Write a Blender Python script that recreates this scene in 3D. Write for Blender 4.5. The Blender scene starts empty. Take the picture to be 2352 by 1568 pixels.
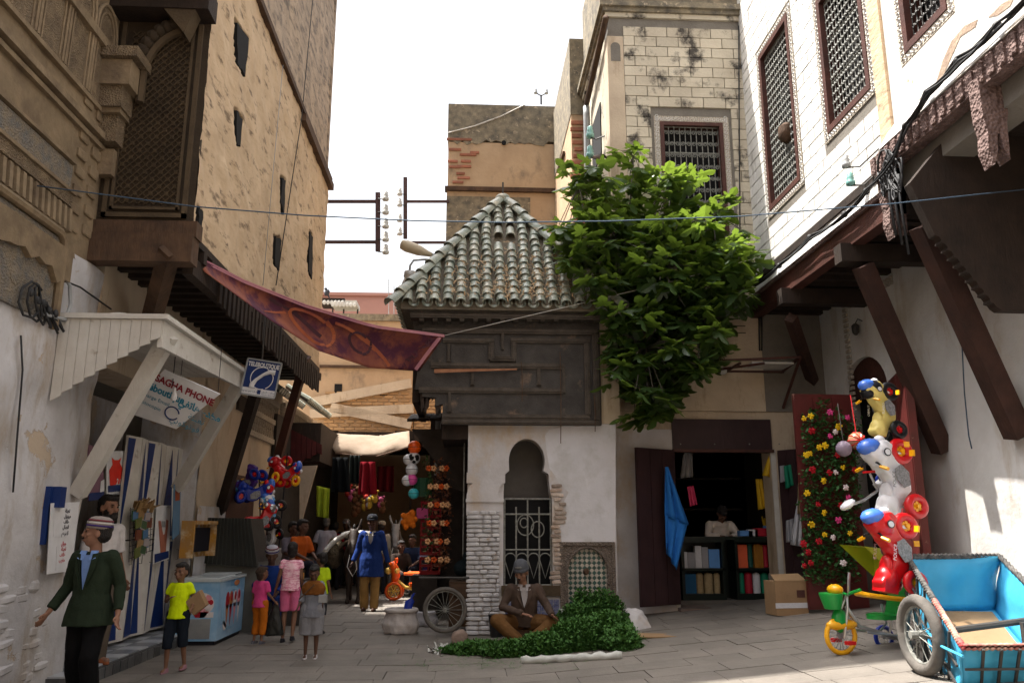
import bpy, bmesh, math, random
from mathutils import Vector, Matrix, Euler, noise
from mathutils.geometry import tessellate_polygon
random.seed(7)
V=Vector; R=math.radians; PI=math.pi
S=bpy.context.scene; C=S.collection
# ---------------------------------------------------------------- camera
CAMZ=1.6; PITCH=R(12.8); YAW=R(3.1); FD=1862.0
cam=bpy.data.cameras.new('camera'); cam.sensor_width=36; cam.lens=36*FD/2352; cam.clip_end=600
co=bpy.data.objects.new('camera',cam); C.objects.link(co)
co.location=(0,0,CAMZ); co.rotation_euler=(PI/2+PITCH,0,-YAW); S.camera=co
# ---------------------------------------------------------------- world, sun
SUN_AZ=math.atan2(.3,-1.0)      # where the sun stands: left and a little down the street
SUN_EL=R(67)
w=bpy.data.worlds.new('World'); S.world=w; w.use_nodes=True
nt=w.node_tree; sky=nt.nodes.new('ShaderNodeTexSky'); sky.sky_type='NISHITA'; sky.sun_disc=False
sky.sun_elevation=SUN_EL; sky.sun_rotation=PI/2-SUN_AZ; sky.dust_density=7.0; sky.air_density=1.0; sky.ozone_density=1.0
bg=nt.nodes['Background']; bg.inputs[1].default_value=0.1; 
hz=nt.nodes.new('ShaderNodeHueSaturation'); hz.inputs['Saturation'].default_value=.25; hz.inputs['Value'].default_value=1.6   # thin white haze over the whole sky
nt.links.new(sky.outputs[0],hz.inputs['Color']); nt.links.new(hz.outputs[0],bg.inputs[0])
sl=bpy.data.lights.new('sun','SUN'); sl.energy=5.0; sl.angle=R(.5); sl.color=(1,.95,.87)
so=bpy.data.objects.new('sun',sl); C.objects.link(so); so.location=(-20,5,40)
sd=V((math.cos(SUN_AZ)*math.cos(SUN_EL),math.sin(SUN_AZ)*math.cos(SUN_EL),math.sin(SUN_EL)))
so.rotation_euler=sd.to_track_quat('Z','Y').to_euler()
S.view_settings.view_transform='Standard'; S.view_settings.look='None'; S.view_settings.gamma=1
S.view_settings.exposure=1.3; S.view_settings.use_curve_mapping=False
S.render.engine='CYCLES'
S.cycles.max_bounces=8; S.cycles.diffuse_bounces=5
# ---------------------------------------------------------------- photo pixel (2352 wide) -> point on a plane
def ray(x,y):
    u=(x-1176)/FD; v=(784-y)/FD; cp,sp=math.cos(PITCH),math.sin(PITCH)
    a,b,c=u,cp-v*sp,sp+v*cp; cy,sy=math.cos(YAW),math.sin(YAW)
    return V((a*cy+b*sy,-a*sy+b*cy,c))
O=V((0,0,CAMZ))
def PX(x,y,X): d=ray(x,y); return O+d*(X/d.x)
def PY(x,y,Y): d=ray(x,y); return O+d*(Y/d.y)
def gz(X,Y=0):
    t=X-.3
    return .09*(math.log(1+math.exp(6*t))/6 if t<5 else t)
def PG(x,y,dz=0):
    d=ray(x,y); t=1.0
    for i in range(60):
        p=O+d*t; t+=(p.z-gz(p.x)-dz)/(-d.z)*.8 if d.z<0 else 1
    return O+d*t
# ---------------------------------------------------------------- materials
MATS={}
def hexc(r,g,b): return tuple(((c/255)/12.92 if c/255<=.04045 else ((c/255+.055)/1.055)**2.4) for c in (r,g,b))+(1,)
def M(name,c1,c2=None,sc=3.0,rough=.85,bump=.25,bs=25.0,stain=None,ssc=1.2,sth=.55,sw=.1,stz=1.0,metal=0,ov=0,peel=None,psc=2.0,pth=.62,coat=0,trans=0,spec=.3,bz=1.0,vor=None):
    if name in MATS: return MATS[name]
    m=bpy.data.materials.new(name); m.use_nodes=True; n=m.node_tree.nodes; L=m.node_tree.links; b=n['Principled BSDF']
    def nd(t,**k):
        x=n.new(t)
        for a,val in k.items():
            if a in x.inputs: x.inputs[a].default_value=val
            else: setattr(x,a,val)
        return x
    def f4(c): return tuple(c)+(1,) if len(c)==3 else c
    geo=nd('ShaderNodeNewGeometry'); pos=geo.outputs['Position']
    c1=f4(c1); c2=f4(c2) if c2 else tuple(min(1,x*.72) for x in c1[:3])+(1,)
    no=nd('ShaderNodeTexNoise',Scale=sc,Detail=7.0,Roughness=.62); L.new(pos,no.inputs['Vector'])
    rp=nd('ShaderNodeMapRange'); rp.inputs[1].default_value=.32; rp.inputs[2].default_value=.68; L.new(no.outputs[0],rp.inputs[0])
    mx=nd('ShaderNodeMix',data_type='RGBA'); mx.inputs[6].default_value=c1; mx.inputs[7].default_value=c2
    L.new(rp.outputs[0],mx.inputs[0]); col=mx.outputs[2]
    def layer(col,colour,scale,th,width,zs):
        mp=nd('ShaderNodeMapping'); mp.inputs['Scale'].default_value=(1,1,zs); L.new(pos,mp.inputs[0])
        q=nd('ShaderNodeTexNoise',Scale=scale,Detail=9.0,Roughness=.68); L.new(mp.outputs[0],q.inputs['Vector'])
        r=nd('ShaderNodeMapRange'); r.inputs[1].default_value=th-width; r.inputs[2].default_value=th+width; L.new(q.outputs[0],r.inputs[0])
        k=nd('ShaderNodeMix',data_type='RGBA'); k.inputs[7].default_value=f4(colour); L.new(col,k.inputs[6]); L.new(r.outputs[0],k.inputs[0])
        return k.outputs[2],r.outputs[0]
    pm=None
    if stain: col,_=layer(col,stain,ssc,sth,sw,stz)
    if peel: col,pm=layer(col,peel,psc,pth,.012,1.0)
    if ov:
        oi=nd('ShaderNodeObjectInfo'); r=nd('ShaderNodeMapRange'); r.inputs[3].default_value=1-ov; r.inputs[4].default_value=1+ov; L.new(oi.outputs['Random'],r.inputs[0])
        h=nd('ShaderNodeHueSaturation'); L.new(r.outputs[0],h.inputs['Value']); L.new(col,h.inputs['Color']); col=h.outputs[0]
    L.new(col,b.inputs['Base Color'])
    b.inputs['Roughness'].default_value=rough; b.inputs['Metallic'].default_value=metal; b.inputs['Specular IOR Level'].default_value=spec
    if coat: b.inputs['Coat Weight'].default_value=coat
    if trans: b.inputs['Transmission Weight'].default_value=trans
    if bump:
        mp=nd('ShaderNodeMapping'); mp.inputs['Scale'].default_value=(1,1,bz); L.new(pos,mp.inputs[0])
        if vor: q=nd('ShaderNodeTexVoronoi',Scale=vor); L.new(mp.outputs[0],q.inputs['Vector']); h=q.outputs['Distance']
        else: q=nd('ShaderNodeTexNoise',Scale=bs,Detail=8.0,Roughness=.6); L.new(mp.outputs[0],q.inputs['Vector']); h=q.outputs[0]
        if pm:
            a=nd('ShaderNodeMath',operation='SUBTRACT'); L.new(h,a.inputs[0]); L.new(pm,a.inputs[1]); h=a.outputs[0]
        bp=nd('ShaderNodeBump',Strength=bump,Distance=.02); L.new(h,bp.inputs['Height']); L.new(bp.outputs[0],b.inputs['Normal'])
    MATS[name]=m; return m
def flat(name,c,rough=.5,**k):
    k.setdefault('bump',.05); return M(name,c,tuple(x*.88 for x in c[:3]),sc=9,rough=rough,**k)
# ---------------------------------------------------------------- mesh builder
def basis(d,up=V((0,0,1))):
    d=V(d).normalized(); up=V(up)
    if abs(d.dot(up))>.98: up=V((0,1,0)) if abs(d.y)<.9 else V((1,0,0))
    s=d.cross(up).normalized(); return d,s,s.cross(d).normalized()
class MB:
    def __init__(s): s.v=[]; s.f=[]
    def add(s,vs,fs):
        o=len(s.v); s.v+=[V(p) for p in vs]; s.f+=[tuple(i+o for i in f) for f in fs]; return s
    def hexa(s,p): return s.add(p,[(0,3,2,1),(4,5,6,7),(0,1,5,4),(1,2,6,5),(2,3,7,6),(3,0,4,7)])
    def box(s,a,b):
        (x0,y0,z0),(x1,y1,z1)=a,b
        return s.hexa([(x0,y0,z0),(x1,y0,z0),(x1,y1,z0),(x0,y1,z0),(x0,y0,z1),(x1,y0,z1),(x1,y1,z1),(x0,y1,z1)])
    def obox(s,c,size,mt=None):
        mt=mt or Matrix.Identity(3); h=[x/2 for x in size]
        return s.hexa([V(c)+mt@V((a*h[0],b*h[1],q*h[2])) for a,b,q in ((-1,-1,-1),(1,-1,-1),(1,1,-1),(-1,1,-1),(-1,-1,1),(1,-1,1),(1,1,1),(-1,1,1))])
    def bar(s,p0,p1,w,h,up=(0,0,1)):
        p0,p1=V(p0),V(p1); d,a,b=basis(p1-p0,up); a=a*w/2; b=b*h/2
        return s.hexa([p0-a-b,p0+a-b,p0+a+b,p0-a+b,p1-a-b,p1+a-b,p1+a+b,p1-a+b])
    def tube(s,pts,r,n=8,closed=False):
        pts=[V(p) for p in pts]; k=len(pts); rr=r if isinstance(r,(list,tuple)) else [r]*k
        vs=[];fs=[]; up=V((0,0,1)); pa=None
        for i,p in enumerate(pts):
            if closed: d=pts[(i+1)%k]-pts[i-1]
            else: d=pts[min(i+1,k-1)]-pts[max(i-1,0)]
            if d.length<1e-9: d=V((0,0,1))
            d.normalize()
            if pa is None: _,a,b=basis(d,up)
            else:
                a=pa-d*pa.dot(d)
                a=a.normalized() if a.length>1e-6 else basis(d,up)[1]
                b=a.cross(d)
            pa=a
            for j in range(n):
                t=2*PI*j/n; vs.append(p+(a*math.cos(t)+b*math.sin(t))*rr[i])
        for i in range(k if closed else k-1):
            for j in range(n):
                i2=(i+1)%k; fs.append((i*n+j,i*n+(j+1)%n,i2*n+(j+1)%n,i2*n+j))
        if not closed: fs+=[tuple(range(n))[::-1],tuple(range((k-1)*n,k*n))]
        return s.add(vs,fs)
    def lathe(s,prof,c=(0,0,0),n=16,mt=None,sx=1,sy=1):
        c=V(c); mt=mt or Matrix.Identity(3); vs=[];fs=[];k=len(prof)
        for r,z in prof:
            for j in range(n):
                t=2*PI*j/n; vs.append(c+mt@V((r*math.cos(t)*sx,r*math.sin(t)*sy,z)))
        for i in range(k-1):
            for j in range(n): fs.append((i*n+j,i*n+(j+1)%n,(i+1)*n+(j+1)%n,(i+1)*n+j))
        fs+=[tuple(range(n))[::-1],tuple(range((k-1)*n,k*n))]
        return s.add(vs,fs)
    def loft(s,rings,n=14):   # rings: (centre, rx, ry) in a horizontal plane, flat ends
        vs=[];fs=[]
        for c,rx,ry in rings:
            for j in range(n):
                t=2*PI*j/n; vs.append(V(c)+V((rx*math.cos(t),ry*math.sin(t),0)))
        k=len(rings)
        for i in range(k-1):
            for j in range(n): fs.append((i*n+j,i*n+(j+1)%n,(i+1)*n+(j+1)%n,(i+1)*n+j))
        fs+=[tuple(range(n))[::-1],tuple(range((k-1)*n,k*n))]
        return s.add(vs,fs)
    def prism(s,poly,d):
        d=V(d); n=len(poly); p=[V(q) for q in poly]
        return s.add(p+[q+d for q in p],[tuple(range(n))[::-1],tuple(range(n,2*n))]+[(i,(i+1)%n,n+(i+1)%n,n+i) for i in range(n)])
    def holed(s,loops,fr,th):  # loops[0] outline, others holes, 2d in frame fr; slab of thickness th behind
        off=0; tri=tessellate_polygon([[V((a,b,0)) for a,b in l] for l in loops]); pts=[q for l in loops for q in l]; n=len(pts)
        vs=[fr(a,b,0) for a,b in pts]+[fr(a,b,-th) for a,b in pts]; fs=[tuple(t) for t in tri]+[tuple(i+n for i in t[::-1]) for t in tri]
        for l in loops:
            k=len(l)
            for i in range(k): fs.append((off+i,off+(i+1)%k,n+off+(i+1)%k,n+off+i))
            off+=k
        return s.add(vs,fs)
    def sphere(s,c,r,n=12,m=8,mt=None):
        r=(r,r,r) if not isinstance(r,(list,tuple)) else r; c=V(c); mt=mt or Matrix.Identity(3)
        vs=[c+mt@V((0,0,-r[2]))];fs=[]
        for i in range(1,m):
            a=-PI/2+PI*i/m
            for j in range(n):
                t=2*PI*j/n; vs.append(c+mt@V((r[0]*math.cos(a)*math.cos(t),r[1]*math.cos(a)*math.sin(t),r[2]*math.sin(a))))
        vs.append(c+mt@V((0,0,r[2]))); e=len(vs)-1
        for j in range(n):
            fs.append((0,1+(j+1)%n,1+j)); fs.append((e,e-n+j,e-n+(j+1)%n))
            for i in range(m-2): fs.append((1+i*n+j,1+i*n+(j+1)%n,1+(i+1)*n+(j+1)%n,1+(i+1)*n+j))
        return s.add(vs,fs)
    def sheet(s,fn,nu,nv,th=0):   # fn(u,v)->point, u,v in 0..1
        P=[[V(fn(i/nu,j/nv)) for j in range(nv+1)] for i in range(nu+1)]
        vs=[p for r in P for p in r]; q=nv+1; fs=[(i*q+j,(i+1)*q+j,(i+1)*q+j+1,i*q+j+1) for i in range(nu) for j in range(nv)]
        if th:
            n=len(vs); nor=[]
            for i in range(nu+1):
                for j in range(nv+1):
                    a=P[min(i+1,nu)][j]-P[max(i-1,0)][j]; b=P[i][min(j+1,nv)]-P[i][max(j-1,0)]; k=a.cross(b); nor.append(k.normalized() if k.length>1e-9 else V((0,0,1)))
            vs=vs+[p-m*th for p,m in zip(vs,nor)]; f2=[tuple(x+n for x in f[::-1]) for f in fs]
            ed=[i*q for i in range(nu+1)]+[nu*q+j for j in range(1,q)]+[i*q+nv for i in range(nu-1,-1,-1)]+[j for j in range(nv-1,0,-1)]
            fs=fs+f2+[(ed[i],ed[i-1],ed[i-1]+n,ed[i]+n) for i in range(len(ed))]
        return s.add(vs,fs)
    def build(s,name,m,parent=None,smooth=False,loc=None,recalc=True):
        off=V((0,0,0)); p=parent
        if LOCAL is None:
            while p is not None: off+=p.location; p=p.parent
        if loc is not None: off=V(loc)
        me=bpy.data.meshes.new(name); me.from_pydata([tuple(q-off) for q in s.v],[],s.f)
        if recalc:
            bm=bmesh.new(); bm.from_mesh(me); bmesh.ops.recalc_face_normals(bm,faces=bm.faces); bm.to_mesh(me); bm.free()
        if smooth:
            me.polygons.foreach_set('use_smooth',[True]*len(me.polygons))
            if smooth!=2: me.set_sharp_from_angle(angle=R(40))
        if m: me.materials.append(m)
        o=bpy.data.objects.new(name,me); C.objects.link(o); o.parent=parent
        if loc is not None: o.location=loc
        return o
LOCAL=None
class Local:      # inside: parts are written in the thing's own coordinates
    def __enter__(s):
        global LOCAL; LOCAL=1
    def __exit__(s,*a):
        global LOCAL; LOCAL=None
def tag(o,label=None,cat=None,group=None,kind=None):
    for k,v in (('label',label),('category',cat),('group',group),('kind',kind)):
        if v: o[k]=v
    return o
def thing(name,label,cat,loc=(0,0,0),rot=(0,0,0),group=None,sc=1):
    o=bpy.data.objects.new(name,None); C.objects.link(o); o.empty_display_size=.1
    o.location=loc; o.rotation_euler=rot; o.scale=(sc,)*3
    return tag(o,label,cat,group)
def copy_tree(o,parent=None):
    c=o.copy(); C.objects.link(c); c.parent=parent
    for ch in o.children: copy_tree(ch,c)
    return c
UB={}
def unitbox(m,bev=.06):
    k=(m.name,bev)
    if k not in UB:
        bm=bmesh.new(); bmesh.ops.create_cube(bm,size=1)
        if bev: bmesh.ops.bevel(bm,geom=bm.edges[:],offset=bev,segments=1,affect='EDGES')
        me=bpy.data.meshes.new('piece'); bm.to_mesh(me); bm.free(); me.materials.append(m); UB[k]=me
    return UB[k]
def pieces(parent,name,items,m,limit=300,bev=.06,stuff=None,key=None):
    """items: (centre, size, 3x3 matrix or None); nearest become parts of their own, the rest one joined part"""
    off=V((0,0,0)); p=parent
    while p is not None: off+=p.location; p=p.parent
    items=sorted(items,key=key or (lambda i:(V(i[0])-O).length)); mm=m if isinstance(m,list) else [m]
    for i,(c,sz,mt) in enumerate(items[:limit]):
        o=bpy.data.objects.new(name,unitbox(mm[i*7%len(mm)],bev)); C.objects.link(o); o.parent=parent
        mt=(mt.to_4x4() if mt else Matrix.Identity(4)); o.matrix_local=Matrix.Translation(V(c)-off)@mt@Matrix.Diagonal(V((*sz,1)))
    if len(items)>limit:
        b=MB()
        for c,sz,mt in items[limit:]: b.obox(c,sz,mt)
        tag(b.build(stuff or name+'_field',mm[0],parent),kind='stuff')
class Fr:        # a plane with its own axes: f(u,v,w)
    def __init__(s,o,ex,ey):
        s.o=V(o); s.x=V(ex).normalized(); s.y=V(ey).normalized(); s.n=s.x.cross(s.y).normalized()
    def __call__(s,u,v,w=0): return s.o+s.x*u+s.y*v+s.n*w
    def mt(s): return Matrix((s.x,s.y,s.n)).transposed()
def text(body,size,fr,u,v,m,parent,name='lettering',w=.004,align='CENTER',sx=1,shear=0,bold=.0):
    if any(ord(ch)>0x600 for ch in body): body=body[::-1]     # no bidi in text objects
    cu=bpy.data.curves.new('t','FONT'); cu.body=body; cu.size=size; cu.align_x=align; cu.align_y='CENTER'; cu.shear=shear; cu.offset=bold; cu.resolution_u=3
    t=bpy.data.objects.new('t',cu); C.objects.link(t); dg=bpy.context.evaluated_depsgraph_get()
    me=bpy.data.meshes.new_from_object(t.evaluated_get(dg)); bpy.data.objects.remove(t)
    off=V((0,0,0)); p=parent
    if LOCAL is None:
        while p is not None: off+=p.location; p=p.parent
    for q in me.vertices: q.co=fr(u+q.co.x*sx,v+q.co.y,w)-off
    me.materials.clear(); me.materials.append(m); o=bpy.data.objects.new(name,me); C.objects.link(o); o.parent=parent; return o
def quadfr(a,b,d):   # frame from lower-left, lower-right, upper-left
    a,b,d=V(a),V(b),V(d); return Fr(a,b-a,(d-a)-(b-a)*((d-a).dot(b-a)/(b-a).length_squared)),(b-a).length,(d-a).length
def arc(cx,cy,r,a0,a1,n=12,ry=None): return [(cx+r*math.cos(R(a0+(a1-a0)*i/n)),cy+(ry or r)*math.sin(R(a0+(a1-a0)*i/n))) for i in range(n+1)]
# ================================================================ materials used by the setting
m_white=M('whitewash',(.6,.59,.61),(.43,.42,.43),sc=1.6,bump=.5,bs=14,stain=(.36,.3,.24),ssc=2.0,sth=.57,sw=.08,stz=.35,peel=(.47,.38,.29),psc=1.9,pth=.615)
m_whiteR=M('whitewash_right',(.68,.67,.66),(.55,.53,.51),sc=1.3,bump=.4,bs=12,stain=(.42,.34,.25),ssc=2.0,sth=.62,sw=.1,stz=.3)
m_fount=M('fountain_plaster',(.6,.58,.59),(.46,.435,.43),sc=2.0,bump=.35,bs=16,stain=(.47,.36,.25),ssc=1.8,sth=.6,sw=.1,stz=.6)
m_cream=M('cream_plaster',(.56,.46,.34),(.44,.35,.26),sc=1.7,bump=.4,bs=14,stain=(.3,.21,.13),ssc=2.4,sth=.62,sw=.08,stz=.3)
m_tan=M('tan_render',(.64,.48,.32),(.5,.365,.235),sc=2.2,bump=1.0,bs=4,bz=2.6,stain=(.2,.14,.09),ssc=2.4,sth=.6,sw=.05,stz=3.2)
m_tan2=M('tan_weathered',(.47,.36,.26),(.32,.25,.185),sc=2.5,bump=1.0,bs=5,bz=2.6,stain=(.16,.13,.105),ssc=2.6,sth=.55,sw=.07,stz=3)
m_stucco=M('old_stucco',(.27,.2,.125),(.17,.125,.077),sc=3.5,bump=.7,bs=18,stain=(.14,.1,.065),ssc=2.5,sth=.57,sw=.1)
m_carve=M('carved_stucco',(.25,.185,.115),(.14,.1,.065),sc=7,bump=1.0,vor=55,stain=(.12,.09,.06),ssc=3,sth=.6)
m_callig=M('dark_inlay',(.13,.13,.13),(.24,.19,.13),sc=9,bump=.9,vor=48)
m_brown=M('carved_brown',(.05,.035,.021),(.032,.022,.014),sc=4,bump=.5,bs=40)
m_brown2=M('carved_brown_relief',(.095,.066,.038),(.06,.042,.025),sc=4,bump=.4,bs=40)
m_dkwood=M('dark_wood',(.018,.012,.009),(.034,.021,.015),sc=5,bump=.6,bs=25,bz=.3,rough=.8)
m_oldwood=M('old_beam_wood',(.11,.062,.036),(.05,.03,.02),sc=4,bump=.7,bs=18,bz=.25)
m_redwood=M('red_brown_wood',(.085,.03,.022),(.05,.02,.016),sc=4,bump=.4,bs=22,rough=.6)
m_carvwood=M('weathered_carved_wood',(.21,.14,.125),(.1,.062,.055),sc=12,bump=1.0,vor=30,rough=.85)
m_whwood=M('white_painted_wood',(.62,.6,.56),(.5,.47,.43),sc=3,bump=.4,bs=25,bz=.2,stain=(.3,.25,.2),ssc=4,sth=.66,sw=.05)
m_gutter=M('grey_pipe',(.35,.36,.36),(.25,.26,.27),rough=.5,bump=.1)
m_iron=M('iron_bars',(.06,.055,.05),(.035,.03,.028),rough=.6,bump=.2)
m_ironw=M('pale_iron_bars',(.3,.3,.27),(.12,.12,.11),sc=20,rough=.6,bump=.2)
m_black=M('dark_room',(.012,.011,.012),(.008,.008,.008),bump=0,rough=.9)  # near-black stands in for the unlit inside of openings
m_block=M('painted_block',(.8,.785,.76),(.68,.66,.62),sc=2,bump=.3,bs=20,ov=.07,stain=(.34,.31,.27),ssc=2.0,sth=.66,sw=.09,stz=.6)
m_blockt=M('tower_block',(.58,.52,.41),(.46,.4,.31),sc=1.6,bump=.4,bs=18,ov=.1,stain=(.06,.052,.045),ssc=2.1,sth=.57,sw=.05)
m_joint=M('mortar',(.2,.18,.155),(.15,.135,.115),bump=.4)
m_soot=M('sooty_plaster',(.1,.09,.075),(.3,.25,.17),sc=5,bump=.6,bs=12,stain=(.42,.34,.24),ssc=7,sth=.62,sw=.03)
m_backb=M('ochre_render',(.5,.36,.23),(.42,.29,.18),sc=1.6,bump=.5,bs=9,stain=(.16,.13,.1),ssc=1.5,sth=.66,sw=.1,stz=.6)
m_brick=M('red_brick',(.38,.15,.09),(.28,.12,.08),sc=6,bump=.5,ov=.2)
m_ybrick=M('ochre_brick',(.48,.3,.15),(.36,.22,.11),sc=5,bump=.5,ov=.15)
m_pink=M('pink_render',(.52,.27,.21),(.47,.24,.19),sc=1,bump=.1)
m_trim=M('lattice_trim',(.55,.5,.42),(.3,.25,.2),sc=40,bump=.8,vor=40)
m_stone=M('paving_stone',(.19,.168,.145),(.14,.124,.108),sc=2.2,bump=.55,bs=22,ov=.1,rough=.75,stain=(.13,.115,.1),ssc=1.3,sth=.62,sw=.12)
m_grout=M('paving_joint',(.13,.115,.1),(.1,.09,.078),bump=.4)
# ================================================================ ground
g=MB()
xs=[-70,-30,-12,-6,-4.5,-2,-.6,-.2,.1,.4,.8,1.4,2,3,4.5,6.3,7,12,30,70]; ys=[-25,-8,0,3,6,9,12,16,20,26,40,80,180]
def gzc(x): return gz(min(x,6.5))
g.add([(x,y,gzc(x)-.012) for x in xs for y in ys],[(i*len(ys)+j,(i+1)*len(ys)+j,(i+1)*len(ys)+j+1,i*len(ys)+j+1) for i in range(len(xs)-1) for j in range(len(ys)-1)])
ground=tag(g.build('ground',m_grout,smooth=2),'grey-beige stone slab paving of the small square and alley',kind='structure')
it=[]; y=6.6; row=0
while y<27:
    d=.42 if row%3 else .5; x=-4.15-(row%2)*.33
    while x<6.15:
        wd=random.choice((.62,.7,.55,.78)); xa,xb=max(x,-4.15),min(x+wd,6.1)
        if xb-xa>.1 and not (.2<xa+.3<5.9 and y>13.6) and not (y>12.9 and .15<xb and xa<2.25) :
            sl=(gz(xb)-gz(xa))/(xb-xa); c=((xa+xb)/2,y+d/2,(gz(xa)+gz(xb))/2-.012+random.uniform(-.002,.003))
            it.append((c,(xb-xa-.007,d-.007,.03),Matrix.Rotation(-math.atan(sl),3,'Y')@Matrix.Rotation(random.uniform(-.004,.004),3,'X')))
        x+=wd
    y+=d; row+=1
pieces(ground,'paving_slab',it,m_stone,300,.012,'far_paving_slabs',key=lambda i:(V(i[0])-V((0,8.3,0))).length if i[0][1]>8.1 else 99)
# ================================================================ LEFT: carved stucco building
XL,XJ,XR,XU,YT,YJ=-4.1,-3.05,6.1,5.03,13.4,8.6
cb=thing('carved_stucco_building','old building with carved stucco wall above whitewashed lower wall, left of the brown carved panel','building',(-4.5,7,0))
def lumpy(fr,u0,u1,v0,v1,nu,nv,amp,sc,th=.4,seed=0,ledge=None):
    b=MB()
    def fn(a,c):
        u=u0+(u1-u0)*a; v=v0+(v1-v0)*c; p=fr(u,v); e=noise.fractal(p*sc+V((seed,)*3),1,2,4)*amp
        if ledge: e+=ledge(u,v)
        return fr(u,v,min(e,amp*1.2))
    b.sheet(fn,nu,nv); e=[fr(u0,v0,-th),fr(u1,v0,-th),fr(u1,v1,-th),fr(u0,v1,-th)]
    b.add([fr(u0,v0,-.06),fr(u1,v0,-.06),fr(u1,v1,-.06),fr(u0,v1,-.06)]+e,[(0,1,5,4),(1,2,6,5),(2,3,7,6),(3,0,4,7),(7,6,5,4)]); return b
frL=Fr((XL,0,0),(0,1,0),(0,0,1))
lumpy(frL,3,9.05,0,4.35,60,44,.05,1.4,seed=3).build('whitewashed_wall',m_white,cb,smooth=2)
lumpy(frL,3,8.62,4.3,11.4,30,60,.02,2,th=.9,seed=5).build('stucco_wall',m_stucco,cb,smooth=2)
# exposed stones near the base of the whitewashed wall
it=[]
for i in range(27):
    r=i//3; p=PX(-5+(i%3)*42+random.uniform(-14,14)+(r%2)*18,1350+r*26+random.uniform(-7,7),XL); it.append(((XL+random.uniform(-.05,-.02),p.y,p.z),(.09,.2+random.random()*.16,.07+random.random()*.06),Matrix.Rotation(random.uniform(-.12,.12),3,'X')))
pieces(cb,'wall_stone',it,m_white,bev=.28)
def yz(x,y,X=XL): p=PX(x,y,X); return p.y,p.z
def band(px0,px1,proud,h,mat,name,par=cb,X=XL,fr=frL,y0=None,y1=None):
    z=(yz(*px0)[1]+yz(*px1)[1])/2; b=MB(); a,c=y0 or 3.2,y1 or 8.55
    b.box((X-.02,a,z-h/2),(X+proud,c,z+h/2)); return b.build(name,mat,par)
zA=yz(200,290)[1]; zB=yz(201,315)[1]
band((200,225),(200,225),.05,.05,m_stucco,'moulding'); band((200,290),(200,290),.09,.07,m_stucco,'moulding'); band((200,312),(200,312),.05,.05,m_stucco,'moulding')
b=MB(); z0,z1=yz(155,432)[1],yz(155,375)[1]; b.box((XL-.01,3.2,z0),(XL+.025,yz(160,400)[0],z1)); b.build('inscription_band',m_callig,cb)
b=MB(); z2=yz(155,475)[1]; b.box((XL-.01,3.2,z2),(XL+.035,yz(160,450)[0],z0-.03)); b.build('carved_band',m_carve,cb)
band((155,440),(155,440),.06,.035,m_stucco,'moulding',y1=yz(165,440)[0]); band((155,368),(155,368),.06,.03,m_stucco,'moulding',y1=yz(165,370)[0])
# blind arcade: arched panels with double archivolts, carved infill
zt=yz(200,225)[1]; 
for k in range(6):
    yc=8.28-.52*k; zb=zt+.05; zs=zb+.85; r=.22
    b=MB(); poly=[(yc-r,zb),(yc+r,zb)]+arc(yc,zs,r,0,180,10,ry=.3); b.prism([(XL-.01,q[0],q[1]) for q in poly],(.03,0,0)); b.build('arch_panel',m_carve,cb)
    for rr,t in ((r+.015,.022),(r-.05,.014)):
        b=MB(); b.tube([(XL+.02,yc-rr,zb)]+[(XL+.03,q[0],q[1]) for q in arc(yc,zs,rr,180,0,12,ry=rr*1.35)]+[(XL+.02,yc+rr,zb)],t,6); b.build('archivolt',m_stucco,cb,smooth=True)
band((200,60),(200,60),.08,.1,m_stucco,'cornice'); 
# lower panel with heavy rounded frame
ya,za=yz(138,541); yb,zb=yz(118,650)
b=MB(); b.box((XL-.01,3.2,zb-.4),(XL+.03,ya-.05,za-.05)); b.build('medallion_panel',m_callig,cb)
b=MB(); b.tube([(XL+.05,3.2,za),(XL+.05,ya-.1,za),(XL+.05,ya-.02,za-.06),(XL+.05,ya,za-.2),(XL+.05,ya,zb-.45)],.045,8); b.build('panel_frame',m_stucco,cb,smooth=True)
for k in range(4):
    for j in range(2):
        b=MB(); q=(XL+.035,ya-.3-.42*k,za-.28-.36*j); b.lathe([(.09,-.01),(.085,.0),(.07,.004),(.03,.012)],q,14,Matrix.Rotation(PI/2,3,'Y')); b.build('medallion',m_callig,cb,smooth=True)
for k in range(24):   # row of small upright stucco leaves below the carved band
    y=yz(155,470)[0]-.11*k; b=MB(); b.bar((XL+.02,y,z2-.03),(XL+.05,y-.02,z2-.28),.05,.05); b.build('stucco_leaf',m_stucco,cb)
pieces(cb,'pilaster_brick',[((XL+.0,8.4,4.66+i*.22),(.06,.19,.12),None) for i in range(9)]+[((XL+.0,8.12,4.6+i*.2),(.05,.2,.1),None) for i in range(9)],m_stucco,bev=.12)
# stepped corbel that carries the arch over the brown panel
for k,(px,py,w,h,d) in enumerate(((222,372,.16,.3,.12),(238,300,.2,.34,.2),(255,262,.24,.12,.26),(262,235,.26,.3,.3),(280,190,.34,.3,.34),(290,150,.42,.12,.4))):
    p=PY(px,py,YJ-.1); b=MB(); b.box((XL,YJ-d,p.z-h/2),(XL+w,YJ+.02,p.z+h/2)); b.build('corbel_block',m_carve if k%2 else m_stucco,cb)
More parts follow.
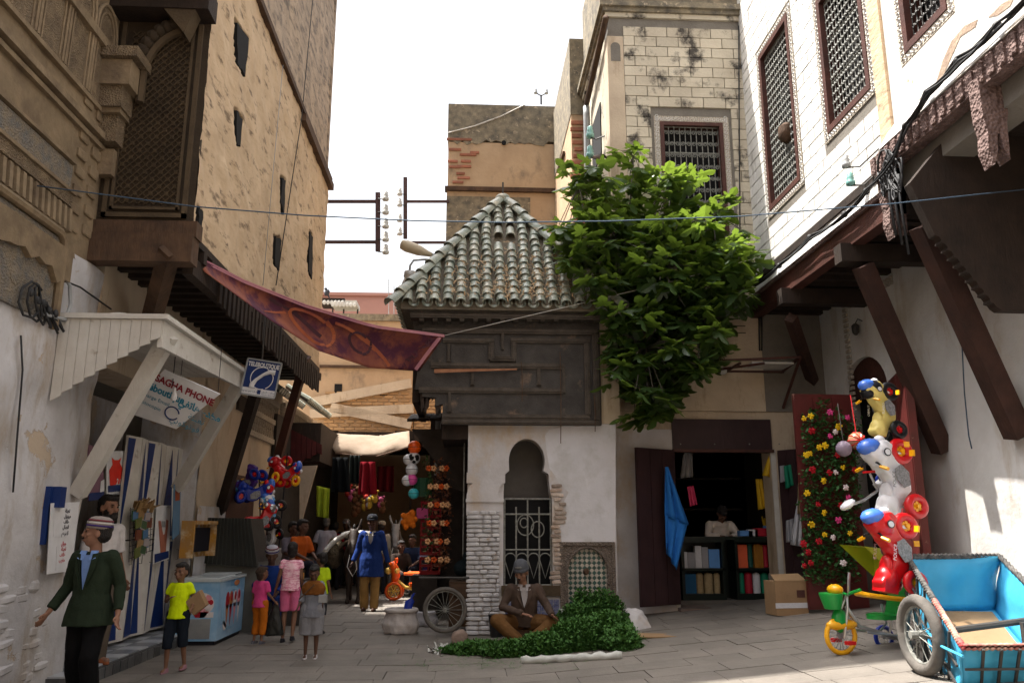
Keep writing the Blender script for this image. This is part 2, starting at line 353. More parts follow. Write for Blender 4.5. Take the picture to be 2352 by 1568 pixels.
# ================================================================ LEFT: tan jettied building
tb=thing('jettied_tan_building','tall tan rendered house with slit openings jutting out over the street on wooden beams','building',(-4.2,12.4,0))
frT=Fr((XJ,0,0),(0,1,0),(0,0,1)); YE=16.4; ZB=4.72; ZT=21.5
pl=PX(760,430,XJ); ZL=pl.z
def jag(px,X=XJ):
    q=[PX(a,c,X) for a,c in px]; out=[]
    for i in range(len(q)):
        a,c=q[i],q[(i+1)%len(q)]
        for k in range(4):
            t=k/4; p=a.lerp(c,t); j=.03 if k else 0; out.append((p.y+random.uniform(-j,j),p.z+random.uniform(-j,j)))
    return out
D=.4198
sl=[[(540,42),(571,86),(562,182),(541,144)],[(540,247),(556,272),(550,340),(540,327)],[(453,468),(464,483),(460,533),(453,525)],[(646,405),(655,411),(651,497),(642,466)],[(630,537),(646,550),(640,625),(629,609)],[(709,525),(718,541),(716,646),(707,625)]]
# render surface is one lumpy sheet, holes cut by leaving out recessed pits
def pit(u,v):
    for q in PITS:
        if inside((u,v),q): return -.28
    return 0
def inside(p,q):
    r=False; n=len(q)
    for i in range(n):
        (x1,y1),(x2,y2)=q[i],q[(i+1)%n]
        if (y1>p[1])!=(y2>p[1]) and p[0]<(x2-x1)*(p[1]-y1)/(y2-y1)+x1: r=not r
    return r
PITS=[jag(s) for s in sl]
b=MB(); NU,NV=170,170
def fn(a,c):
    u=YJ+(YE-YJ)*a; v=ZB+(ZL-ZB)*c; q=V((u*1.1+v*.5,v*.6-u*.3,0)); return frT(u,v,noise.fractal(q*2.6,1,2,5)*.028+pit(u,v))
b.sheet(fn,NU,NV); b.build('rendered_wall',m_tan,tb,smooth=2)
for q in PITS:
    cy=sum(p[0] for p in q)/len(q); cz=sum(p[1] for p in q)/len(q); b=MB(); b.prism([frT(cy+(p[0]-cy)*.85+.02,cz+(p[1]-cz)*.92,.012) for p in q],frT.n*-.1); b.build('slit_shade',m_black,tb)  # black plates stand in for the shade inside the slits
b=MB()
def fn(a,c):
    u=10.6+(YE-10.6)*a; v=ZL+.06+(ZT-ZL)*c; return frT(u,v,-.05+noise.fractal(V((u,v*.7,3))*2.4,1,2,4)*.03)
b.sheet(fn,60,60); b.build('weathered_upper_wall',m_tan2,tb,smooth=2)
b=MB(); b.box((XJ-.15,YJ-.02,ZL),(XJ+.07,YE+.05,ZL+.1)); b.build('ledge',m_oldwood,tb)
p0,p1=PX(690,270,XJ),PX(756,424,XJ); b=MB(); b.box((XJ-.1,p0.y,ZL-.16),(XJ+.1,YE+.08,ZL-.02)); b.build('ledge_beam',m_oldwood,tb)
b=MB(); b.box((XL-3,YJ+.05,ZB),(XJ-.32,YE,10)); b.box((XL-3,10.6,10),(XJ-.32,YE,ZT)); b.box((XJ-.33,YJ+.05,ZB),(XJ-.03,YJ+.2,10)); b.box((XJ-.33,YE-.15,ZB),(XJ-.03,YE,ZT)); b.build('unseen_masonry',m_tan2,tb)  # unseen height and set-back top shaped to throw the square's shadow
b=MB(); b.box((XL-3,10.6,ZT),(XJ+.18,YE+.15,ZT+.15)); b.build('roof_edge',m_oldwood,tb)
for i in range(9): b=MB(); y=YE-.25*i; b.box((XJ-.1,y,13.3),(XJ+.22,y+.12,13.7)); b.build('eave_brick',m_tan2,tb)
# brown carved end panel, facing the square
b=MB(); b.box((XL,YJ,ZB+.02),(XJ-.01,YJ+.06,10)); b.build('end_panel',m_brown,tb)
zb0,zp1=PY(300,500,YJ).z,PY(430,60,YJ).z
b=MB()
for x0,x1,z0,z1 in ((XL+.06,XL+.11,zb0,zp1),(XJ-.13,XJ-.08,zb0,zp1),(XL+.06,XJ-.08,zb0,zb0+.05),(XL+.14,XJ-.16,zb0+.09,zb0+.12),(XJ-.2,XJ-.17,zb0+.09,zp1),(XL+.14,XL+.17,zb0+.09,zp1-1.4)): b.box((x0,YJ-.035,z0),(x1,YJ+.01,z1))
b.build('panel_border',m_brown2,tb)
b=MB(); cs=.085; nx=int((XJ-XL-.36)/cs)
for i in range(nx):
    for j in range(int((zp1-zb0-.2)/cs)):
        x=XL+.22+cs*i; z=zb0+.2+cs*j
        if (x-XL)<.1+max(0,(z-zb0-2.0))*.35: continue
        h=cs*.5; k=.62 if (i+j)%2 else .36
        b.prism([(x-h*k,YJ-.016,z),(x,YJ-.016,z-h*k),(x+h*k,YJ-.016,z),(x,YJ-.016,z+h*k)],(0,.03,0))
        b.prism([(x-h,YJ-.022,z+h*.86),(x-h*.86,YJ-.022,z+h),(x+h,YJ-.022,z-h*.86),(x+h*.86,YJ-.022,z-h)],(0,.03,0))
        b.prism([(x-h,YJ-.022,z-h*.86),(x-h*.86,YJ-.022,z-h),(x+h,YJ-.022,z+h*.86),(x+h*.86,YJ-.022,z+h)],(0,.03,0))
tag(b.build('lattice_carving',m_brown2,tb),kind='stuff')
# scalloped arch band and overhanging dark beam at the top of the panel
c0=PY(440,190,YJ); r=c0.x-PY(335,190,YJ).x
ar=[(c0.x-.02+r*math.cos(R(a)),c0.z+r*1.25*math.sin(R(a))) for a in range(95,181,5)]
b=MB(); b.tube([(x,YJ-.06,z) for x,z in ar]+[(ar[-1][0],YJ-.06,ar[-1][1]-.3)],.05,6); b.build('arch_band',m_brown2,tb,smooth=True)
for k,(x,z) in enumerate(ar[::2]): b=MB(); b.sphere((x-.06,YJ-.1,z+.06),.075,8,6); b.build('arch_scallop',m_brown,tb,smooth=True)
b=MB(); b.box((ar[0][0]-1.0,YJ-.3,ar[0][1]+.12),(XJ+.05,YJ,ar[0][1]+.4)); b.build('overhang_beam',m_dkwood,tb)
b=MB(); b.box((XL,YJ-.55,ar[0][1]+.4),(XJ+.03,YJ+.02,10)); b.build('upper_oversail',m_brown,tb)
b=MB(); b.prism([(XJ-.45,YJ-.28,ar[0][1]+.12),(XJ-.2,YJ-.28,ar[0][1]-.18),(XJ-.1,YJ-.28,ar[0][1]+.12)],(0,.2,0)); b.build('bracket',m_brown2,tb)
# beam box under the panel and the jetty floor
zl=PY(300,605,YJ).z
b=MB(); b.box((XL,YJ-.1,zl),(XJ+.04,YJ+.12,ZB-.03)); b.build('bressummer_beam',m_oldwood,tb)
b=MB(); b.box((XL-.02,YJ-.06,ZB-.05),(XJ+.06,YJ+.14,ZB+.13)); b.build('sill_beam',m_oldwood,tb)
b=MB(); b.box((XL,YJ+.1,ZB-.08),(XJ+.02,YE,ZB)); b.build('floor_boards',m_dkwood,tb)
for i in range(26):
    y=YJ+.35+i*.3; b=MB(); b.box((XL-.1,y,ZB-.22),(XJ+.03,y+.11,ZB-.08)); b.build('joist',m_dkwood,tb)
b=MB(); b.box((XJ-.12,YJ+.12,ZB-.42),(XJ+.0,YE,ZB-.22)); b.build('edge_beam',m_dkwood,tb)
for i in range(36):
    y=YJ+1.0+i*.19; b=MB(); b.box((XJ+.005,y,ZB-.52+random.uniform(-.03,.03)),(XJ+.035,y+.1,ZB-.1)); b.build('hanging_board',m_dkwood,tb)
for nm,a,c,m,wd in (('brace',PY(380,615,8.75),PX(345,745,XL+.32),m_oldwood,.16),('brace',PX(588,900,XJ-.1),PX(507,1172,XL+.02),m_dkwood,.14),('brace',PX(694,850,XJ-.1),PX(617,1130,XL+.1),m_redwood,.15)):
    b=MB(); b.bar(a+(a-c).normalized()*.3,c,wd,wd*1.1,(0,1,0)); b.build(nm,m,tb)
# ---- street-level wall of the left side beyond the shop
lw=thing('left_street_wall','cream plaster street wall behind the ice cream freezer','wall',(-4.4,14.5,0))
lumpy(frL,12.75,18,0,4.45,40,36,.03,1.7,seed=8).build('wall_face',m_cream,lw,smooth=2)
lumpy(frL,12.75,14.6,.0,1.9,20,20,.02,1.7,th=.1,seed=9).build('whitewashed_dado',m_white,lw,smooth=2).location.x+=.035
b=MB(); b.box((XL-.5,8.95,3.35),(XL,12.8,4.6)); b.build('shop_lintel_wall',m_cream,lw)
b=MB(); b.box((XL-.9,12.7,0),(XL-.02,12.8,3.4)); b.box((XL-.9,8.95,0),(XL-.05,9.05,3.4)); b.build('reveal',m_white,lw)
b=MB(); b.box((XL-1.3,9,0),(XL-1.2,12.8,3.4)); b.build('shop_back_wall',m_white,lw)
b=MB(); b.box((XL-4,3,0),(XL-1.3,18,4.6)); b.box((XL-1.3,8.95,3.4),(XL-.5,12.8,4.6)); b.box((XL-1.3,8.0,0),(XL-.6,8.95,4.6)); b.box((XL-1.3,12.8,0),(XL-.45,18,4.6)); b.box((XL-1.3,3,4.36),(XL-.06,8.6,4.6)); b.build('unseen_masonry',m_joint,lw)  # unseen solid boxes added to close light gaps around the shop
p0,p1=PX(545,905,XL),PX(573,955,XL); b=MB(); b.box((XL-.02,p0.y,p1.z),(XL+.05,p1.y,p0.z)); b.build('small_vent',m_dkwood,lw)
b=MB(); q0,q1=PX(520,1085,XL),PX(575,1180,XL); b.box((XL-.02,q0.y,1.4),(XL+.05,q1.y,q0.z)); b.build('low_door',m_redwood,lw)
# lattice plaster frontage further down the alley on the left
la=thing('lattice_front_house','alley house front with plaster lattice panels and small tiled pent roofs, beyond the phone sign','building',(-4.2,20,0))
b=MB(); b.box((XL-1.5,18,0),(XL,27,4.35)); b.build('wall_face',m_cream,la)
for (ya_,yb_,z0,z1) in ((18.1,21.0,3.2,4.2),(15.3,17.4,3.3,4.1)):
    b=MB()
    n=int((yb_-ya_)/.16)
    for i in range(n):
        for s in (-1,1): y=ya_+i*.16; b.bar((XL+.02,y,z0),(XL+.02,y+s*.3,z1),.02,.05,(1,0,0))
    for z in (z0,z1,(z0+z1)/2): b.box((XL,ya_-.1,z-.05),(XL+.07,yb_+.1,z+.05))
    b.build('plaster_lattice',m_trim,la)
def pent(par,y0,y1,z,X0,X1):
    b=MB(); b.hexa([(X0,y0,z+.3),(X1,y0,z),(X1,y1,z),(X0,y1,z+.3),(X0,y0,z+.36),(X1,y0,z+.05),(X1,y1,z+.05),(X0,y1,z+.36)]); b.build('roof_slab',m_dkwood,par)
    n=int((y1-y0)/.17)
    for i in range(n):
        y=y0+(i+.5)*(y1-y0)/n; b=MB(); b.tube([(X0,y,z+.38),((X0+X1)/2,y,z+.22),(X1+.04,y,z+.055)],[.06,.065,.07],8); b.build('roof_tile',m_tile,par,smooth=True)
m_tile=M('glazed_green_tile',(.16,.2,.17),(.27,.28,.23),sc=7,rough=.42,bump=.35,bs=30,ov=.22,stain=(.42,.37,.28),ssc=5,sth=.58,sw=.1,spec=.5)
pent(la,18.2,21.2,4.3,XL,XL+.5); pent(la,15.6,18.0,4.1,XL,XL+.45)
# ================================================================ far end of the alley
fb=thing('far_ochre_house','ochre brick house closing the far end of the alley','building',(-2,26,0))
YF=26.0; frF=Fr((-9,YF,0),(1,0,0),(0,0,1)); zf=PY(850,737,YF).z
b=MB(); b.box((-12,YF,0),(4,YF+5,zf)); b.build('wall_core',m_backb,fb)
it=[]; z=PY(850,1010,YF).z; zm=PY(850,900,YF).z; row=0
while z<zf-.5:
    x=-4.6+(row%2)*.17
    if z<zm or random.random()<.0:
        while x<.6:
            it.append(((x,YF-.02+random.uniform(0,.025),z),(.3+random.uniform(-.06,.03),.08,.085),None)); x+=.34
    z+=.115; row+=1
pieces(fb,'brick',it,m_ybrick,300,.08,'small_bricks')
for px in ((777,893),(882,893)):
    p=PY(*px,YF); b=MB(); b.box((p.x-.12,YF-.03,p.z-.22),(p.x+.12,YF+.1,p.z+.16)); b.build('small_window',m_black,fb)
for a,c,t in (((712,925),(945,880),.3),((712,950),(950,938),.28),((760,935),(945,975),.3)):
    b=MB(); b.bar(PY(*a,YF-.1),PY(*c,YF-.1),.12,t,(0,0,1)); b.build('flat_brace',m_cream,fb)
zq=PY(800,845,YF).z; b=MB(); b.box((-7,YF-.1,zq),(2,YF+.02,zq+.08)); b.build('ledge',m_oldwood,fb)
b=MB(); b.box((-12.1,YF-.08,zf),(4,YF+5,zf+.22)); b.build('parapet',m_soot,fb)
pk=thing('pink_house','pink rendered house rising far behind the ochre alley house','building',(-2,38,0))
pz=PY(860,680,38).z; b=MB(); x0=PY(815,690,38).x; b.box((x0-3,38,0),(5,46,pz)); b.build('wall_face',m_pink,pk)
b=MB(); b.box((x0-3.1,37.9,pz),(5,46,pz+.15)); b.build('parapet',m_pink,pk)
bx=thing('roof_balcony','small roof balcony with scalloped white awning beside the pink house','balcony',PY(780,720,30))
for a,c in (((738,683),(795,697)),((765,697),(822,702))):
    q0,q1=PY(*a,30),PY(*c,30); b=MB(); b.box((q0.x,29.6,q1.z-.06),(q1.x,30.6,q1.z+.1)); b.build('awning_roof',m_dkwood if a[0]<750 else m_whwood,bx)
    for i in range(7): b=MB(); xx=q0.x+(q1.x-q0.x)*(i+.5)/7; b.sphere((xx,29.58,q1.z-.08),((q1.x-q0.x)/14,.02,.09),8,6); b.build('scallop',m_whwood,bx)
for x in (738,765,790,822): q0=PY(x,700,30.3); b=MB(); b.tube([q0,(q0.x,30.3,q0.z-1.2)],.03,6); b.build('post',m_iron,bx)
b=MB(); q0,q1=PY(780,740,30),PY(840,728,30); b.box((q0.x-1.5,29.7,q0.z-2),(q1.x,31,q0.z+.1)); b.build('balcony_wall',m_soot,bx)
# ================================================================ CENTRE: back building
bb=thing('back_ochre_house','tall ochre house with soot-blackened top and bare red bricks, behind the tiled roof','building',(1.2,21,0))
YBK=20.0; a=PY(1030,240,YBK); c=PY(1270,240,YBK); zt=a.z; zl=PY(1150,437,YBK).z; zd=PY(1150,330,YBK).z
b=MB(); b.box((a.x,YBK,0),(4.5,YBK+6,zl)); b.build('lower_wall',m_backb,bb)
b=MB(); b.box((a.x+.02,YBK-.03,zl),(4.5,YBK+6,zd)); b.build('upper_wall',m_backb,bb)
def edge(fr,u0,u1,v0,v1,j,th): # strip with ragged lower edge
    n=40; pts=[(u1,v1),(u0,v1)]+[(u0+(u1-u0)*i/n,v0+random.uniform(-j,j)) for i in range(n+1)]; q=MB(); q.prism([fr(*p) for p in pts],-fr.n*th); return q
edge(Fr((0,YBK-.045,0),(1,0,0),(0,0,1)),a.x+.0,4.5,zd,zt,.09,5.5).build('sooty_top',m_soot,bb)
b=MB(); b.box((a.x-.05,YBK-.1,zl-.06),(4.5,YBK+.1,zl+.05)); b.build('ledge',m_oldwood,bb)
it=[]
for px,py,wd in ((1055,322,60),(1075,357,40),(1045,385,28),(1066,384,34),(1065,410,30),(1058,400,20),(1052,420,26),(1090,352,22),(1040,372,24),(1070,372,24),(1045,345,30)):
    p=PY(px,py,YBK); it.append(((p.x,YBK-.035,p.z),(wd/90,.06,.07),None))
pieces(bb,'bare_brick',it,m_brick,bev=.1)
p=PY(1157,331,YBK); b=MB(); b.lathe([(.06,0),(.06,.05)],(p.x,YBK-.05,p.z),14,Matrix.Rotation(PI/2,3,'X')); b.build('drain_hole',m_black,bb)
edge(Fr((0,YBK-.02,0),(1,0,0),(0,0,1)),a.x,a.x+2.2,zl-2.6,zl-.2,.15,.05).build('sooty_patch',m_soot,bb)
b=MB(); b.tube([PY(1030,305,YBK-.06),PY(1090,290,YBK-.06),PY(1150,268,YBK-.06),PY(1205,241,YBK-.06)],.02,5); b.build('wall_cable',m_whwood,bb)
edge(Fr((XL+.085,0,0),(0,1,0),(0,0,1)),3.1,8.05,3.98,4.3,.1,.08).build('ragged_stucco_edge',m_stucco,cb)
# narrow house stepping forward on the right of it
nh=thing('narrow_ochre_house','narrow tall house with blackened parapet and exposed brick corner, beside the tower','building',(3.2,18,0))
XN=2.22; q=PY(1310,90,16.5); zt2=q.z
b=MB(); b.box((XN,16.5,0),(6,YBK+2,zt2-1.9)); b.build('wall_body',m_backb,nh)
b=MB(); b.box((XN-.015,16.48,zt2-1.9),(6,YBK+2,zt2)); b.build('sooty_top',m_soot,nh)
it=[]
for i in range(17): it.append(((XN+.08+random.uniform(0,.07),16.49,zt2-2.1-i*.16),(.16+random.random()*.14,.06,.09),None))
pieces(nh,'bare_brick',it,m_brick,bev=.1)
b=MB(); b.bar(PX(1295,350,XN-.04),PX(1280,395,XN-.04),.06,.06); b.build('timber_stub',m_oldwood,nh)
# ================================================================ RIGHT: block tower and long white wall
tw=thing('block_tower_house','beige block-faced house front with ornate grilled window, above the fig tree','building',(3.8,15,0))
XT=2.52; ztop=13.2; zc=PY(1500,45,YT).z; z6=PY(1720,760,YT).z
w0=PY(1515,280,YT); w1=PY(1675,540,YT); WX0,WX1,WZ0,WZ1=w0.x,w1.x,w1.z,w0.z
frY=Fr((0,YT,0),(1,0,0),(0,0,1))
b=MB(); b.holed([[(XT,z6-1.4),(XR,z6-1.4),(XR,zc),(XT,zc)],[(WX0,WZ0),(WX1,WZ0),(WX1,WZ1),(WX0,WZ1)]],frY,.35); b.build('mortar_core',m_joint,tw)
b=MB(); b.box((XT,YT+.3,z6-1.4),(XT+.3,16.5,zc)); b.box((XT,16.2,z6),(XR,16.5,zc)); b.build('side_wall',m_blockt,tw)
it=[]; z=z6+.3; row=0; bh=.205; bw=.415
while z<zc-.25:
    x=XT+.28-(row%2)*bw/2
    while x<XU:
        xa,xb=max(x,XT+.28),min(x+bw,XU); cz=z+bh/2
        if xb-xa>.08 and not (xb>WX0-.16 and xa<WX1+.16 and z+bh>WZ0-.16 and z<WZ1+.16): it.append((((xa+xb)/2,YT-.012+random.uniform(-.004,.004),cz),(xb-xa-.014,.05,bh-.014),None))
        elif xb-xa>.08:
            for (p,q) in ((xa,min(xb,WX0-.16)),(max(xa,WX1+.16),xb)):
                if q-p>.05 and z+bh>WZ0-.16 and z<WZ1+.16: it.append((((p+q)/2,YT-.012,cz),(q-p-.014,.05,bh-.014),None))
        x+=bw
    z+=bh; row+=1
pieces(tw,'facing_block',it,m_blockt,300,.025,'far_facing_blocks')
b=MB(); b.box((XT-.02,YT-.03,z6+.2),(XT+.28,YT+.3,zc-.4)); b.build('corner_pilaster',m_cream,tw)
b=MB(); b.prism([(XT+.13+p[0],YT-.034,zc-.62+p[1]) for p in [(-.09,-.3),(.09,-.3)]+arc(0,0,.09,0,180,10)],(0,.01,0)); b.build('recess_shade_plate',m_joint,tw)  # darker proud plate stands in for the shade of an arched niche
for k,(e,h0,h1) in enumerate(((.05,0,.09),(.1,.09,.17),(.16,.17,.28))): b=MB(); b.box((XT-e,YT-e,zc+h0),(XU,16.5,zc+h1)); b.build('cornice_moulding',m_soot if k else m_blockt,tw)
b=MB(); b.box((XT,YT+.05,zc+.28),(XR+2,16.5,ztop)); b.build('parapet',m_soot,tw)
b=MB(); b.box((XT-.02,YT-.02,z6-1.4),(XU,YT+.3,z6+.28)); b.build('plain_band',m_cream,tw)
b=MB(); q0,q1=PX(1380,235,XT),PX(1365,400,XT); b.box((XT-.02,q0.y,q1.z),(XT+.05,q1.y,q0.z)); b.build('side_window',m_black,tw)
def scroll(b,fr,u,v,r,w,flip=1,turn=1.6):
    b.tube([fr(u+flip*(r*(1-.75*t/14))*math.cos(turn*2*PI*t/14),v+(r*(1-.75*t/14))*math.sin(turn*2*PI*t/14),w) for t in range(15)],.007,4)
def grille_window(par,fr,u0,u1,v0,v1,mframe,mbar,fw=.07,trim=True,bar=.1,dense=1):
    """frame, sill, dark room, ornate iron grille, carved border; fr looks out of the wall"""
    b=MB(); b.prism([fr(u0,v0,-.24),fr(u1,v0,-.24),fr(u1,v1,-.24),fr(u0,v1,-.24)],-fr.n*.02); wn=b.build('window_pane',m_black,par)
    f=MB()
    for (a,c,e,d) in ((u0,u0+fw,v0,v1),(u1-fw,u1,v0,v1),(u0+fw,u1-fw,v1-fw,v1),(u0+fw,u1-fw,v0,v0+fw)): f.hexa([fr(a,e,-.2),fr(c,e,-.2),fr(c,d,-.2),fr(a,d,-.2),fr(a,e,.03),fr(c,e,.03),fr(c,d,.03),fr(a,d,.03)])
    fo=f.build('window_frame',mframe,par)
    g=MB(); n=max(3,int((u1-u0-2*fw)/bar)); A,B=u0+fw,u1-fw
    for i in range(n+1): u=A+(B-A)*i/n; g.tube([fr(u,v0+fw,-.06),fr(u,v1-fw,-.06)],.009,5)
    h=(v1-v0-2*fw); nb=max(3,int(h/.5))
    for i in range(nb+1): v=v0+fw+h*i/nb; g.tube([fr(A,v,-.055),fr(B,v,-.055)],.011,5)
    cw=(B-A)/n*2/dense; nv=int(h/cw); nu=int((B-A)/cw)
    for i in range(nu):
        for j in range(nv):
            u=A+(i+.5)*(B-A)/nu; v=v0+fw+(j+.5)*h/nv
            for s in (-1,1): scroll(g,fr,u+s*cw*.24,v,cw*.22,-.045,s)
    g.build('iron_grille',mbar,par,smooth=True)
    if trim:
        t=.11; q=MB()
        for (a,c,e,d) in ((u0-t,u0-.005,v0-t,v1+t),(u1+.005,u1+t,v0-t,v1+t),(u0-.005,u1+.005,v1+.005,v1+t),(u0-.005,u1+.005,v0-t,v0-.005)):
            q.hexa([fr(a,e,-.05),fr(c,e,-.05),fr(c,d,-.05),fr(a,d,-.05),fr(a,e,.018),fr(c,e,.018),fr(c,d,.018),fr(a,d,.018)])
        bo=q.build('carved_border',m_trim,par)
        q=MB(); st=.075; per=[]
        u=u0-t/2
        while u<u1+t: per+= [(u,v0-t/2),(u,v1+t/2)]; u+=st
        v=v0-t/2
        while v<v1+t: per+= [(u0-t/2,v),(u1+t/2,v)]; v+=st
        for (u,v) in per: q.tube([fr(u+.026*math.cos(k*PI/3),v+.026*math.sin(k*PI/3),.02) for k in range(6)],.008,4,True)
        q.build('border_rosettes',m_whiteR,bo)
grille_window(tw,frY,WX0,WX1,WZ0,WZ1,m_redwood,m_ironw,.07)
# shop-front wall under the tower
sw=thing('shop_front_wall','cream and white plaster wall around the small haberdashery shop opening','wall',(4,13.4,.3))
d0=PY(1545,965,YT); d1=PY(1795,1398,YT); SX0,SX1,SZ1,SZ0=d0.x,d1.x,d0.z,d1.z
frS=Fr((0,YT+.03,0),(1,0,0),(0,0,1)); zs=z6-1.3
bw0,bw1=PY(1600,700,YT),PY(1712,765,YT)
b=MB(); b.holed([[(1.9,0),(SX0,0),(SX0,SZ1),(SX1,SZ1),(SX1,0),(XR+.5,0),(XR+.5,zs+1.5),(1.9,zs+1.5)],[(bw0.x,bw1.z),(bw1.x,bw1.z),(bw1.x,bw0.z),(bw0.x,bw0.z)]],frS,.4)
b.build('wall_face',m_cream,sw)
edge(Fr((0,YT+.012,0),(1,0,0),(0,0,1)),1.9,SX0-.0,.2,PY(1450,985,YT).z,.0,.05).build('whitewashed_patch',m_fount,sw)
e=edge(Fr((0,YT+.008,0),(1,0,0),(0,0,1)),PY(1545,900,YT).x,PY(1815,900,YT).x,PY(1600,905,YT).z,PY(1600,868,YT).z,.05,.06); e.build('bare_mortar_strip',M('bare_mortar',(.16,.14,.115),(.1,.09,.075),bump=.7),sw)
b=MB(); b.box((bw0.x,YT+.2,bw1.z),(bw1.x,YT+.24,bw0.z)); b.build('window_dark',m_black,sw)
b=MB()
for i in range(10): x=bw0.x+(bw1.x-bw0.x)*i/9; b.tube([(x,YT-.01,bw1.z),(x,YT-.01,bw0.z)],.008,5)
for i in range(5): z=bw1.z+(bw0.z-bw1.z)*i/4; b.tube([(bw0.x,YT-.02,z),(bw1.x,YT-.02,z)],.008,5)
b.build('window_bars',m_iron,sw)
b=MB(); b.box((bw0.x-.05,YT-.01,bw1.z-.08),(bw1.x+.06,YT+.2,bw1.z)); b.build('window_sill',m_dkwood,sw)
# long white wall
rw=thing('white_block_house','long sunlit white block wall with grilled windows jutting out on a dark wooden jetty','building',(5.6,9,.5))
frU=Fr((XU,0,0),(0,-1,0),(0,0,1))   # u = -Y
ZR=5.75; RT=13.2
wins=[]
for (a,c) in (((1755,100),(1835,485)),((1893,0),(2005,300)),((2075,0),(2165,115))):
    p=PX(*a,XU); q=PX(*c,XU); wins.append((-p.y,-q.y,q.z,p.z))
wins=[(-PX(1757,300,XU).y,-PX(1832,300,XU).y,PX(1771,485,XU).z,PX(1757,112,XU).z),(-PX(1895,200,XU).y,-PX(2003,200,XU).y,PX(1908,305,XU).z,PX(1908,305,XU).z+2.1),(-PX(2075,60,XU).y,-PX(2185,60,XU).y,PX(2085,122,XU).z,PX(2085,122,XU).z+2.1)]
YP0,YP1=PX(2003+10,150,XU).y,PX(2040,150,XU).y
b=MB(); b.holed([[(-YT,ZR-.3),(-2,ZR-.3),(-2,RT),(-YT,RT)]]+[[(a,z0),(c,z0),(c,z1),(a,z1)] for a,c,z0,z1 in wins],frU,.35); b.build('mortar_core',m_joint,rw)
it=[]; z=ZR+.12; row=0; bw=.4
while z<RT-.2:
    y=YP0+.02+(row%2)*bw/2-bw/2
    while y<YT:
        ya_,yb_=max(y,YP0+.02),min(y+bw,YT-.02); hit=False
        for (a,c,z0,z1) in wins:
            if yb_>-c-.13 and ya_<-a+.13 and z+bh>z0-.13 and z<z1+.13:
                hit=True
                for (p,q) in ((ya_,min(yb_,-c-.13)),(max(ya_,-a+.13),yb_)):
                    if q-p>.05: it.append(((XU+.01,(p+q)/2,z+bh/2),(.05,q-p-.02,bh-.02),None))
        if not hit and yb_-ya_>.06: it.append(((XU+.01+random.uniform(-.004,.003),(ya_+yb_)/2,z+bh/2),(.05,yb_-ya_-.02,bh-.02),None))
        y+=bw
    z+=bh; row+=1
pieces(rw,'facing_block',[i for i in it if i[0][2]<11.5],m_block,300,.025,'far_facing_blocks')
for k,(a,c,z0,z1) in enumerate(wins): grille_window(rw,frU,a,c,z0,z1,m_redwood,m_ironw if k<2 else m_iron,.09,bar=.09,dense=1.5)
q=wins[0]; b=MB(); pc=PX(1802,305,XU); b.lathe([(.05,-.17),(.12,-.1),(.13,0),(.12,.1),(.03,.17)],(XU+.03,pc.y,pc.z),12); b.build('grille_medallion',m_oldwood,rw,smooth=True)
m_bare=M('bare_render',(.4,.3,.22),(.28,.2,.15),sc=6,bump=.7)
for pts in ([(2150,190),(2165,140),(2185,95),(2215,60),(2245,45),(2240,62),(2205,85),(2190,120),(2172,160),(2160,195)],[(2110,230),(2130,205),(2150,195),(2140,215),(2118,242)],[(2052,300),(2062,285),(2070,300),(2062,330),(2050,335)],[(2270,40),(2300,10),(2330,-8),(2320,14),(2290,36)]): b=MB(); b.prism([PX(x,y,XU-.017) for x,y in pts],(.004,0,0)); b.build('bare_patch',m_bare,rw)
b=MB(); b.box((XU-.05,YP1,ZR+.1),(XU+.02,YP0,RT)); b.build('tan_pilaster',m_tan,rw)
q3=wins[2]; b=MB(); b.holed([[(-YP1,ZR+.2),(-2,ZR+.2),(-2,RT),(-YP1,RT)],[(q3[0],q3[2]),(q3[1],q3[2]),(q3[1],q3[3]),(q3[0],q3[3])]],Fr((XU-.012,0,0),(0,-1,0),(0,0,1)),.03)
b.build('peeling_plaster',M('peeling_plaster',(.74,.71,.67),(.62,.57,.5),sc=2,bump=.4,peel=(.5,.37,.26),psc=1.5,pth=.64,stain=(.5,.42,.33),ssc=1.3,sth=.66),rw)
YS=PX(2070,480,XU).y
for ya_,yb_,z0,z1,e in ((YS,YT,ZR-.3,ZR+.12,.14),(2,YS-.004,ZR+.2,ZR+.5,.2)): b=MB(); b.hexa([(XU+.05,ya_,z0),(XU-e,ya_,z0),(XU-e,yb_,z0),(XU+.05,yb_,z0),(XU+.05,ya_,z1),(XU-.02,ya_,z1),(XU-.02,yb_,z1),(XU+.05,yb_,z1)]); b.build('plaster_band',m_whiteR,rw)
b=MB(); b.box((XU-.07,YS,ZR+.09),(XU+.02,YT,ZR+.15)); b.build('string_course',m_whiteR,rw)
YS=PX(2070,480,XU).y; zb5=PX(1760,720,XU).z
b=MB(); b.box((XU-.16,YS,zb5),(XU+.02,YT,ZR-.3)); b.build('jetty_beam',m_redwood,rw)
b=MB(); b.box((XU-.2,YS,ZR-.36),(XU-.1,YT,ZR-.3)); b.build('jetty_board',m_carvwood,rw)
zf5=PX(2100,362,XU).z
b=MB(); b.box((XU-.18,2,zf5),(XU-.02,YS,ZR+.198)); b.build('carved_fascia',m_carvwood,rw)
pieces(rw,'carved_plaque',[((XU-.19,2.25+i*.16,(zf5+ZR+.2)/2),(.035,.1,ZR+.2-zf5-.06),None) for i in range(42)],m_carvwood,bev=.1)
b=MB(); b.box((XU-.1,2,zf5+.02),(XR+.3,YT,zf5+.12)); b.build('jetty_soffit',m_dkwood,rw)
b=MB(); b.box((XU-.1,YS-.1,zb5),(XR,YS+.05,zf5+.1)); b.build('cross_beam',m_dkwood,rw)
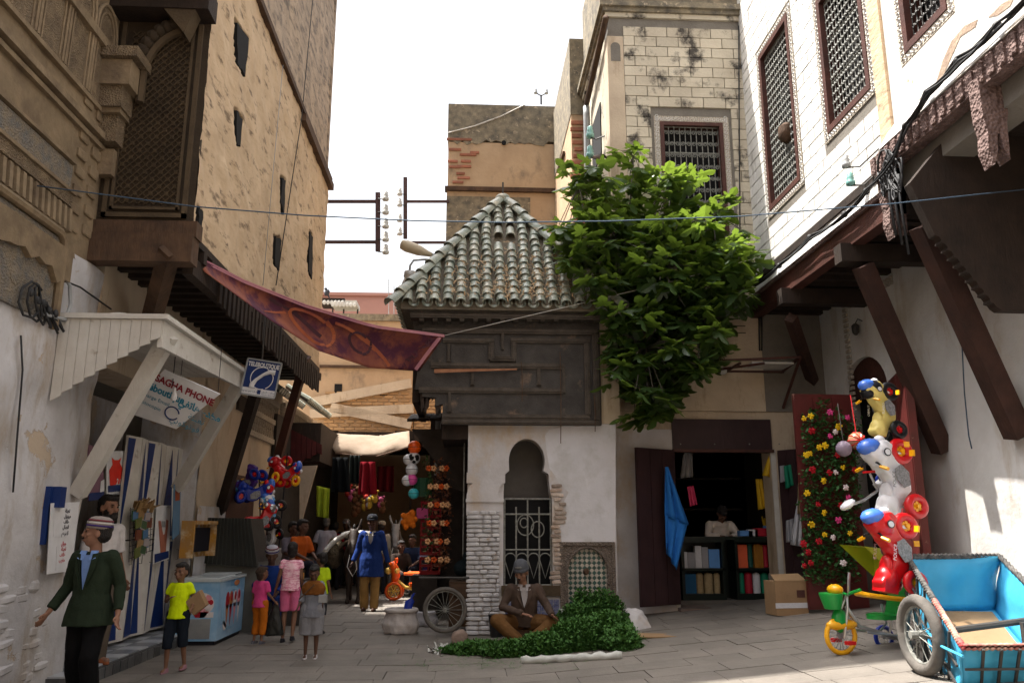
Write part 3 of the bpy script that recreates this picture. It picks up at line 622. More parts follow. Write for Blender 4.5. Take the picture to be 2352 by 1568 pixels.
for i in range(14): y=YS+.3+i*.33; b=MB(); b.box((XU,y,zb5+.06),(XR,y+.12,zf5)); b.build('joist',m_dkwood,rw)
def pendant(y,z,s=1):
    b=MB(); h=1.0*s; pr=[(-.02,0),(-.30,0),(-.30,-.45*h),(-.27,-.6*h),(-.29,-.78*h),(-.24,-.95*h),(-.19,-.8*h),(-.17,-.62*h),(-.14,-.62*h),(-.12,-.78*h),(-.07,-.9*h),(-.05,-.5*h),(-.02,-.4*h)]
    b.prism([(XU+.05+p[0]*.9,y-.05,z+p[1]) for p in pr],(0,.16,0)); return b.build('carved_pendant',m_carvwood,rw)
pendant(YS-.05,zf5+.1,1.0); pendant(PX(2300,260,XU).y,zf5+.1,.95)
sc=[]
for k in range(10):
    x,y=2148+k*14,540+k*17
    sc+=[(x,y),(x+9,y+3),(x+15,y+11)]
out=[(2090,420)]+sc+[(2300,712),(2420,715),(2420,60),(2330,120)]
b=MB(); b.prism([PY(x,y,7.75) for x,y in out],(0,.12,0)); b.build('scalloped_bracket',m_dkwood,rw)
q0=PY(1925,565,12.2)
for (x0,y0,yy) in ((1935,590,9.7),(1800,700,12.4)):
    p=PX(x0,y0,XU-.25); b=MB(); b.box((XU-.3,p.y-.08,zb5-.22),(XR,p.y+.12,zb5+.02)); b.build('beam_end',m_dkwood,rw)
for a,c,wd in (((1990,630),(2165,1035),.2),((2130,540),(2340,1000),.22),((1820,740),(1875,900),.15)):
    t=PX(*a,XU+.02); e=PX(*c,XR-.02); b=MB(); b.bar(t+(t-e).normalized()*.12,e,wd,wd,(0,1,0)); b.build('brace',M('dark_red_brace',(.065,.03,.022),(.035,.018,.014),sc=4,bump=.5,bz=.3),rw)
# lower right wall
lr=thing('right_street_wall','whitewashed lower street wall behind the blue handcart','wall',(6.3,9,.5))
frR=Fr((XR,0,0),(0,-1,0),(0,0,1))
ay0,ay1=PX(2040,900,XR).y,PX(1938,900,XR).y; az=PX(1985,818,XR).z
lumpy(frR,-ay0,-2,.3,zf5,60,50,.03,1.3,seed=11).build('wall_face',m_whiteR,lr,smooth=2)
lumpy(frR,-YT,-ay1,.3,zf5,20,40,.015,1.3,seed=12).build('wall_face',m_whiteR,lr,smooth=2)
am=(ay0+ay1)/2; ra=(ay1-ay0)/2; zsp=PX(1985,903,XR).z
pts=[(-ay1,zsp)]+[(-am-ra*math.cos(R(a)),zsp+(az-zsp)*math.sin(R(a))) for a in range(0,181,12)]+[(-ay0,zsp),(-ay0,zf5),(-ay1,zf5)]
b=MB(); b.prism([frR(*p) for p in pts],-frR.n*.3); b.build('wall_over_arch',m_whiteR,lr)
b=MB(); b.box((XR+.08,ay0,zsp-.05),(XR+.14,ay1,az+.1)); b.build('wooden_tympanum',m_redwood,lr)
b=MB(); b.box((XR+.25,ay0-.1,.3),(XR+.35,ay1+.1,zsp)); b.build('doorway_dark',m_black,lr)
b=MB()
for i in range(30): z=2.6+i*.085; b.box((XR-.04,12.35,z),(XR+.0,12.47,z+.05))
for i in range(14): b.box((XR-.04,10.9+i*.1,5.0),(XR,10.95+i*.1,5.12))
b.build('stucco_strip',m_trim,lr)
it=[]
for i in range(6): it.append(((XR-.0,6.5+random.uniform(0,.2),3.2+i*.3),(.14,.5,.27),None))
pieces(lr,'bare_block',it,m_whiteR,bev=.12)
b=MB(); b.box((XR+.3,-6,0),(XR+4,YT+.3,ZR)); b.build('unseen_masonry',m_joint,lr)
# ================================================================ unseen house added behind the viewer to cut the sky fill
hb=thing('unseen_house_behind','unseen plain tan house added behind the viewer to cut the sky fill','building',(0,-8,0))
hb['kind']='structure'
b=MB(); b.box((-9,-11,0),(12,-7,10)); b.build('wall_body',m_tan,hb)
for x in (-5,-1.5,2,5.5): b=MB(); b.box((x,-7.02,5),(x+1,-6.95,6.6)); b.build('window',m_black,hb)
# ================================================================ FOUNTAIN KIOSK
m_fwood=M('grey_weathered_wood',(.07,.063,.058),(.042,.037,.034),sc=4,bump=.5,bs=30,bz=3,rough=.8,stain=(.17,.12,.085),ssc=2.2,sth=.64,sw=.05)
m_fmould=M('moulding_wood',(.1,.083,.068),(.055,.045,.037),sc=6,bump=.4,bs=30)
m_gtile=M('green_zellige',(.018,.06,.05),(.03,.085,.07),sc=20,rough=.3,bump=.15,ov=.3,spec=.5)
m_wtile=M('white_zellige',(.5,.46,.4),(.4,.36,.31),sc=20,rough=.35,bump=.15,ov=.15,spec=.5)
m_btile=M('blue_zellige',(.03,.05,.2),(.3,.3,.34),sc=18,rough=.35,bump=.15,vor=30)
fk=thing('fountain_kiosk','small street fountain kiosk with green tiled pyramid roof, dark wooden frieze and white keyhole arch','fountain',(1.1,13.8,0))
FY=12.75; FX0=PY(1073,1200,FY).x; FX1=PY(1415,1200,FY).x; FZ=PY(1200,968,FY).z; FB=15.3
def fp(x,y,Y=FY): p=PY(x,y,Y); return (p.x,p.z)
frK=Fr((0,FY,0),(1,0,0),(0,0,1))
ac=fp(1210,1058); ar_=fp(1249,1058)[0]-ac[0]; xl,zl_=fp(1156,1347); xr,_=fp(1270,1347); zst=fp(1200,1088)[1]; zst2=fp(1200,1145)[1]
hole=[(xl,zl_),(xr,zl_),(xr+.0,zst2),(xr-.03,zst2+.12),(xr-.05,zst),(xr-.13,zst+.05)]+[(ac[0]+ar_*1.06*math.cos(R(t)),ac[1]+ar_*1.3*math.sin(R(t))) for t in range(-10,191,12)]+[(xl+.09,zst+.05),(xl+.02,zst),(xl,zst2+.1)]
nx0,nz1=fp(1288,1247); nx1,nz0=fp(1413,1400)
niche=[(nx0,.1),(nx1,.1),(nx1,nz1),(nx0,nz1)]
b=MB(); b.holed([[(FX0,-.1),(FX1,-.1),(FX1,FZ),(FX0,FZ)],hole,niche],frK,.3); b.build('plaster_wall',m_fount,fk)
b=MB(); b.box((FX1-.3,FY+.3,0),(FX1,FB,5.0)); b.box((FX0,FB-.3,0),(FX1,FB,5)); b.build('side_wall',m_fount,fk)
b=MB(); b.box((FX0+.05,13.4,0),(FX1-.3,13.5,4)); b.box((FX0+.05,FY+.3,FZ),(FX1-.3,13.5,FZ+.1)); b.box((FX0+.02,FY+.6,0),(FX0+.1,14.3,FZ)); b.build('inner_wall',M('inner_grey',(.15,.137,.125),(.11,.1,.093),bump=.2),fk)
b=MB(); b.box((xl-.15,13.2,0),(xr+.25,13.24,zst2+.02)); b.build('grille_shade_panel',m_black,fk)  # black panel stands in for the shade behind the lower grille
b=MB(); b.box((FX0,FY+.3,2.0),(FX0+.3,FB,FZ)); b.build('alley_side_wall',m_dkwood,fk)
b=MB(); b.prism([PY(x,y,FY-.004) for x,y in [(1252,1000),(1262,986),(1285,982),(1300,975),(1325,979),(1350,976),(1380,974),(1414,970),(1414,1246),(1290,1246),(1286,1205),(1300,1180),(1296,1150),(1306,1130),(1285,1110),(1275,1092),(1262,1075),(1256,1040)]],(0,.003,0)); b.build('fresh_whitewash',M('fresh_whitewash',(.66,.65,.68),(.58,.57,.59),sc=2.5,bump=.4,bs=9,stain=(.5,.49,.48),ssc=3,sth=.6),fk)
# grille in the arch
gz1=zst2; gz0=zl_+.02; b=MB(); A,B=xl+.02,xr-.02; fg=lambda u,v:(u,FY+.06,v)
for i in range(5): u=A+(B-A)*i/4; b.tube([fg(u,gz0),fg(u,gz1-(.12 if i%2 else 0))],.013,6)
zm=fp(1200,1262)[1]
for v in (gz0,zm,gz1,fp(1200,1180)[1]): b.tube([fg(A,v),fg(B,v)],.014,6)
for s in range(4):
    u=A+(B-A)*(s+.5)/4*1.0; r=(B-A)/8
    b.tube([fg(u+r*math.cos(R(t)),zm-.14+r*math.sin(R(t))) for t in range(0,181,15)],.01,5); b.tube([fg(u-r,zm-.14),fg(u,gz0+.1),fg(u+r,zm-.14)],.01,5)
for u,v,r in ((A+.32,fp(1200,1205)[1],.13),(A+.3,fp(1200,1200)[1],.06),(B-.2,fp(1200,1215)[1],.1)): b.tube([fg(u+r*math.cos(R(t)),v+r*1.2*math.sin(R(t))) for t in range(0,360,20)],.01,5,True)
b.build('window_grille',m_ironw,fk,smooth=True)
b=MB(); q=fp(1155,1368); b.box((xl-.03,FY-.05,q[1]),(nx0-.02,FY+.05,zl_+.02)); b.build('window_sill',m_brown2,fk)
it=[]
for i in range(9):
    for j in range(5): it.append(((xl+.08+i*.09,FY-.012,.12+j*.09+.0),(.084,.02,.084),None))
pieces(fk,'dado_tile',it,m_btile,bev=.03)
# broken plaster with bare bricks right of the arch
it=[]; 
for i in range(22):
    py=1115+i*10.5; k=20 if 3<i<9 else 8
    x,z=fp(1272+random.uniform(0,k),py); it.append(((x+.02,FY-.008,z),(.1+random.random()*.1,.045,.05),Matrix.Rotation(random.uniform(-.1,.1),3,'Y')))
pieces(fk,'bare_brick',it,M('dirty_bare_brick',(.5,.42,.36),(.28,.2,.15),sc=9,bump=.8,ov=.3),bev=.15)
# whitewashed brick pillar and its capital
it=[]; z=.02; r=0; m_wbrick=M('whitewashed_brick',(.62,.61,.62),(.45,.44,.45),sc=5,bump=.9,bs=22,ov=.12,stain=(.34,.25,.18),ssc=4,sth=.66,sw=.05)
ztop_=fp(1100,1180)[1]; pw=fp(1148,1300)[0]-FX0
while z<ztop_:
    x=FX0-.01; 
    while x<FX0+pw-.03:
        wd=random.choice((.13,.2,.25)); wd=min(wd,FX0+pw-x); it.append(((x+wd/2,FY-.02+random.uniform(-.012,.012),z+.034),(wd-.008,.09,.058),Matrix.Rotation(random.uniform(-.03,.03),3,'Y'))); x+=wd
    z+=.067; r+=1
pieces(fk,'pillar_brick',it,m_wbrick,300,.2)
cz0=fp(1100,1145)[1]; cz1=fp(1100,1085)[1]; cx0,cx1=FX0-.015,fp(1157,1100)[0]
b=MB(); n=[]; 
n=[(cx0+.13,cz0),(cx1-.1,cz0)]+[(cx1-.1+.12*(1-math.cos(R(t))),cz0+.24*math.sin(R(t))) for t in range(10,91,16)]+[(cx1+.02,cz1),(cx0,cz1),(cx0,cz0+.24)]+[(cx0+.12*(1-math.sin(R(t)))*1.0,cz0+.24*math.cos(R(t))) for t in range(10,91,16)]
b.prism([(p[0],FY-.05,p[1]) for p in n],(0,.2,0)); b.build('pillar_capital',m_fount,fk)
b=MB(); b.box((cx0-.01,FY-.06,cz0-.05),(cx1+.0,FY+.06,cz0)); b.build('capital_ledge',m_fount,fk)
b=MB(); b.box((cx0,FY-.03,ztop_-.02),(cx1-.02,FY+.02,cz0-.04)); b.build('pillar_neck',m_fount,fk)
# zellige niche with horseshoe arch
fn_=thing('zellige_fountain_niche','wall fountain niche with green and white diamond zellige under a carved horseshoe arch','fountain niche',((nx0+nx1)/2,FY,.2))
nc=((nx0+nx1)/2,0); nr=(nx1-nx0)*.40; nzc=fp(1350,1318)[1]
horse=[(nc[0]-nr*.92,.12),(nc[0]+nr*.92,.12)]+[(nc[0]+nr*math.cos(R(t)),nzc+nr*1.22*math.sin(R(t))) for t in range(-20,201,11)]
b=MB(); b.holed([[(nx0+.01,.1),(nx1-.01,.1),(nx1-.01,nz1-.01),(nx0+.01,nz1-.01)],horse],Fr((0,FY+.0,0),(1,0,0),(0,0,1)),.1)
m_nstuc=M('grey_carved_stucco',(.2,.16,.13),(.12,.095,.08),sc=10,bump=1.0,vor=45)
b.build('carved_spandrel',m_nstuc,fn_)
b=MB(); b.tube([(p[0],FY-.01,p[1]) for p in horse[2:]],.022,6); b.build('arch_moulding',m_nstuc,fn_,smooth=True)
b=MB()
for (x0,x1,z0,z1) in ((nx0-.02,nx0+.03,.1,nz1+.02),(nx1-.03,nx1+.02,.1,nz1+.02),(nx0+.03,nx1-.03,nz1-.03,nz1+.02)): b.box((x0,FY-.03,z0),(x1,FY+.05,z1))
b.build('niche_frame',m_nstuc,fn_)
b=MB(); b.box((nx0+.02,FY+.08,.1),(nx1-.02,FY+.12,nz1-.02)); b.build('tile_bed',m_joint,fn_)
itg=[];itw=[]; ts=.052; dd=ts*math.sqrt(2)/2; m45=Matrix.Rotation(R(45),3,'Y')
for i in range(-9,10):
    for j in range(0,34):
        x=nc[0]+i*dd*2+(j%2)*dd; z=.2+j*dd
        if inside((x,z),horse): (itg if j%2 else itw).append(((x,FY+.07,z),(ts-.003,.03,ts-.003),m45))
pieces(fn_,'zellige_tile',itg,m_gtile,300,.05); pieces(fn_,'zellige_tile',itw,m_wtile,300,.05)
q=fp(1347,1312); b=MB(); b.lathe([(.045,0),(.05,.02),(.03,.05),(.022,.07),(.03,.1)],(q[0],FY+.06,q[1]),10,Matrix.Rotation(PI/2,3,'X')); b.build('spout',m_oldwood,fn_,smooth=True)
# wooden frieze
KY=12.6
def kp(cx,cy): p=PY(877.6+cx*.2799,658.2+cy*.2799,KY); return p.x,p.z
x0,z1=kp(235,200); x1,_=kp(1780,200); _,z0=kp(1000,1128); x0b=kp(490,1100)[0]
out=[(x0b,z0),(x1,z0),(x1,z1),(x0,z1),kp(270,380),kp(300,600),kp(270,840),kp(330,850),kp(330,900),kp(440,910),kp(430,980),kp(500,960)]
b=MB(); b.prism([(p[0],KY,p[1]) for p in out],(0,.16,0)); b.build('frieze_board',m_fwood,fk)
def mould(cx0,cx1,cy0,cy1,pr=.035,par=None,nm='moulding',m=None):
    a=kp(cx0,cy1); c=kp(cx1,cy0); q=MB(); y=KY-pr
    n=3 if abs(cy1-cy0)>22 or abs(cx1-cx0)>22 else 1
    q.box((a[0],KY-pr,a[1]),(c[0],KY+.01,c[1])); 
    if n==3:
        if c[0]-a[0]>c[1]-a[1]: q.box((a[0],KY-pr-.018,a[1]+(c[1]-a[1])*.35),(c[0],KY-pr,a[1]+(c[1]-a[1])*.65))
        else: q.box((a[0]+(c[0]-a[0])*.35,KY-pr-.018,a[1]),(a[0]+(c[0]-a[0])*.65,KY-pr,c[1]))
    return q.build(nm,m or m_fmould,fk)
mould(235,1800,155,205,.26,nm='eave_beam',m=m_fwood); mould(240,1780,205,265,.2,nm='cornice_beam',m=m_fwood); mould(240,1780,262,280,.23)
for k in range(14): mould(330+k*109-20,330+k*109+18,280,306,.2,nm='dentil')
mould(330,1770,360,382,.05); mould(1735,1768,384,1096,.05); mould(500,918,430,462); mould(882,918,464,600); mould(1056,1700,430,462); mould(1060,1098,464,600); mould(885,1095,602,616,.05); mould(905,1075,585,602,.04); mould(925,1055,570,585,.03)
mould(975,1000,384,520); mould(1665,1698,464,1050); mould(400,1478,634,668); mould(300,1478,836,870); mould(492,1698,1052,1088); mould(490,1780,1100,1128,.05)
for a,c,d in ((728,672,800),(1272,672,800),(533,470,610),(538,872,1020)): mould(a,a+26,c,d); mould(a-6,a+32,d,d+12,.04)
mould(1478,1500,640,870,.03); mould(870,888,470,600,.02); mould(1098,1104,470,634,.015); mould(560,566,470,600,.015)
b=MB(); a=kp(430,700); c=kp(1105,688); b.hexa([(a[0],KY-.09,a[1]-.03),(c[0],KY-.09,c[1]-.005),(c[0],KY-.06,c[1]-.005),(a[0],KY-.06,a[1]-.03),(a[0],KY-.09,a[1]+.03),(c[0],KY-.09,c[1]+.015),(c[0],KY-.06,c[1]+.015),(a[0],KY-.06,a[1]+.03)])
tag(b.build('loose_plank',M('fresh_lath',(.36,.17,.09),(.25,.11,.06),sc=8)),'thin reddish wooden lath lying along a moulding of the dark frieze','plank')
for cx,c0,c1 in ((1455,545,1290),(1735,900,1195),(1140,625,950)):
    b=MB(); a=kp(cx,c0); c=kp(cx+5,c1); b.tube([(a[0],KY-.08,a[1]),((a[0]+c[0])/2+.01,KY-.09,(a[1]+c[1])/2),(c[0],KY-.1,c[1])],.007,5); b.build('rusty_rod',m_oldwood,fk)
# left flank of the frieze, ragged and dark
b=MB(); b.box((x0+.05,KY+.16,FZ+.3),(x0+.15,15.3,z1)); b.build('frieze_flank',m_dkwood,fk)
b=MB(); b.box((x0b,KY+.16,FZ-.28),(FX0,15,FZ-.02)); b.build('flank_beam',m_dkwood,fk)
for i in range(6):
    b=MB(); a=kp(300+i*30,880+random.uniform(0,140)); b.prism([(a[0],KY+.02,a[1]+.4),(a[0]+.13,KY+.02,a[1]+.4),(a[0]+.1,KY+.02,a[1]),(a[0]+.04,KY+.02,a[1]-.1)],(0,.05,0)); b.build('broken_board',m_dkwood,fk)
# plaster corner pier with capital, right of the frieze
a=fp(1373,970); c=fp(1416,735); t=fp(1380,705)
b=MB(); b.box((a[0],FY-.06,a[1]-.02),(c[0],FY+.3,c[1])); b.build('corner_pier',m_cream,fk)
b=MB(); w2=c[0]; b.prism([(a[0],FY-.1,c[1]),(w2,FY-.1,c[1]),(w2+.02,FY-.1,c[1]+.03),(w2+.1,FY-.1,c[1]+.1),(w2+.12,FY-.1,t[1]+.05),(a[0],FY-.1,t[1]+.05)],(0,.5,0)); b.build('pier_capital',m_cream,fk)
# roof
EY=12.28; el=PY(921,692,EY); ez=el.z; AP=PY(1155,468,13.85); half=AP.x-el.x; cyr=EY+half; az_=PY(1155,468,cyr).z; apex=V((AP.x,cyr,az_))
for _ in range(4): AP=PY(1155,468,cyr); half=AP.x-el.x; cyr=EY+half
apex=V((AP.x,cyr,AP.z))
cor=[V((AP.x-half,cyr-half,ez)),V((AP.x+half,cyr-half,ez)),V((AP.x+half,cyr+half,ez)),V((AP.x-half,cyr+half,ez))]
b=MB(); b.add([c_ for c_ in cor]+[apex]+[c_-V((0,0,.12)) for c_ in cor],[(0,1,4),(1,2,4),(2,3,4),(3,0,4),(0,1,6,5),(1,2,7,6),(2,3,8,7),(3,0,5,8),(5,6,7,8)]); rf=b.build('roof',M('roof_bed',(.1,.085,.065),(.17,.14,.1),sc=9,bump=.9),fk)
def tilemesh(name,r0,r1,L,m,th=.014,n=7,flip=False):
    q=MB(); vs=[];fs=[]
    for k in range(2):
        rr=(r0,r1)[k]; y=(0,L)[k]
        for ring in (rr,rr-th):
            for j in range(n+1):
                t=PI*j/n; z=ring*math.sin(t)*(-1 if flip else 1); vs.append((ring*math.cos(t),y,z))
    q_=n+1; q.add(vs,[(j,j+1,2*q_+j+1,2*q_+j) for j in range(n)]+[(q_+j+1,q_+j,3*q_+j,3*q_+j+1) for j in range(n)]+[(j+1,j,q_+j,q_+j+1) for j in range(n)]+[(2*q_+j,2*q_+j+1,3*q_+j+1,3*q_+j) for j in range(n)]+[(0,2*q_,3*q_,q_),(n,q_+n,3*q_+n,2*q_+n)])
    me=bpy.data.meshes.new(name); me.from_pydata([tuple(v) for v in q.v],[],q.f); me.materials.append(m)
    me.polygons.foreach_set('use_smooth',[True]*len(me.polygons)); me.set_sharp_from_angle(angle=R(35)); return me
TM=tilemesh('roof_tile',.066,.088,.27,m_tile); TMC=tilemesh('eave_tile',.085,.085,.3,m_tile,flip=True); TH=tilemesh('ridge_tile',.085,.115,.36,m_tile,n=9)
moff=V(fk.location)
def put(me,name,mat_):
    o=bpy.data.objects.new(name,me); C.objects.link(o); o.parent=rf; o.matrix_local=Matrix.Translation(-moff)@mat_; return o
stuffb=MB(); NC=16
for f in range(4):
    p,q=cor[f],cor[(f+1)%4]; e=(q-p).normalized(); mid=(p+q)/2; up=(apex-mid).normalized(); n=e.cross(up).normalized(); 
    if n.z<0: n=-n
    W=(q-p).length; SL=(apex-mid).length; sp=W/NC
    for c_ in range(NC):
        u=(c_+.5)*sp; lim=SL*min(u,W-u)/(W/2); v=-.06; row=0
        while v<lim-.08:
            d=-up; jit=random.uniform(-.012,.012); o=p+e*(u+jit)+up*(v+.27)+n*(.022+random.uniform(-.004,.006)); tilt=.07+random.uniform(-.02,.03)
            d2=(d*math.cos(tilt)+n*math.sin(tilt)).normalized(); n2=(e.cross(d2)).normalized()
            if n2.z<0: n2=-n2
            x_=d2.cross(n2); mt=Matrix((x_,d2,n2)).transposed().to_4x4(); mt.translation=o
            skip=(f==0 and c_ in (7,8) and row in (9,10,12))
            if not skip:
                if f in (0,): put(TM,'roof_tile',mt)
                else: stuffb.add([mt@v_.co for v_ in TM.vertices],[tuple(pl.vertices) for pl in TM.polygons])
            v+=.165; row+=1
        o=p+e*((c_)*sp)+up*(.22)+n*.02; mt=Matrix(((-e.cross(n)).cross(n)*-1,-up,n)).transposed().to_4x4()
        mt=Matrix((e,-up,n)).transposed().to_4x4(); mt.translation=o+n*.03
        if f==0 and c_: put(TMC,'eave_tile',mt)
        elif c_: stuffb.add([mt@v_.co for v_ in TMC.vertices],[tuple(pl.vertices) for pl in TMC.polygons])
tag(stuffb.build('rear_roof_tiles',m_tile,rf,smooth=True,recalc=False),kind='stuff')
for f in range(4):
    p=cor[f]; d=(p-apex); L=d.length; d.normalize(); out=V((p.x-apex.x,p.y-apex.y,0)).normalized(); x_=d.cross(V((0,0,1))).normalized(); n=x_.cross(d).normalized(); 
    if n.z<0: n=-n; x_=-x_
    k=0; s=-.02
    while s<L-.1:
        tilt=.06; d2=(d*math.cos(tilt)+n*math.sin(tilt)).normalized(); n2=x_.cross(d2); n2=n2 if n2.z>0 else -n2
        mt=Matrix((d2.cross(n2),d2,n2)).transposed().to_4x4(); mt.translation=apex+d*s+n*.07+V((random.uniform(-.008,.008),0,0)); put(TH,'ridge_tile',mt); s+=.29; k+=1
b=MB(); b.sphere(apex+V((0,0,.1)),(.14,.14,.09),12,8); b.build('roof_cap',m_tile,rf,smooth=True)
b=MB(); b.tube([apex+V((0,0,.1)),apex+V((0,0,.42))],.016,6); b.build('finial_rod',m_iron,rf)
# dry creeper litter on the tiles
b=MB(); up=(apex-(cor[0]+cor[1])/2).normalized(); n=V((1,0,0)).cross(up)
for i in range(900):
    u=random.gauss(.56,.2); v=abs(random.gauss(.3,.55))
    if not 0.05<u<.98: continue
    p=cor[0]+V((1,0,0))*(2*half*u)+up*v+n*(.07+random.random()*.05); a=random.random()*6.28; l=random.uniform(.02,.09); q=p+(V((math.cos(a),0,0))+up*math.sin(a))*l+n*random.uniform(-.03,.05)
    s=(q-p).cross(n).normalized()*random.uniform(.002,.012); b.add([p-s,p+s,q+s,q-s],[(0,1,2,3)])
tag(b.build('dry_creeper',M('dry_creeper',(.3,.17,.08),(.42,.32,.2),sc=20,bump=0),rf),kind='stuff')
# ================================================================ RIGHT: haberdashery shop
def fuse(mb,name,m,parent,vox,disp=0,dsc=9,loc=False,it=3):
    me=bpy.data.meshes.new('tmp'); me.from_pydata([tuple(v) for v in mb.v],[],mb.f); o=bpy.data.objects.new('tmp',me); C.objects.link(o)
    r=o.modifiers.new('r','REMESH'); r.mode='VOXEL'; r.voxel_size=vox; s=o.modifiers.new('s','SMOOTH'); s.factor=.5; s.iterations=it
    dg=bpy.context.evaluated_depsgraph_get(); e=bpy.data.meshes.new_from_object(o.evaluated_get(dg)); bpy.data.objects.remove(o)
    if disp:
        nn=[v.normal.copy() for v in e.vertices]
        for v,n in zip(e.vertices,nn):
            q=V((v.co.x*dsc*1.3,v.co.y*dsc*1.3,v.co.z*dsc*.75)); v.co+=n*disp*(noise.noise(q)+.5*noise.noise(q*2.3))
    e.polygons.foreach_set('use_smooth',[True]*len(e.polygons)); e.name=name; e.materials.clear(); e.materials.append(m)
    ob=bpy.data.objects.new(name,e); C.objects.link(ob); ob.parent=parent; return ob
def col(n,r,g,b_,rough=.5,**k): return flat(n,hexc(r,g,b_)[:3],rough,**k)
m_door=M('dark_maroon_door',(.045,.022,.024),(.028,.014,.016),sc=3,rough=.5,bump=.25,bz=.2)
m_reddoor=M('oxblood_door',(.12,.02,.018),(.07,.016,.014),sc=3,rough=.45,bump=.25,bz=.2,stain=(.3,.15,.12),ssc=6,sth=.68,sw=.03)
m_card=M('cardboard',(.3,.19,.1),(.24,.15,.08),sc=3,bump=.15)
m_blueplas=col('blue_cloth',35,110,190,.8,bump=.4); m_cabin=col('black_green_cabinet',18,28,24,.4)
sh=thing('haberdashery_shop','small dark haberdashery shop with maroon shutters, lintel board and threshold','shop',(4.2,YT,.4))
fz=SZ0+.1
b=MB(); b.box((SX0-.5,YT+.43,fz-.2),(SX1+.5,YT+3.2,fz)); b.build('floor',m_grout,sh)
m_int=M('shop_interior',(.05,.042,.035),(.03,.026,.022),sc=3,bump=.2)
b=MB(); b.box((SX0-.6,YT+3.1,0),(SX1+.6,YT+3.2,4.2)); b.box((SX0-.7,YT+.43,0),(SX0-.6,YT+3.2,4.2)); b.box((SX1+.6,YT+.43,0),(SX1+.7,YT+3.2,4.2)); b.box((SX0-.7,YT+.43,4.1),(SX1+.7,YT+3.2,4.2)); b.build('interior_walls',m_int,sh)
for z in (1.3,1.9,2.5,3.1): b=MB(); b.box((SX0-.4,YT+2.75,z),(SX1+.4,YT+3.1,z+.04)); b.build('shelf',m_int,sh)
_,zl1=fp(1545,1031,YT); b=MB(); b.box((SX0-.02,YT-.04,zl1),(SX1+.02,YT+.2,SZ1+.02)); b.build('lintel_board',m_door,sh)
b=MB(); b.box((SX0-.03,YT-.05,zl1-.05),(SX1+.05,YT+.1,zl1-.002)); b.build('door_head',m_redwood,sh)
for px in (1562,1640,1720,1788): q=fp(px,1024,YT); b=MB(); b.sphere((q[0],YT-.04,q[1]+.03),.012,8,6); b.build('bolt',m_ironw,sh)
b=MB(); b.box((SX0-.05,YT-.18,SZ0-.15),(SX1+.1,YT+.45,SZ0+.03)); b.build('threshold_step',M('worn_step',(.17,.12,.1),(.1,.08,.07),bump=.5),sh)
def leaf(par,h0,h1,z0,z1,th,m,n,name='door_leaf'):
    h0,h1=V(h0),V(h1); d=(h1-h0); L=d.length; d.normalize(); f=Fr((h0.x,h0.y,0),d,(0,0,1)); b=MB(); b.hexa([f(0,z0,0),f(L,z0,0),f(L,z0,-th),f(0,z0,-th),f(0,z1,0),f(L,z1,0),f(L,z1,-th),f(0,z1,-th)]); o=b.build(name,m,par)
    for i in range(n):
        q=MB(); a=L*(i+.03)/n; c=L*(i+.97)/n; q.hexa([f(a,z0+.04,0),f(c,z0+.04,0),f(c,z0+.04,.012),f(a,z0+.04,.012),f(a,z1-.04,0),f(c,z1-.04,0),f(c,z1-.04,.012),f(a,z1-.04,.012)]); q.build('plank',m,o)
    return o,f,L
hl=PY(1556,1200,YT-.06); fl=PY(1467,1200,YT-.5)
zb=PY(1475,1394,YT-.5).z
leaf(sh,(fl.x,fl.y,0),(hl.x,hl.y,0),zb,zl1-.02,.04,m_door,3)
hr=PY(1797,1200,YT-.06); fr_=PY(1838,1200,YT-.35)
leaf(sh,(hr.x,hr.y,0),(fr_.x,fr_.y,0),SZ0+.05,zl1-.02,.04,m_door,2)
b=MB(); q=fp(1790,1300,YT+.05); b.box((q[0]-.03,YT-.0,SZ0),(q[0]+.05,YT+.08,zl1)); b.build('door_post',m_whwood,sh)
q=fp(1549,1300,YT+.05); b=MB(); b.box((q[0],YT-.0,SZ0),(q[0]+.03,YT+.06,zl1-.05)); b.build('door_post',m_whwood,sh)
# display cabinets with goods
def cabinet(px0,px1,label,fill):
    Y0=YT+.5; a=PY(px0,1300,Y0); c=PY(px1,1300,Y0); zt=PY(px0,1232,Y0).z; zb=fz; zm=zb+(zt-zb)*.48
    t=thing('display_cabinet',label,'cabinet',((a.x+c.x)/2,Y0+.2,fz),group='cabinets in the haberdashery shop')
    for nm,p,q in (('base',(a.x,Y0,zb),(c.x,Y0+.4,zb+.1)),('shelf',(a.x,Y0,zm-.02),(c.x,Y0+.4,zm+.02)),('top',(a.x-.02,Y0-.03,zt-.09),(c.x+.02,Y0+.45,zt)),('side',(a.x,Y0,zb+.1),(a.x+.05,Y0+.4,zt-.09)),('side',(c.x-.05,Y0,zb+.1),(c.x,Y0+.4,zt-.09)),('back',(a.x+.05,Y0+.36,zb+.1),(c.x-.05,Y0+.4,zt-.09))): b=MB(); b.box(p,q); b.build(nm,m_cabin,t)
    return a.x+.06,c.x-.06,Y0+.14,zb+.1,zm+.02,zm-.02,zt-.09
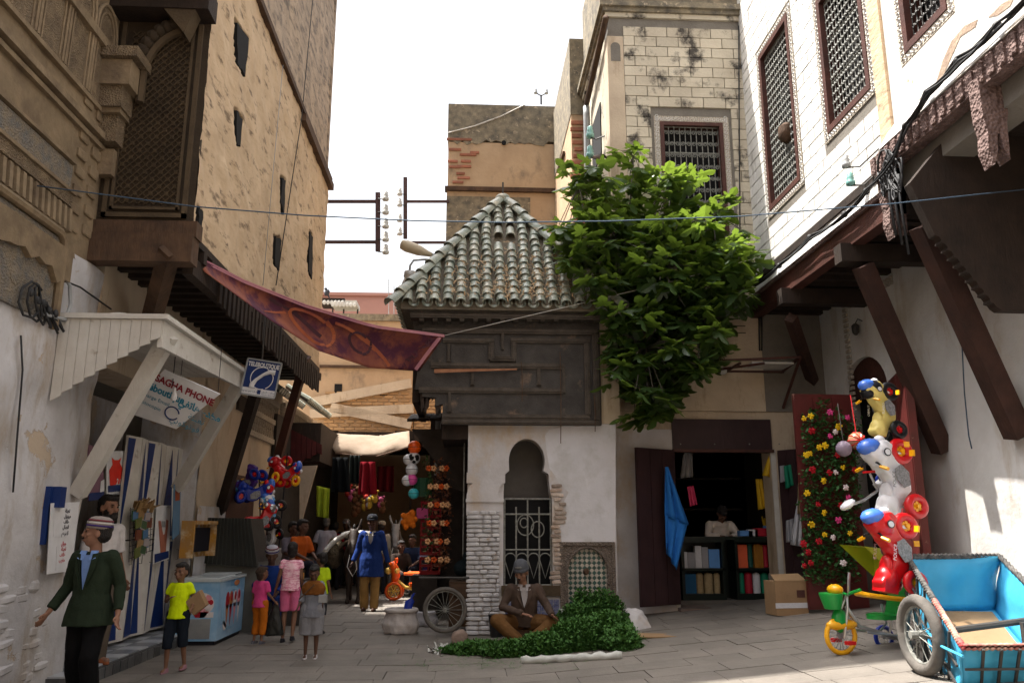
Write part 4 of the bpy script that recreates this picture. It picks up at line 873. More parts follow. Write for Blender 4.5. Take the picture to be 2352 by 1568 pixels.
def goods(x,y,z,kind,w,h,m,label,cat,group):
    b=MB()
    if kind=='spool':
        b.lathe([(w*.3,0),(w*.5,.01),(w*.5,.02),(w*.44,.03),(w*.46,h*.5),(w*.42,h-.03),(w*.5,h-.02),(w*.5,h-.01),(w*.3,h)],(x,y,z),12); o=b.build('thread_spool',m,smooth=True)
    elif kind=='cone':
        b.lathe([(w*.5,0),(w*.5,h*.86),(w*.42,h*.95),(w*.15,h)],(x,y,z),12); o=b.build('twine_cone',m,smooth=True)
    elif kind=='roll':
        b.tube([(x-w/2,y,z+h/2),(x+w/2,y,z+h/2)],h/2,10); o=b.build('ribbon_roll',m,smooth=True)
    else: b.box((x-w/2,y-.06,z),(x+w/2,y+.08,z+h)); o=b.build('carton',m)
    return tag(o,label,cat,group)
K={'white':col('thread_white',200,200,205,.7,bump=.4),'grey':col('thread_grey',150,150,155,.7),'tan':M('twine_tan',(.33,.25,.14),(.26,.19,.1),sc=30,bump=.6,bs=60),'red':col('thread_red',160,25,45,.6),'green':col('thread_green',15,120,90,.6),'orange':col('carton_orange',215,95,60,.6),'blue':col('carton_blue',90,140,200,.5),'dgreen':col('thread_dark_green',20,70,60,.6),'gold':col('trim_gold',150,100,35,.5),'yellow':col('yellow_goods',200,160,30,.6),'teal':col('carton_teal',20,80,120,.6),'pink':col('pink_goods',200,60,100,.6)}
g1='goods in the left shop cabinet'; g2='goods in the right shop cabinet'
L1=cabinet(1566,1666,'black glass cabinet with cartons and twine left of the counter gap',0); L2=cabinet(1690,1796,'black glass cabinet with coloured thread spools beside the cardboard box',0)
def row(Lx,lo,items,grp,where):
    x0,x1,y,zb,zm,zt0,zt1=Lx; z=zm if lo==0 else zb; tot=sum(i[2] for i in items); s=(x1-x0)/tot; x=x0; H=(zt1-zm) if lo==0 else (zt0-zb)
    for kind,c,wd,h,lab,cat in items:
        ww=wd*s; goods(x+ww/2,y,z,kind,ww*.94,H*h,K[c],lab+where,cat,grp); x+=ww
row(L1,0,[('carton','white',.2,.62,'low white carton of buttons','carton'),('carton','grey',.4,.6,'grey patterned thread cartons','carton'),('carton','white',.35,.85,'tall white carton','carton'),('carton','grey',.35,.8,'printed white carton','carton'),('carton','blue',.6,.72,'light blue carton','carton')],g1,' on the upper shelf of the left cabinet')
row(L1,1,[('carton','teal',.6,.85,'teal carton','carton'),('cone','tan',.4,.9,'tan twine cone','twine'),('cone','tan',.5,.9,'tan twine cone','twine'),('cone','tan',.35,.9,'tan twine cone','twine')],g1,' on the lower shelf of the left cabinet')
row(L2,0,[('carton','orange',.5,.9,'orange carton','carton'),('spool','dgreen',.3,.95,'dark green spool','spool'),('carton','gold',.14,.9,'gold braid roll','trim'),('carton','gold',.14,.92,'gold braid roll','trim'),('carton','gold',.14,.88,'gold braid roll','trim'),('spool','red',.3,.9,'red thread spool','spool'),('spool','green',.3,.9,'green thread spool','spool')],g2,' on the upper shelf of the right cabinet')
row(L2,1,[('cone','green',.3,.92,'green twine cone','twine'),('cone','red',.35,.92,'red twine cone','twine'),('cone','white',.35,.9,'white twine cone','twine'),('cone','green',.35,.9,'green twine cone','twine'),('cone','white',.35,.9,'white twine cone','twine')],g2,' on the lower shelf of the right cabinet')
for i,(px,c,w_,h_) in enumerate(((1712,'blue',.22,.09),(1728,'white',.16,.11),(1752,'red',.3,.13),(1778,'red',.28,.1))):
    q=PY(px,1231,YT+.62); goods(q.x,YT+.62,q.z+.005,'carton',w_,h_,K[c],['flat blue box','small white box','red printed carton','flat red carton'][i]+' on the shop counter top','carton','boxes on the shop counter')
q=PY(1765,1231,YT+.85); pot=thing('pencil_tub','round tub stuffed with yellow pencils on the shop counter','tub',(q.x,YT+.85,q.z+.0))
b=MB(); b.lathe([(.08,0),(.09,.17),(.085,.18)],pot.location,12); b.build('tub',K['blue'],pot,smooth=True)
for i in range(16): b=MB(); a=i*2.4; r=.07*math.sqrt(i/16); p=V(pot.location)+V((r*math.cos(a),r*math.sin(a),.12)); b.tube([p,p+V((r*.6*math.cos(a),r*.6*math.sin(a),.16+.03*(i%3)))],.012,5); b.build('pencil',K['yellow'],pot)
# hanging textiles
def hanging(name,label,cat,px,Y,m,w0=.35,fold=.05,par=None,th=.012,group=None):
    """px: top-left, top-right, bottom-right, bottom-left pixel"""
    P=[PY(a,c,Y) for a,c in px]; b=MB(); s=random.random()*9
    def fn(u,v):
        p=P[0].lerp(P[1],u).lerp(P[3].lerp(P[2],u),v); p.y+=fold*math.sin(u*14+s)*(.3+v)-fold*.5; return p
    b.sheet(fn,14,10,th); o=b.build(name,m,par,smooth=2); return tag(o,label,cat,group) if par is None else o
bc=thing('blue_towel','long blue towel hanging on the maroon shop door leaf','towel',PY(1545,1300,YT-.45))
hanging('upper_fold','','',[(1527,1072),(1533,1072),(1583,1205),(1526,1185)],YT-.42,m_blueplas,par=bc); hanging('lower_fold','','',[(1526,1180),(1578,1200),(1552,1308),(1527,1260)],YT-.4,m_blueplas,par=bc)
for nm,lab,cat,px,Y,c in (('yellow_blouse','mustard yellow blouse on a hanger inside the shop doorway','blouse',[(1768,1040),(1778,1040),(1792,1100),(1752,1092)],YT+.1,'yellow'),('yellow_scarf','mustard and blue scarf hanging above the shop counter','scarf',[(1735,1100),(1750,1100),(1762,1165),(1742,1170)],YT+.5,'yellow'),('pink_pouch','pink pouch hanging inside the shop doorway','pouch',[(1578,1118),(1592,1115),(1600,1158),(1584,1162)],YT+.4,'pink'),('green_print_cloth','green printed cloth pinned by the shop door post','cloth',[(1800,1070),(1822,1065),(1826,1110),(1806,1122)],YT-.25,'green'),('lilac_print_cloth','lilac printed cloth pinned by the shop door post','cloth',[(1790,1070),(1800,1068),(1802,1105),(1792,1108)],YT-.2,'grey'),('white_apron','white tasselled apron hanging beside the flower door','apron',[(1838,1100),(1846,1098),(1842,1255),(1815,1250)],YT-.4,'white'),('print_apron','grey printed apron hanging beside the flower door','apron',[(1805,1195),(1822,1190),(1820,1240),(1808,1245)],YT-.36,'grey'),('beige_scarf','beige scarf hanging beside the flower door','scarf',[(1832,1090),(1846,1090),(1846,1180),(1828,1180)],YT-.45,'tan'),('grey_garment','pale garment hanging high inside the shop','garment',[(1570,1040),(1590,1040),(1590,1095),(1562,1098)],YT+.8,'grey')):
    hanging(nm,lab,cat,px,Y,K[c],fold=.03)
# cardboard box
q=PG(1808,1410); cbx=thing('cardboard_box','closed brown cardboard box on the paving by the shop threshold','box',q)
with Local():
    b=MB(); b.box((-.24,-.17,.0),(.24,.17,.46)); b.build('carton',m_card,cbx)
    b=MB(); b.prism([(-.24,-.17,.462),(.24,-.17,.462),(.2,-.02,.55),(-.22,-.02,.54)],(0,0,.008)); b.build('flap',m_card,cbx)
    b=MB(); b.box((-.25,-.175,.1),(.25,-.171,.17)); b.build('packing_tape',K['white'],cbx)
    b=MB(); b.box((.08,-.174,.24),(.2,-.1705,.34)); b.build('printed_mark',m_redwood,cbx)
cbx.rotation_euler.z=R(6)
q=PG(1500,1462); b=MB(); b.add([V(q)+V((dx,dy,.02+.01*(i%2))) for i,(dx,dy) in enumerate(((-.3,-.12),(.3,-.2),(.35,.15),(-.2,.2)))]+[V(q)+V((dx,dy,.008)) for dx,dy in ((-.3,-.12),(.3,-.2),(.35,.15),(-.2,.2))],[(0,1,2,3),(7,6,5,4),(0,1,5,4),(1,2,6,5),(2,3,7,6),(3,0,4,7)]); tag(b.build('cardboard_sheet',m_card),'flattened cardboard sheet on the paving beside the mint pile','cardboard')
# steel awning frame over the shop
af=thing('steel_awning_frame','rusty steel awning frame on the wall above the shop','awning frame',(4.2,YT,4.4))
Yc=YT-.75; A=PY(1560,832,Yc); B=PY(1838,820,Yc); zw=A.z
for a,c in ((A,B),(A,(A.x,YT,zw+.02)),(B,(B.x,YT,zw+.02)),((A.x,YT-.02,zw),(B.x,YT-.02,zw)),(((A.x+B.x)/2,Yc,zw),((A.x+B.x)/2,YT,zw)),(B,(B.x-.05,YT,zw-.62)),(A,(A.x+.05,YT,zw-.62)),(((A.x+B.x)/2+.4,Yc,zw),((A.x+B.x)/2-.3,YT,zw+.01))): b=MB(); b.bar(a,c,.035,.035); b.build('steel_bar',m_redwood,af)
b=MB(); p=PY(1690,826,YT-.4); b.box((B.x-.75,YT-.6,zw+.025),(B.x-.05,YT-.15,zw+.055)); b.build('scrap_board',m_whwood,af)
# ================================================================ right: flower door, red leaf
rd=thing('oxblood_double_door','open oxblood red double door of the toy shop on the right wall','door',(XR,10.6,.5))
Yl=ay1+.02; a=PY(1836,1100,11.6); c=PY(1972,1100,11.6)
o,f1,L=leaf(rd,(a.x,11.6,0),(c.x,11.62,0),gz(a.x)+.06,PY(1900,905,11.6).z,.05,m_reddoor,3)
e1=PY(2082,1000,9.55); e0=V((XR-.04,ay0-.02,0)); zt=PY(2060,832,9.75).z
e0=PX(2052,1000,XR-.12) ; e1=PY(2092,1000,e0.y-1.15)
leaf(rd,(e0.x,e0.y,0),(e1.x,e1.y,0),gz(5.6)+.1,zt,.09,m_reddoor,2)
m_leafp=M('plastic_leaf',(.045,.14,.035),(.03,.09,.025),sc=20,rough=.55,bump=0)
def leafmass(b,pt,n,size,spread,nrm=None):
    for i in range(n):
        p=V(pt)+V([random.gauss(0,s) for s in spread]); a=V([random.gauss(0,1) for _ in range(3)]).normalized(); 
        if nrm: a=(a+V(nrm)).normalized()
        d,s,u=basis(a); L=size*random.uniform(.6,1.3); w=L*.36; up=V([random.gauss(0,.3) for _ in range(3)])
        b.add([p,p+d*L*.5+s*w+up*L*.1,p+d*L,p+d*L*.5-s*w-up*L*.1],[(0,1,2),(0,2,3)])
fg_=thing('flower_garland','curtain of plastic ivy and flowers hanging on the oxblood door leaf','garland',(a.x+.4,11.5,1))
b=MB()
for cx in range(1852,1968,14):
    y=918+random.uniform(0,40)+(20 if cx>1900 else 0)
    while y<1335: p=PY(cx+random.uniform(-6,6),y,11.5); leafmass(b,p,9,.065,(.035,.03,.045),(0,-1,0)); y+=9
tag(b.build('ivy_leaves',m_leafp,fg_),kind='stuff')
K2={'y':col('flower_yellow',230,190,20,.6),'r':col('flower_red',170,10,30,.6),'w':col('flower_white',225,215,215,.6),'p':col('flower_pink',220,70,140,.6)}
fl_=[(1848,958,'y'),(1862,958,'y'),(1928,982,'y'),(1866,990,'r'),(1905,1000,'p'),(1918,992,'w'),(1880,1025,'y'),(1893,1022,'y'),(1850,1043,'y'),(1862,1040,'y'),(1866,1078,'r'),(1935,1075,'y'),(1918,1085,'w'),(1905,1085,'r'),(1890,1105,'y'),(1852,1135,'y'),(1880,1158,'r'),(1893,1175,'y'),(1862,1203,'y'),(1893,1225,'y'),(1880,1240,'r'),(1915,1232,'w'),(1950,1225,'y'),(1855,1268,'r'),(1862,1290,'r'),(1846,1250,'r'),(1930,1160,'r'),(1940,1120,'w'),(1922,1045,'r'),(1945,960,'p'),(1950,1140,'p'),(1955,1025,'y'),(1845,1300,'r'),(1935,1290,'w'),(1960,1080,'r'),(1905,945,'p'),(1925,1195,'p')]
for x,y,k in fl_:
    p=PY(x+random.uniform(-2,2),y+random.uniform(-3,3),11.42); b=MB(); r=random.uniform(.022,.032)
    for j in range(6): t=j*PI/3+random.random()*.4; b.sphere(p+V((r*math.cos(t),-.01+random.uniform(-.012,.012),r*math.sin(t))),(r*.85,r*.3,r*.62),6,4,Matrix.Rotation(-t,3,'Y'))
    b.sphere(p+V((0,-.02,0)),r*.5,6,5); b.build('flower',K2[k],fg_,smooth=True)
# ================================================================ toys
def disc(fr,u,v,ru,rv,m,par,nm,w=.003,n=20): b=MB(); b.prism([fr(u+ru*math.cos(2*PI*i/n),v+rv*math.sin(2*PI*i/n),w) for i in range(n)],fr.n*.002); return b.build(nm,m,par)
m_ty=dict(red=col('toy_red',205,20,28,.3,spec=.5),white=col('toy_white',225,225,230,.3,spec=.5),yellow=col('toy_yellow',245,175,15,.35,spec=.5),pale=col('toy_pale_yellow',225,205,120,.4),black=col('toy_black',22,22,26,.4),blue=col('toy_blue',70,115,210,.2,spec=.6),dblue=col('toy_dark_blue',25,50,150,.3),orange=col('toy_orange',245,95,15,.35,spec=.5),cream=col('toy_cream',235,190,90,.4),green=col('toy_green',25,150,60,.35,spec=.5),silver=M('chrome_tube',(.6,.6,.62),(.5,.5,.52),metal=.9,rough=.3,bump=0),purple=col('toy_purple',75,45,130,.35),pink=col('toy_pink',230,90,170,.4),lblue=col('toy_light_blue',110,180,235,.3),teal=col('toy_teal',70,190,200,.35))
def wheel(par,c,r,w,mt,mh,n=6,hub=.62,spoke=None):
    c=V(c); b=MB(); b.tube([c+V((math.cos(2*PI*i/20)*(r-w*.42),0,math.sin(2*PI*i/20)*(r-w*.42))) for i in range(20)],w*.45,8,True); o=b.build('wheel',mt,par,smooth=2)
    h=MB(); RX=Matrix.Rotation(PI/2,3,'X'); h.lathe([(r*.16,-w*.4),(r*.18,0),(r*.16,w*.4)],c,10,RX); h.tube([c+V((math.cos(2*PI*i/18)*r*hub,0,math.sin(2*PI*i/18)*r*hub)) for i in range(18)],w*.16,6,True)
    for i in range(n): t=2*PI*i/n; h.bar(c,c+V((math.cos(t)*r*hub,0,math.sin(t)*r*hub)),w*.35 if not spoke else .004,r*.16 if not spoke else .004,(0,1,0))
    h.build('hub',mh,o); return o
def blobtube(par,name,pts,rad,m,n=10,sy=1.0):
    b=MB(); b.tube(pts,rad,n)
    if sy!=1:
        for v in b.v: v.y*=sy
    return b.build(name,m,par,smooth=2)
def ride_toy(name,label,loc,rot,sc,cb_,cw,ch,decal='POLICE',fair=None,tyre='red',group=None,box=True):
    t=thing(name,label,'toy',loc,rot,group,sc); T=m_ty
    with Local():
        pf=[(-.44,.24),(-.43,.4),(-.36,.43),(-.28,.38),(-.2,.31),(-.06,.29),(.02,.34),(.08,.42),(.16,.47),(.22,.57),(.3,.55),(.38,.46),(.43,.36),(.38,.28),(.28,.3),(.2,.24),(.12,.13),(.02,.08),(-.12,.07),(-.2,.15),(-.3,.2)]
        b=MB(); b.prism([(x,-.085,z) for x,z in pf],(0,.17,0)); b.sphere((.26,0,.43),(.15,.15,.13),14,10); b.sphere((-.3,0,.32),(.14,.13,.09),14,10); b.sphere((.05,0,.24),(.13,.12,.13),14,10); fuse(b,'body',T[cb_],t,.016,it=5)
        if fair: b=MB(); b.sphere((.3,0,.42),(.14,.16,.12),14,10); b.sphere((.2,0,.5),(.09,.12,.08),12,8); fuse(b,'fairing',T[fair],t,.016,it=3)
        for s in (-1,1): disc(Fr((.27,s*.155,.43),(-s,0,0),(0,0,1)),0,0,.045,.045,T['black'],t,'badge_ring',w=.004); disc(Fr((.27,s*.155,.43),(-s,0,0),(0,0,1)),0,0,.033,.033,T['white'],t,'badge',w=.008)
        b=MB(); b.sphere((.33,0,.52),(.09,.12,.12),12,8,Matrix.Rotation(R(-35),3,'Y')); b.build('windscreen',T['blue'],t,smooth=2)
        b=MB(); b.sphere((.43,0,.38),(.05,.06,.05),10,8); b.build('headlamp',T['white'],t,smooth=2)
        for s in (-1,1):
            b=MB(); b.tube([(.17,0,.47),(.14,s*.1,.5),(.1,s*.15,.5)],.012,6); b.build('handlebar',T['black'],t); b=MB(); b.tube([(.1,s*.13,.5),(.07,s*.22,.49)],.02,8); b.build('grip',T['yellow'],t,smooth=True)
            b=MB(); b.sphere((.3,s*.1,.44),.028,8,6); b.build('indicator',T['yellow'],t,smooth=2)
            b=MB(); b.prism([(-.06,s*.118,.12),(.08,s*.125,.14),(.16,s*.125,.24),(.1,s*.125,.32),(-.02,s*.122,.29),(-.1,s*.115,.2)],(0,s*.004,0)); b.build('decal',M('engine_print',(.32,.32,.33),(.1,.1,.11),sc=45,rough=.4,bump=.1),t)
            if decal: text(decal,.055,Fr((-.02,s*.13,.345),(s*-1 if False else (1 if s<0 else -1),0,0),(0,0,1)),0,0,T['black'] if cb_=='white' else T['white'],t,'lettering',w=.012)
            b=MB(); b.box((.27,s*.13-.03,.08),(.34,s*.13+.03,.1)); b.build('pedal',T['yellow'],t)
        b=MB(); b.tube([(.2,0,.42),(.28,0,.25),(.32,0,.12)],.025,8); b.build('fork',T['white' if cb_!='white' else 'silver'],t,smooth=True)
        b=MB(); b.sphere((-.2,0,.33),(.16,.09,.04),12,8); b.build('saddle',T[cb_],t,smooth=2)
        if box: b=MB(); b.box((-.46,-.09,.24),(-.34,.09,.4)); b.build('rear_box',T[cb_],t)
        wheel(t,(.33,0,.12),.15,.11,T[tyre],T['yellow' if tyre=='red' else 'red'])
        for s in (-1,1): wheel(t,(-.3,s*.17,.115),.14,.1,T[tyre],T['yellow' if tyre=='red' else 'red'])
        b=MB(); b.tube([(-.3,-.15,.115),(-.3,.15,.115)],.014,6); b.build('axle',T['silver'],t)
    t.scale.z*=1.25; return t
gT='ride-on toys hung beside the red door'
UPR=(0,R(-90),0)   # nose up, wheels to the right
def hung(x,y,Y): return PY(x,y,Y)
ride_toy('toy_quad','pale yellow and black ride-on toy bike hanging topmost on the red door',hung(2058,950,9.2),(0,R(-82),R(22)),.74,'pale','black','red','TURBO',fair='black',tyre='black',group=gT,box=False)
ride_toy('toy_police_bike','white ride-on toy police bike with red wheels hanging on the red door',hung(2092,1105,9.05),(0,R(-86),R(22)),.98,'white','red','yellow','POLICE',group=gT)
ride_toy('toy_police_bike','bright red ride-on toy police bike hanging lowest beside the handcart',hung(2098,1280,8.25),(0,R(-78),R(20)),.88,'red','red','yellow','POLICE',group=gT)
# small silver scooter trike with white seat hanging on the left of the white bike
t=thing('toy_trike_frame','white and chrome toy tricycle hanging below the white police bike','toy',hung(2000,1140,9.0),(R(0),R(-35),R(10)))
with Local():
    T=m_ty
    b=MB(); b.tube([(-.28,0,.08),(-.1,0,.02),(.12,0,0),(.25,0,-.08)],.016,6); b.tube([(.12,0,0),(.16,0,.2)],.014,6); b.build('frame',T['silver'],t,smooth=True)
    b=MB(); b.tube([(.16,-.1,.22),(.16,.1,.22)],.013,6); b.build('handlebar',T['red'],t); b=MB(); b.sphere((-.3,0,.1),(.1,.08,.04),10,6); b.build('saddle',T['white'],t,smooth=2)
    b=MB(); b.box((.16,-.08,-.04),(.3,.08,.06)); b.build('basket',T['white'],t)
    wheel(t,(.26,0,-.1),.13,.04,T['yellow'],T['silver'],12,.7,True); wheel(t,(.3,.1,.0),.1,.04,T['dblue'],T['silver'],12,.7,True)
# balls in a net by the door
for px,py,r,c,lab in ((1938,1030,.1,'purple','mauve plastic ball in front of the flower garland'),(1968,1012,.11,'red','red and clear plastic ball hanging in a net by the toys')):
    p=PY(px,py,10.2); o=thing('toy_ball',lab,'ball',p); b=MB(); b.sphere(p,r,16,12); b.build('ball_skin',M('mauve_ball',(.3,.24,.3),(.26,.2,.27),rough=.3,bump=0) if c=='purple' else M('amber_ball',(.35,.16,.1),(.3,.2,.1),rough=.25,bump=0),o,smooth=2)
    b=MB(); b.tube([p+V((0,0,r)),p+V((.02,.1,r+.5))],.006,5)
    if c=='red':
        for k in range(5): b.tube([p+V((math.cos(t)*math.cos(k*.63)*r*1.03,math.sin(t)*r*1.03*1.0,math.cos(t)*math.sin(k*.63)*r*1.03)) for t in [i*2*PI/16 for i in range(16)]],.006,4,True)
    b.build('net_cord',m_ty['red'] if c=='red' else m_iron,o)
# green and yellow tricycle standing on the paving
q=PG(1935,1503); tg=thing('green_tricycle','green and yellow child tricycle with silver frame and sunshade standing by the handcart','tricycle',(q.x,q.y,gz(q.x)),(0,0,R(12)),sc=1.12)
with Local():
    T=m_ty; tb_=tg
    wheel(tb_,(0,0,.165),.17,.05,T['yellow'],T['silver'],18,.8,True); wheel(tb_,(.62,-.2,.11),.11,.045,T['dblue'],T['silver'],10,.7,True); wheel(tb_,(.62,.2,.11),.11,.045,T['dblue'],T['silver'],10,.7,True)
    b=MB(); b.tube([(0,-.045,.15),(.06,-.045,.4),(.1,0,.52)],.014,7); b.tube([(0,.045,.15),(.06,.045,.4),(.1,0,.52)],.014,7); b.tube([(.08,0,.42),(.2,0,.24),(.45,0,.17),(.62,0,.13)],.02,8); b.tube([(.62,-.22,.11),(.62,.22,.11)],.012,6); b.tube([(.2,-.1,.2),(.5,-.12,.16),(.6,-.12,.24),(.56,-.12,.42)],.012,6); b.tube([(.2,.1,.2),(.5,.12,.16),(.6,.12,.24),(.56,.12,.42)],.012,6); b.tube([(.62,.12,.14),(.78,.1,.7),(.84,.0,.95)],.012,6); b.tube([(.62,-.12,.14),(.78,-.1,.7),(.84,0,.95)],.012,6); b.build('frame',T['silver'],tb_,smooth=True)
    b=MB(); b.tube([(.1,-.2,.58),(.09,-.1,.55),(.1,0,.52),(.09,.1,.55),(.1,.2,.58)],.015,7); b.build('handlebar',T['green'],tb_,smooth=True)
    b=MB(); b.tube([(.09,-.04,.52),(.1,-.05,.66),(.12,-.04,.72)],.014,6); b.build('bell_stalk',T['silver'],tb_)
    b=MB(); b.loft([((-.06,0,.4),.07,.08),((-.07,0,.52),.1,.12),((-.07,0,.54),.1,.12)]); b.build('front_basket',T['green'],tb_,smooth=True)
    b=MB(); b.sphere((-.02,0,.57),(.07,.08,.05),10,8); b.build('basket_lid',T['yellow'],tb_,smooth=2)
    b=MB(); b.sphere((0,0,.3),(.075,.06,.11),10,8); b.build('mask_fairing',T['green'],tb_,smooth=2)
    b=MB(); b.sphere((.02,0,.26),(.17,.06,.05),12,8); b.build('mudguard',T['yellow'],tb_,smooth=2)
    b=MB(); b.loft([((.46,0,.3),.14,.12),((.48,0,.34),.16,.14),((.48,0,.345),.14,.12)]); b.build('seat',T['green'],tb_,smooth=True)
    b=MB(); b.prism([(.58,-.13,.34),(.6,.13,.34),(.68,.12,.62),(.66,-.12,.62)],(.03,0,0)); b.build('seat_back',T['green'],tb_)
    b=MB(); b.tube([(.62,-.16,.48),(.42,-.18,.5),(.28,-.1,.52),(.26,0,.53),(.28,.1,.52),(.42,.18,.5),(.62,.16,.48)],.022,8); b.build('guard_rail',T['yellow'],tb_,smooth=True)
    b=MB(); b.add([(.2,-.18,.96),(.2,.18,.97),(.56,.18,.66),(.56,-.18,.65),(.58,.18,.92),(.58,-.18,.92)],[(0,1,4,5),(0,5,3),(1,2,4),(2,3,5,4)]); b.build('sunshade',col('lime_vinyl',170,185,50,.4),tb_)
    for s in (-1,1): b=MB(); b.box((-.02,s*.1-.03,.1),(.06,s*.1+.03,.13)); b.build('pedal',T['red'],tb_)
# ================================================================ blue handcart
m_tarp=M('blue_tarp',(.07,.42,.66),(.05,.34,.58),sc=3,rough=.45,bump=.35,bs=6,spec=.4)
hc=thing('blue_handcart','wooden handcart lined with bright blue tarpaulin, resting against the right wall','handcart',(4.7,7.5,.35))
A=V((4.45,8.25,1.3)); B=V((5.45,8.3,1.3)); Cn=V((5.0,6.62,.66)); Dn=V((3.95,6.62,.66))
dn=V((0,-.32,-.52))*1.0; dn=V((0,.16,-.5)); sh_=.1
def ins(p,c): return p+(c-p)*sh_
ctr=(A+B+Cn+Dn)/4; a,b_,c,d=[ins(p,ctr)+dn for p in (A,B,Cn,Dn)]
def tarpwall(p,q,p2,q2,nm):
    m=MB(); s=random.random()*5
    n_=((q-p).cross(p2-p)).normalized(); m.sheet(lambda u,v:p.lerp(q,u).lerp(p2.lerp(q2,u),v)+n_*(.02*math.sin(u*16+s)*math.sin(v*3.1)+.012*math.sin(v*9+u*4)),18,8,.012); return m.build(nm,m_tarp,hc,smooth=2)
tarpwall(A,B,a,b_,'rear_tarp'); tarpwall(D_ if False else Dn,A,d,a,'left_tarp'); tarpwall(B,Cn,b_,c,'right_tarp'); tarpwall(Cn,Dn,c,d,'front_tarp')
m=MB(); m.add([a,b_,c,d,a+V((0,0,-.03)),b_+V((0,0,-.03)),c+V((0,0,-.03)),d+V((0,0,-.03))],[(0,1,2,3),(4,5,6,7),(0,1,5,4),(1,2,6,5),(2,3,7,6),(3,0,4,7)]); m.build('floor',m_tarp,hc)
m=MB(); f=[p+V((0,0,.03)) for p in (a.lerp(c,.06),b_.lerp(d,.08),c.lerp(a,.12),d.lerp(b_,.1))]; m.add(f+[p+V((0,0,.012)) for p in f],[(0,1,2,3),(4,5,6,7),(0,1,5,4),(1,2,6,5),(2,3,7,6),(3,0,4,7)]); m.build('cardboard_liner',m_card,hc)
def braid(p,q,m1,r=.028,nm='rim_rope'):
    m=MB(); n=40
    for k in range(3): m.tube([p.lerp(q,i/n)+V((math.cos(i*1.1+k*2.1),0,math.sin(i*1.1+k*2.1)))*r*.55 for i in range(n+1)],r*.6,5)
    return m.build(nm,m1,hc,smooth=2)
m_bkrope=M('black_rope',(.03,.03,.03),(.16,.15,.14),sc=18,bump=.3); m_rdrope=M('red_rag_rope',(.3,.02,.03),(.55,.4,.3),sc=7,bump=.3)
braid(A,B,m_bkrope); braid(B,Cn,m_bkrope); braid(Dn.lerp(A,.45),A,m_bkrope); braid(Dn,Dn.lerp(A,.45),m_rdrope); braid(Cn,Dn,m_rdrope)
for i in range(1,7):
    for (p,q,p2,q2) in ((A,B,a,b_),(Dn,A,d,a),(Cn,Dn,c,d)):
        t=i/7; n_=((q-p).cross(p2-p)).normalized(); s=-1 if (ctr-p).dot(n_)>0 else 1
        m=MB(); m.bar(p.lerp(q,t)+n_*.03*s,p2.lerp(q2,t)+n_*.03*s,.02,.02); m.build('frame_slat',m_iron,hc)
for t in (.33,.66):
    for (p,q,p2,q2) in ((A,B,a,b_),(Dn,A,d,a),(Cn,Dn,c,d)):
        n_=((q-p).cross(p2-p)).normalized(); s=-1 if (ctr-p).dot(n_)>0 else 1; m=MB(); m.bar(p.lerp(p2,t)+n_*.04*s,q.lerp(q2,t)+n_*.04*s,.018,.018); m.build('frame_rail',m_iron,hc)
m_rub=M('dusty_rubber',(.07,.065,.06),(.14,.125,.11),sc=6,bump=.4); 
for wx,wy in ((3.98,7.3),(5.45,7.5)):
    c0=V((wx,wy,gz(wx)+.34)); m=MB(); m.tube([c0+V((.0,math.cos(2*PI*i/28)*.29,math.sin(2*PI*i/28)*.29)) for i in range(28)],.052,8,True); o=m.build('wheel',m_rub,hc,smooth=2)
    m=MB(); m.tube([c0+V((0,math.cos(2*PI*i/24)*.24,math.sin(2*PI*i/24)*.24)) for i in range(24)],.016,6,True); m.tube([c0+V((-.09,0,0)),c0+V((.09,0,0))],.035,8)
    for k in range(16): t=2*PI*k/16; m.tube([c0+V((-.03 if k%2 else .03,0,0)),c0+V((0,math.cos(t)*.24,math.sin(t)*.24))],.005,4)
    m.build('rim',m_ironw,o)
m=MB(); m.tube([(3.95,7.3,gz(3.95)+.34),(5.5,7.5,gz(5.45)+.34)],.03,8); m.build('axle',m_iron,hc)
for s in (0,1):
    p=(c,d)[s]; x=p.x; y=7.35; m=MB(); m.bar((x,y,gz(x)+.34),V((x,y,p.z+.18)),.05,.05); m.build('axle_post',m_iron,hc)
    m=MB(); m.bar((p.x,p.y+.2,p.z+.03),(p.x-.02,p.y-.55,p.z-.04),.05,.05); m.build('shaft',m_iron,hc)
m=MB(); m.tube([V((3.9,6.55,.6)),V((3.98,7.0,.62)),V((4.05,7.4,.75))],.012,6); m.build('tie_rod',m_tarp,hc)
# ================================================================ LEFT: telephone shop
m_navy=col('navy_paint',22,48,105,.45); m_poster=M('paper_white',(.7,.7,.72),(.62,.62,.64),sc=6,bump=.05); m_ink=col('black_ink',25,25,35,.6); m_redink=col('red_ink',185,35,50,.6); m_cyan=col('turquoise_paint',45,135,165,.6); m_dred=col('crimson_paint',140,35,50,.6)
ps=thing('plank_canopy','white painted plank canopy with sawtooth side valance over the phone shop','canopy',(-4,9.5,3.5))
CY0,CY1,CX,CZ=8.07,11.2,-3.1,3.62
b=MB(); b.box((XL-.05,CY0-.03,CZ),(CX+.08,CY1,CZ+.05)); b.build('roof_board',m_whwood,ps)
n=10; 
for i in range(n):
    xa=XL+.02+(CX-XL)*i/n; xb=XL+.02+(CX-XL)*(i+.96)/n; ta=PY(112,920,CY0).z; tb2=PY(345,768,CY0).z
    za=ta+(tb2-ta)*(i/n)**.9; zb=ta+(tb2-ta)*((i+1)/n)**.9-.03
    b=MB(); b.prism([(xa,CY0,CZ-.004),(xa,CY0,za),(xb,CY0,zb),(xb,CY0,CZ-.004)],(0,.025,0)); b.build('valance_plank',m_whwood,ps)
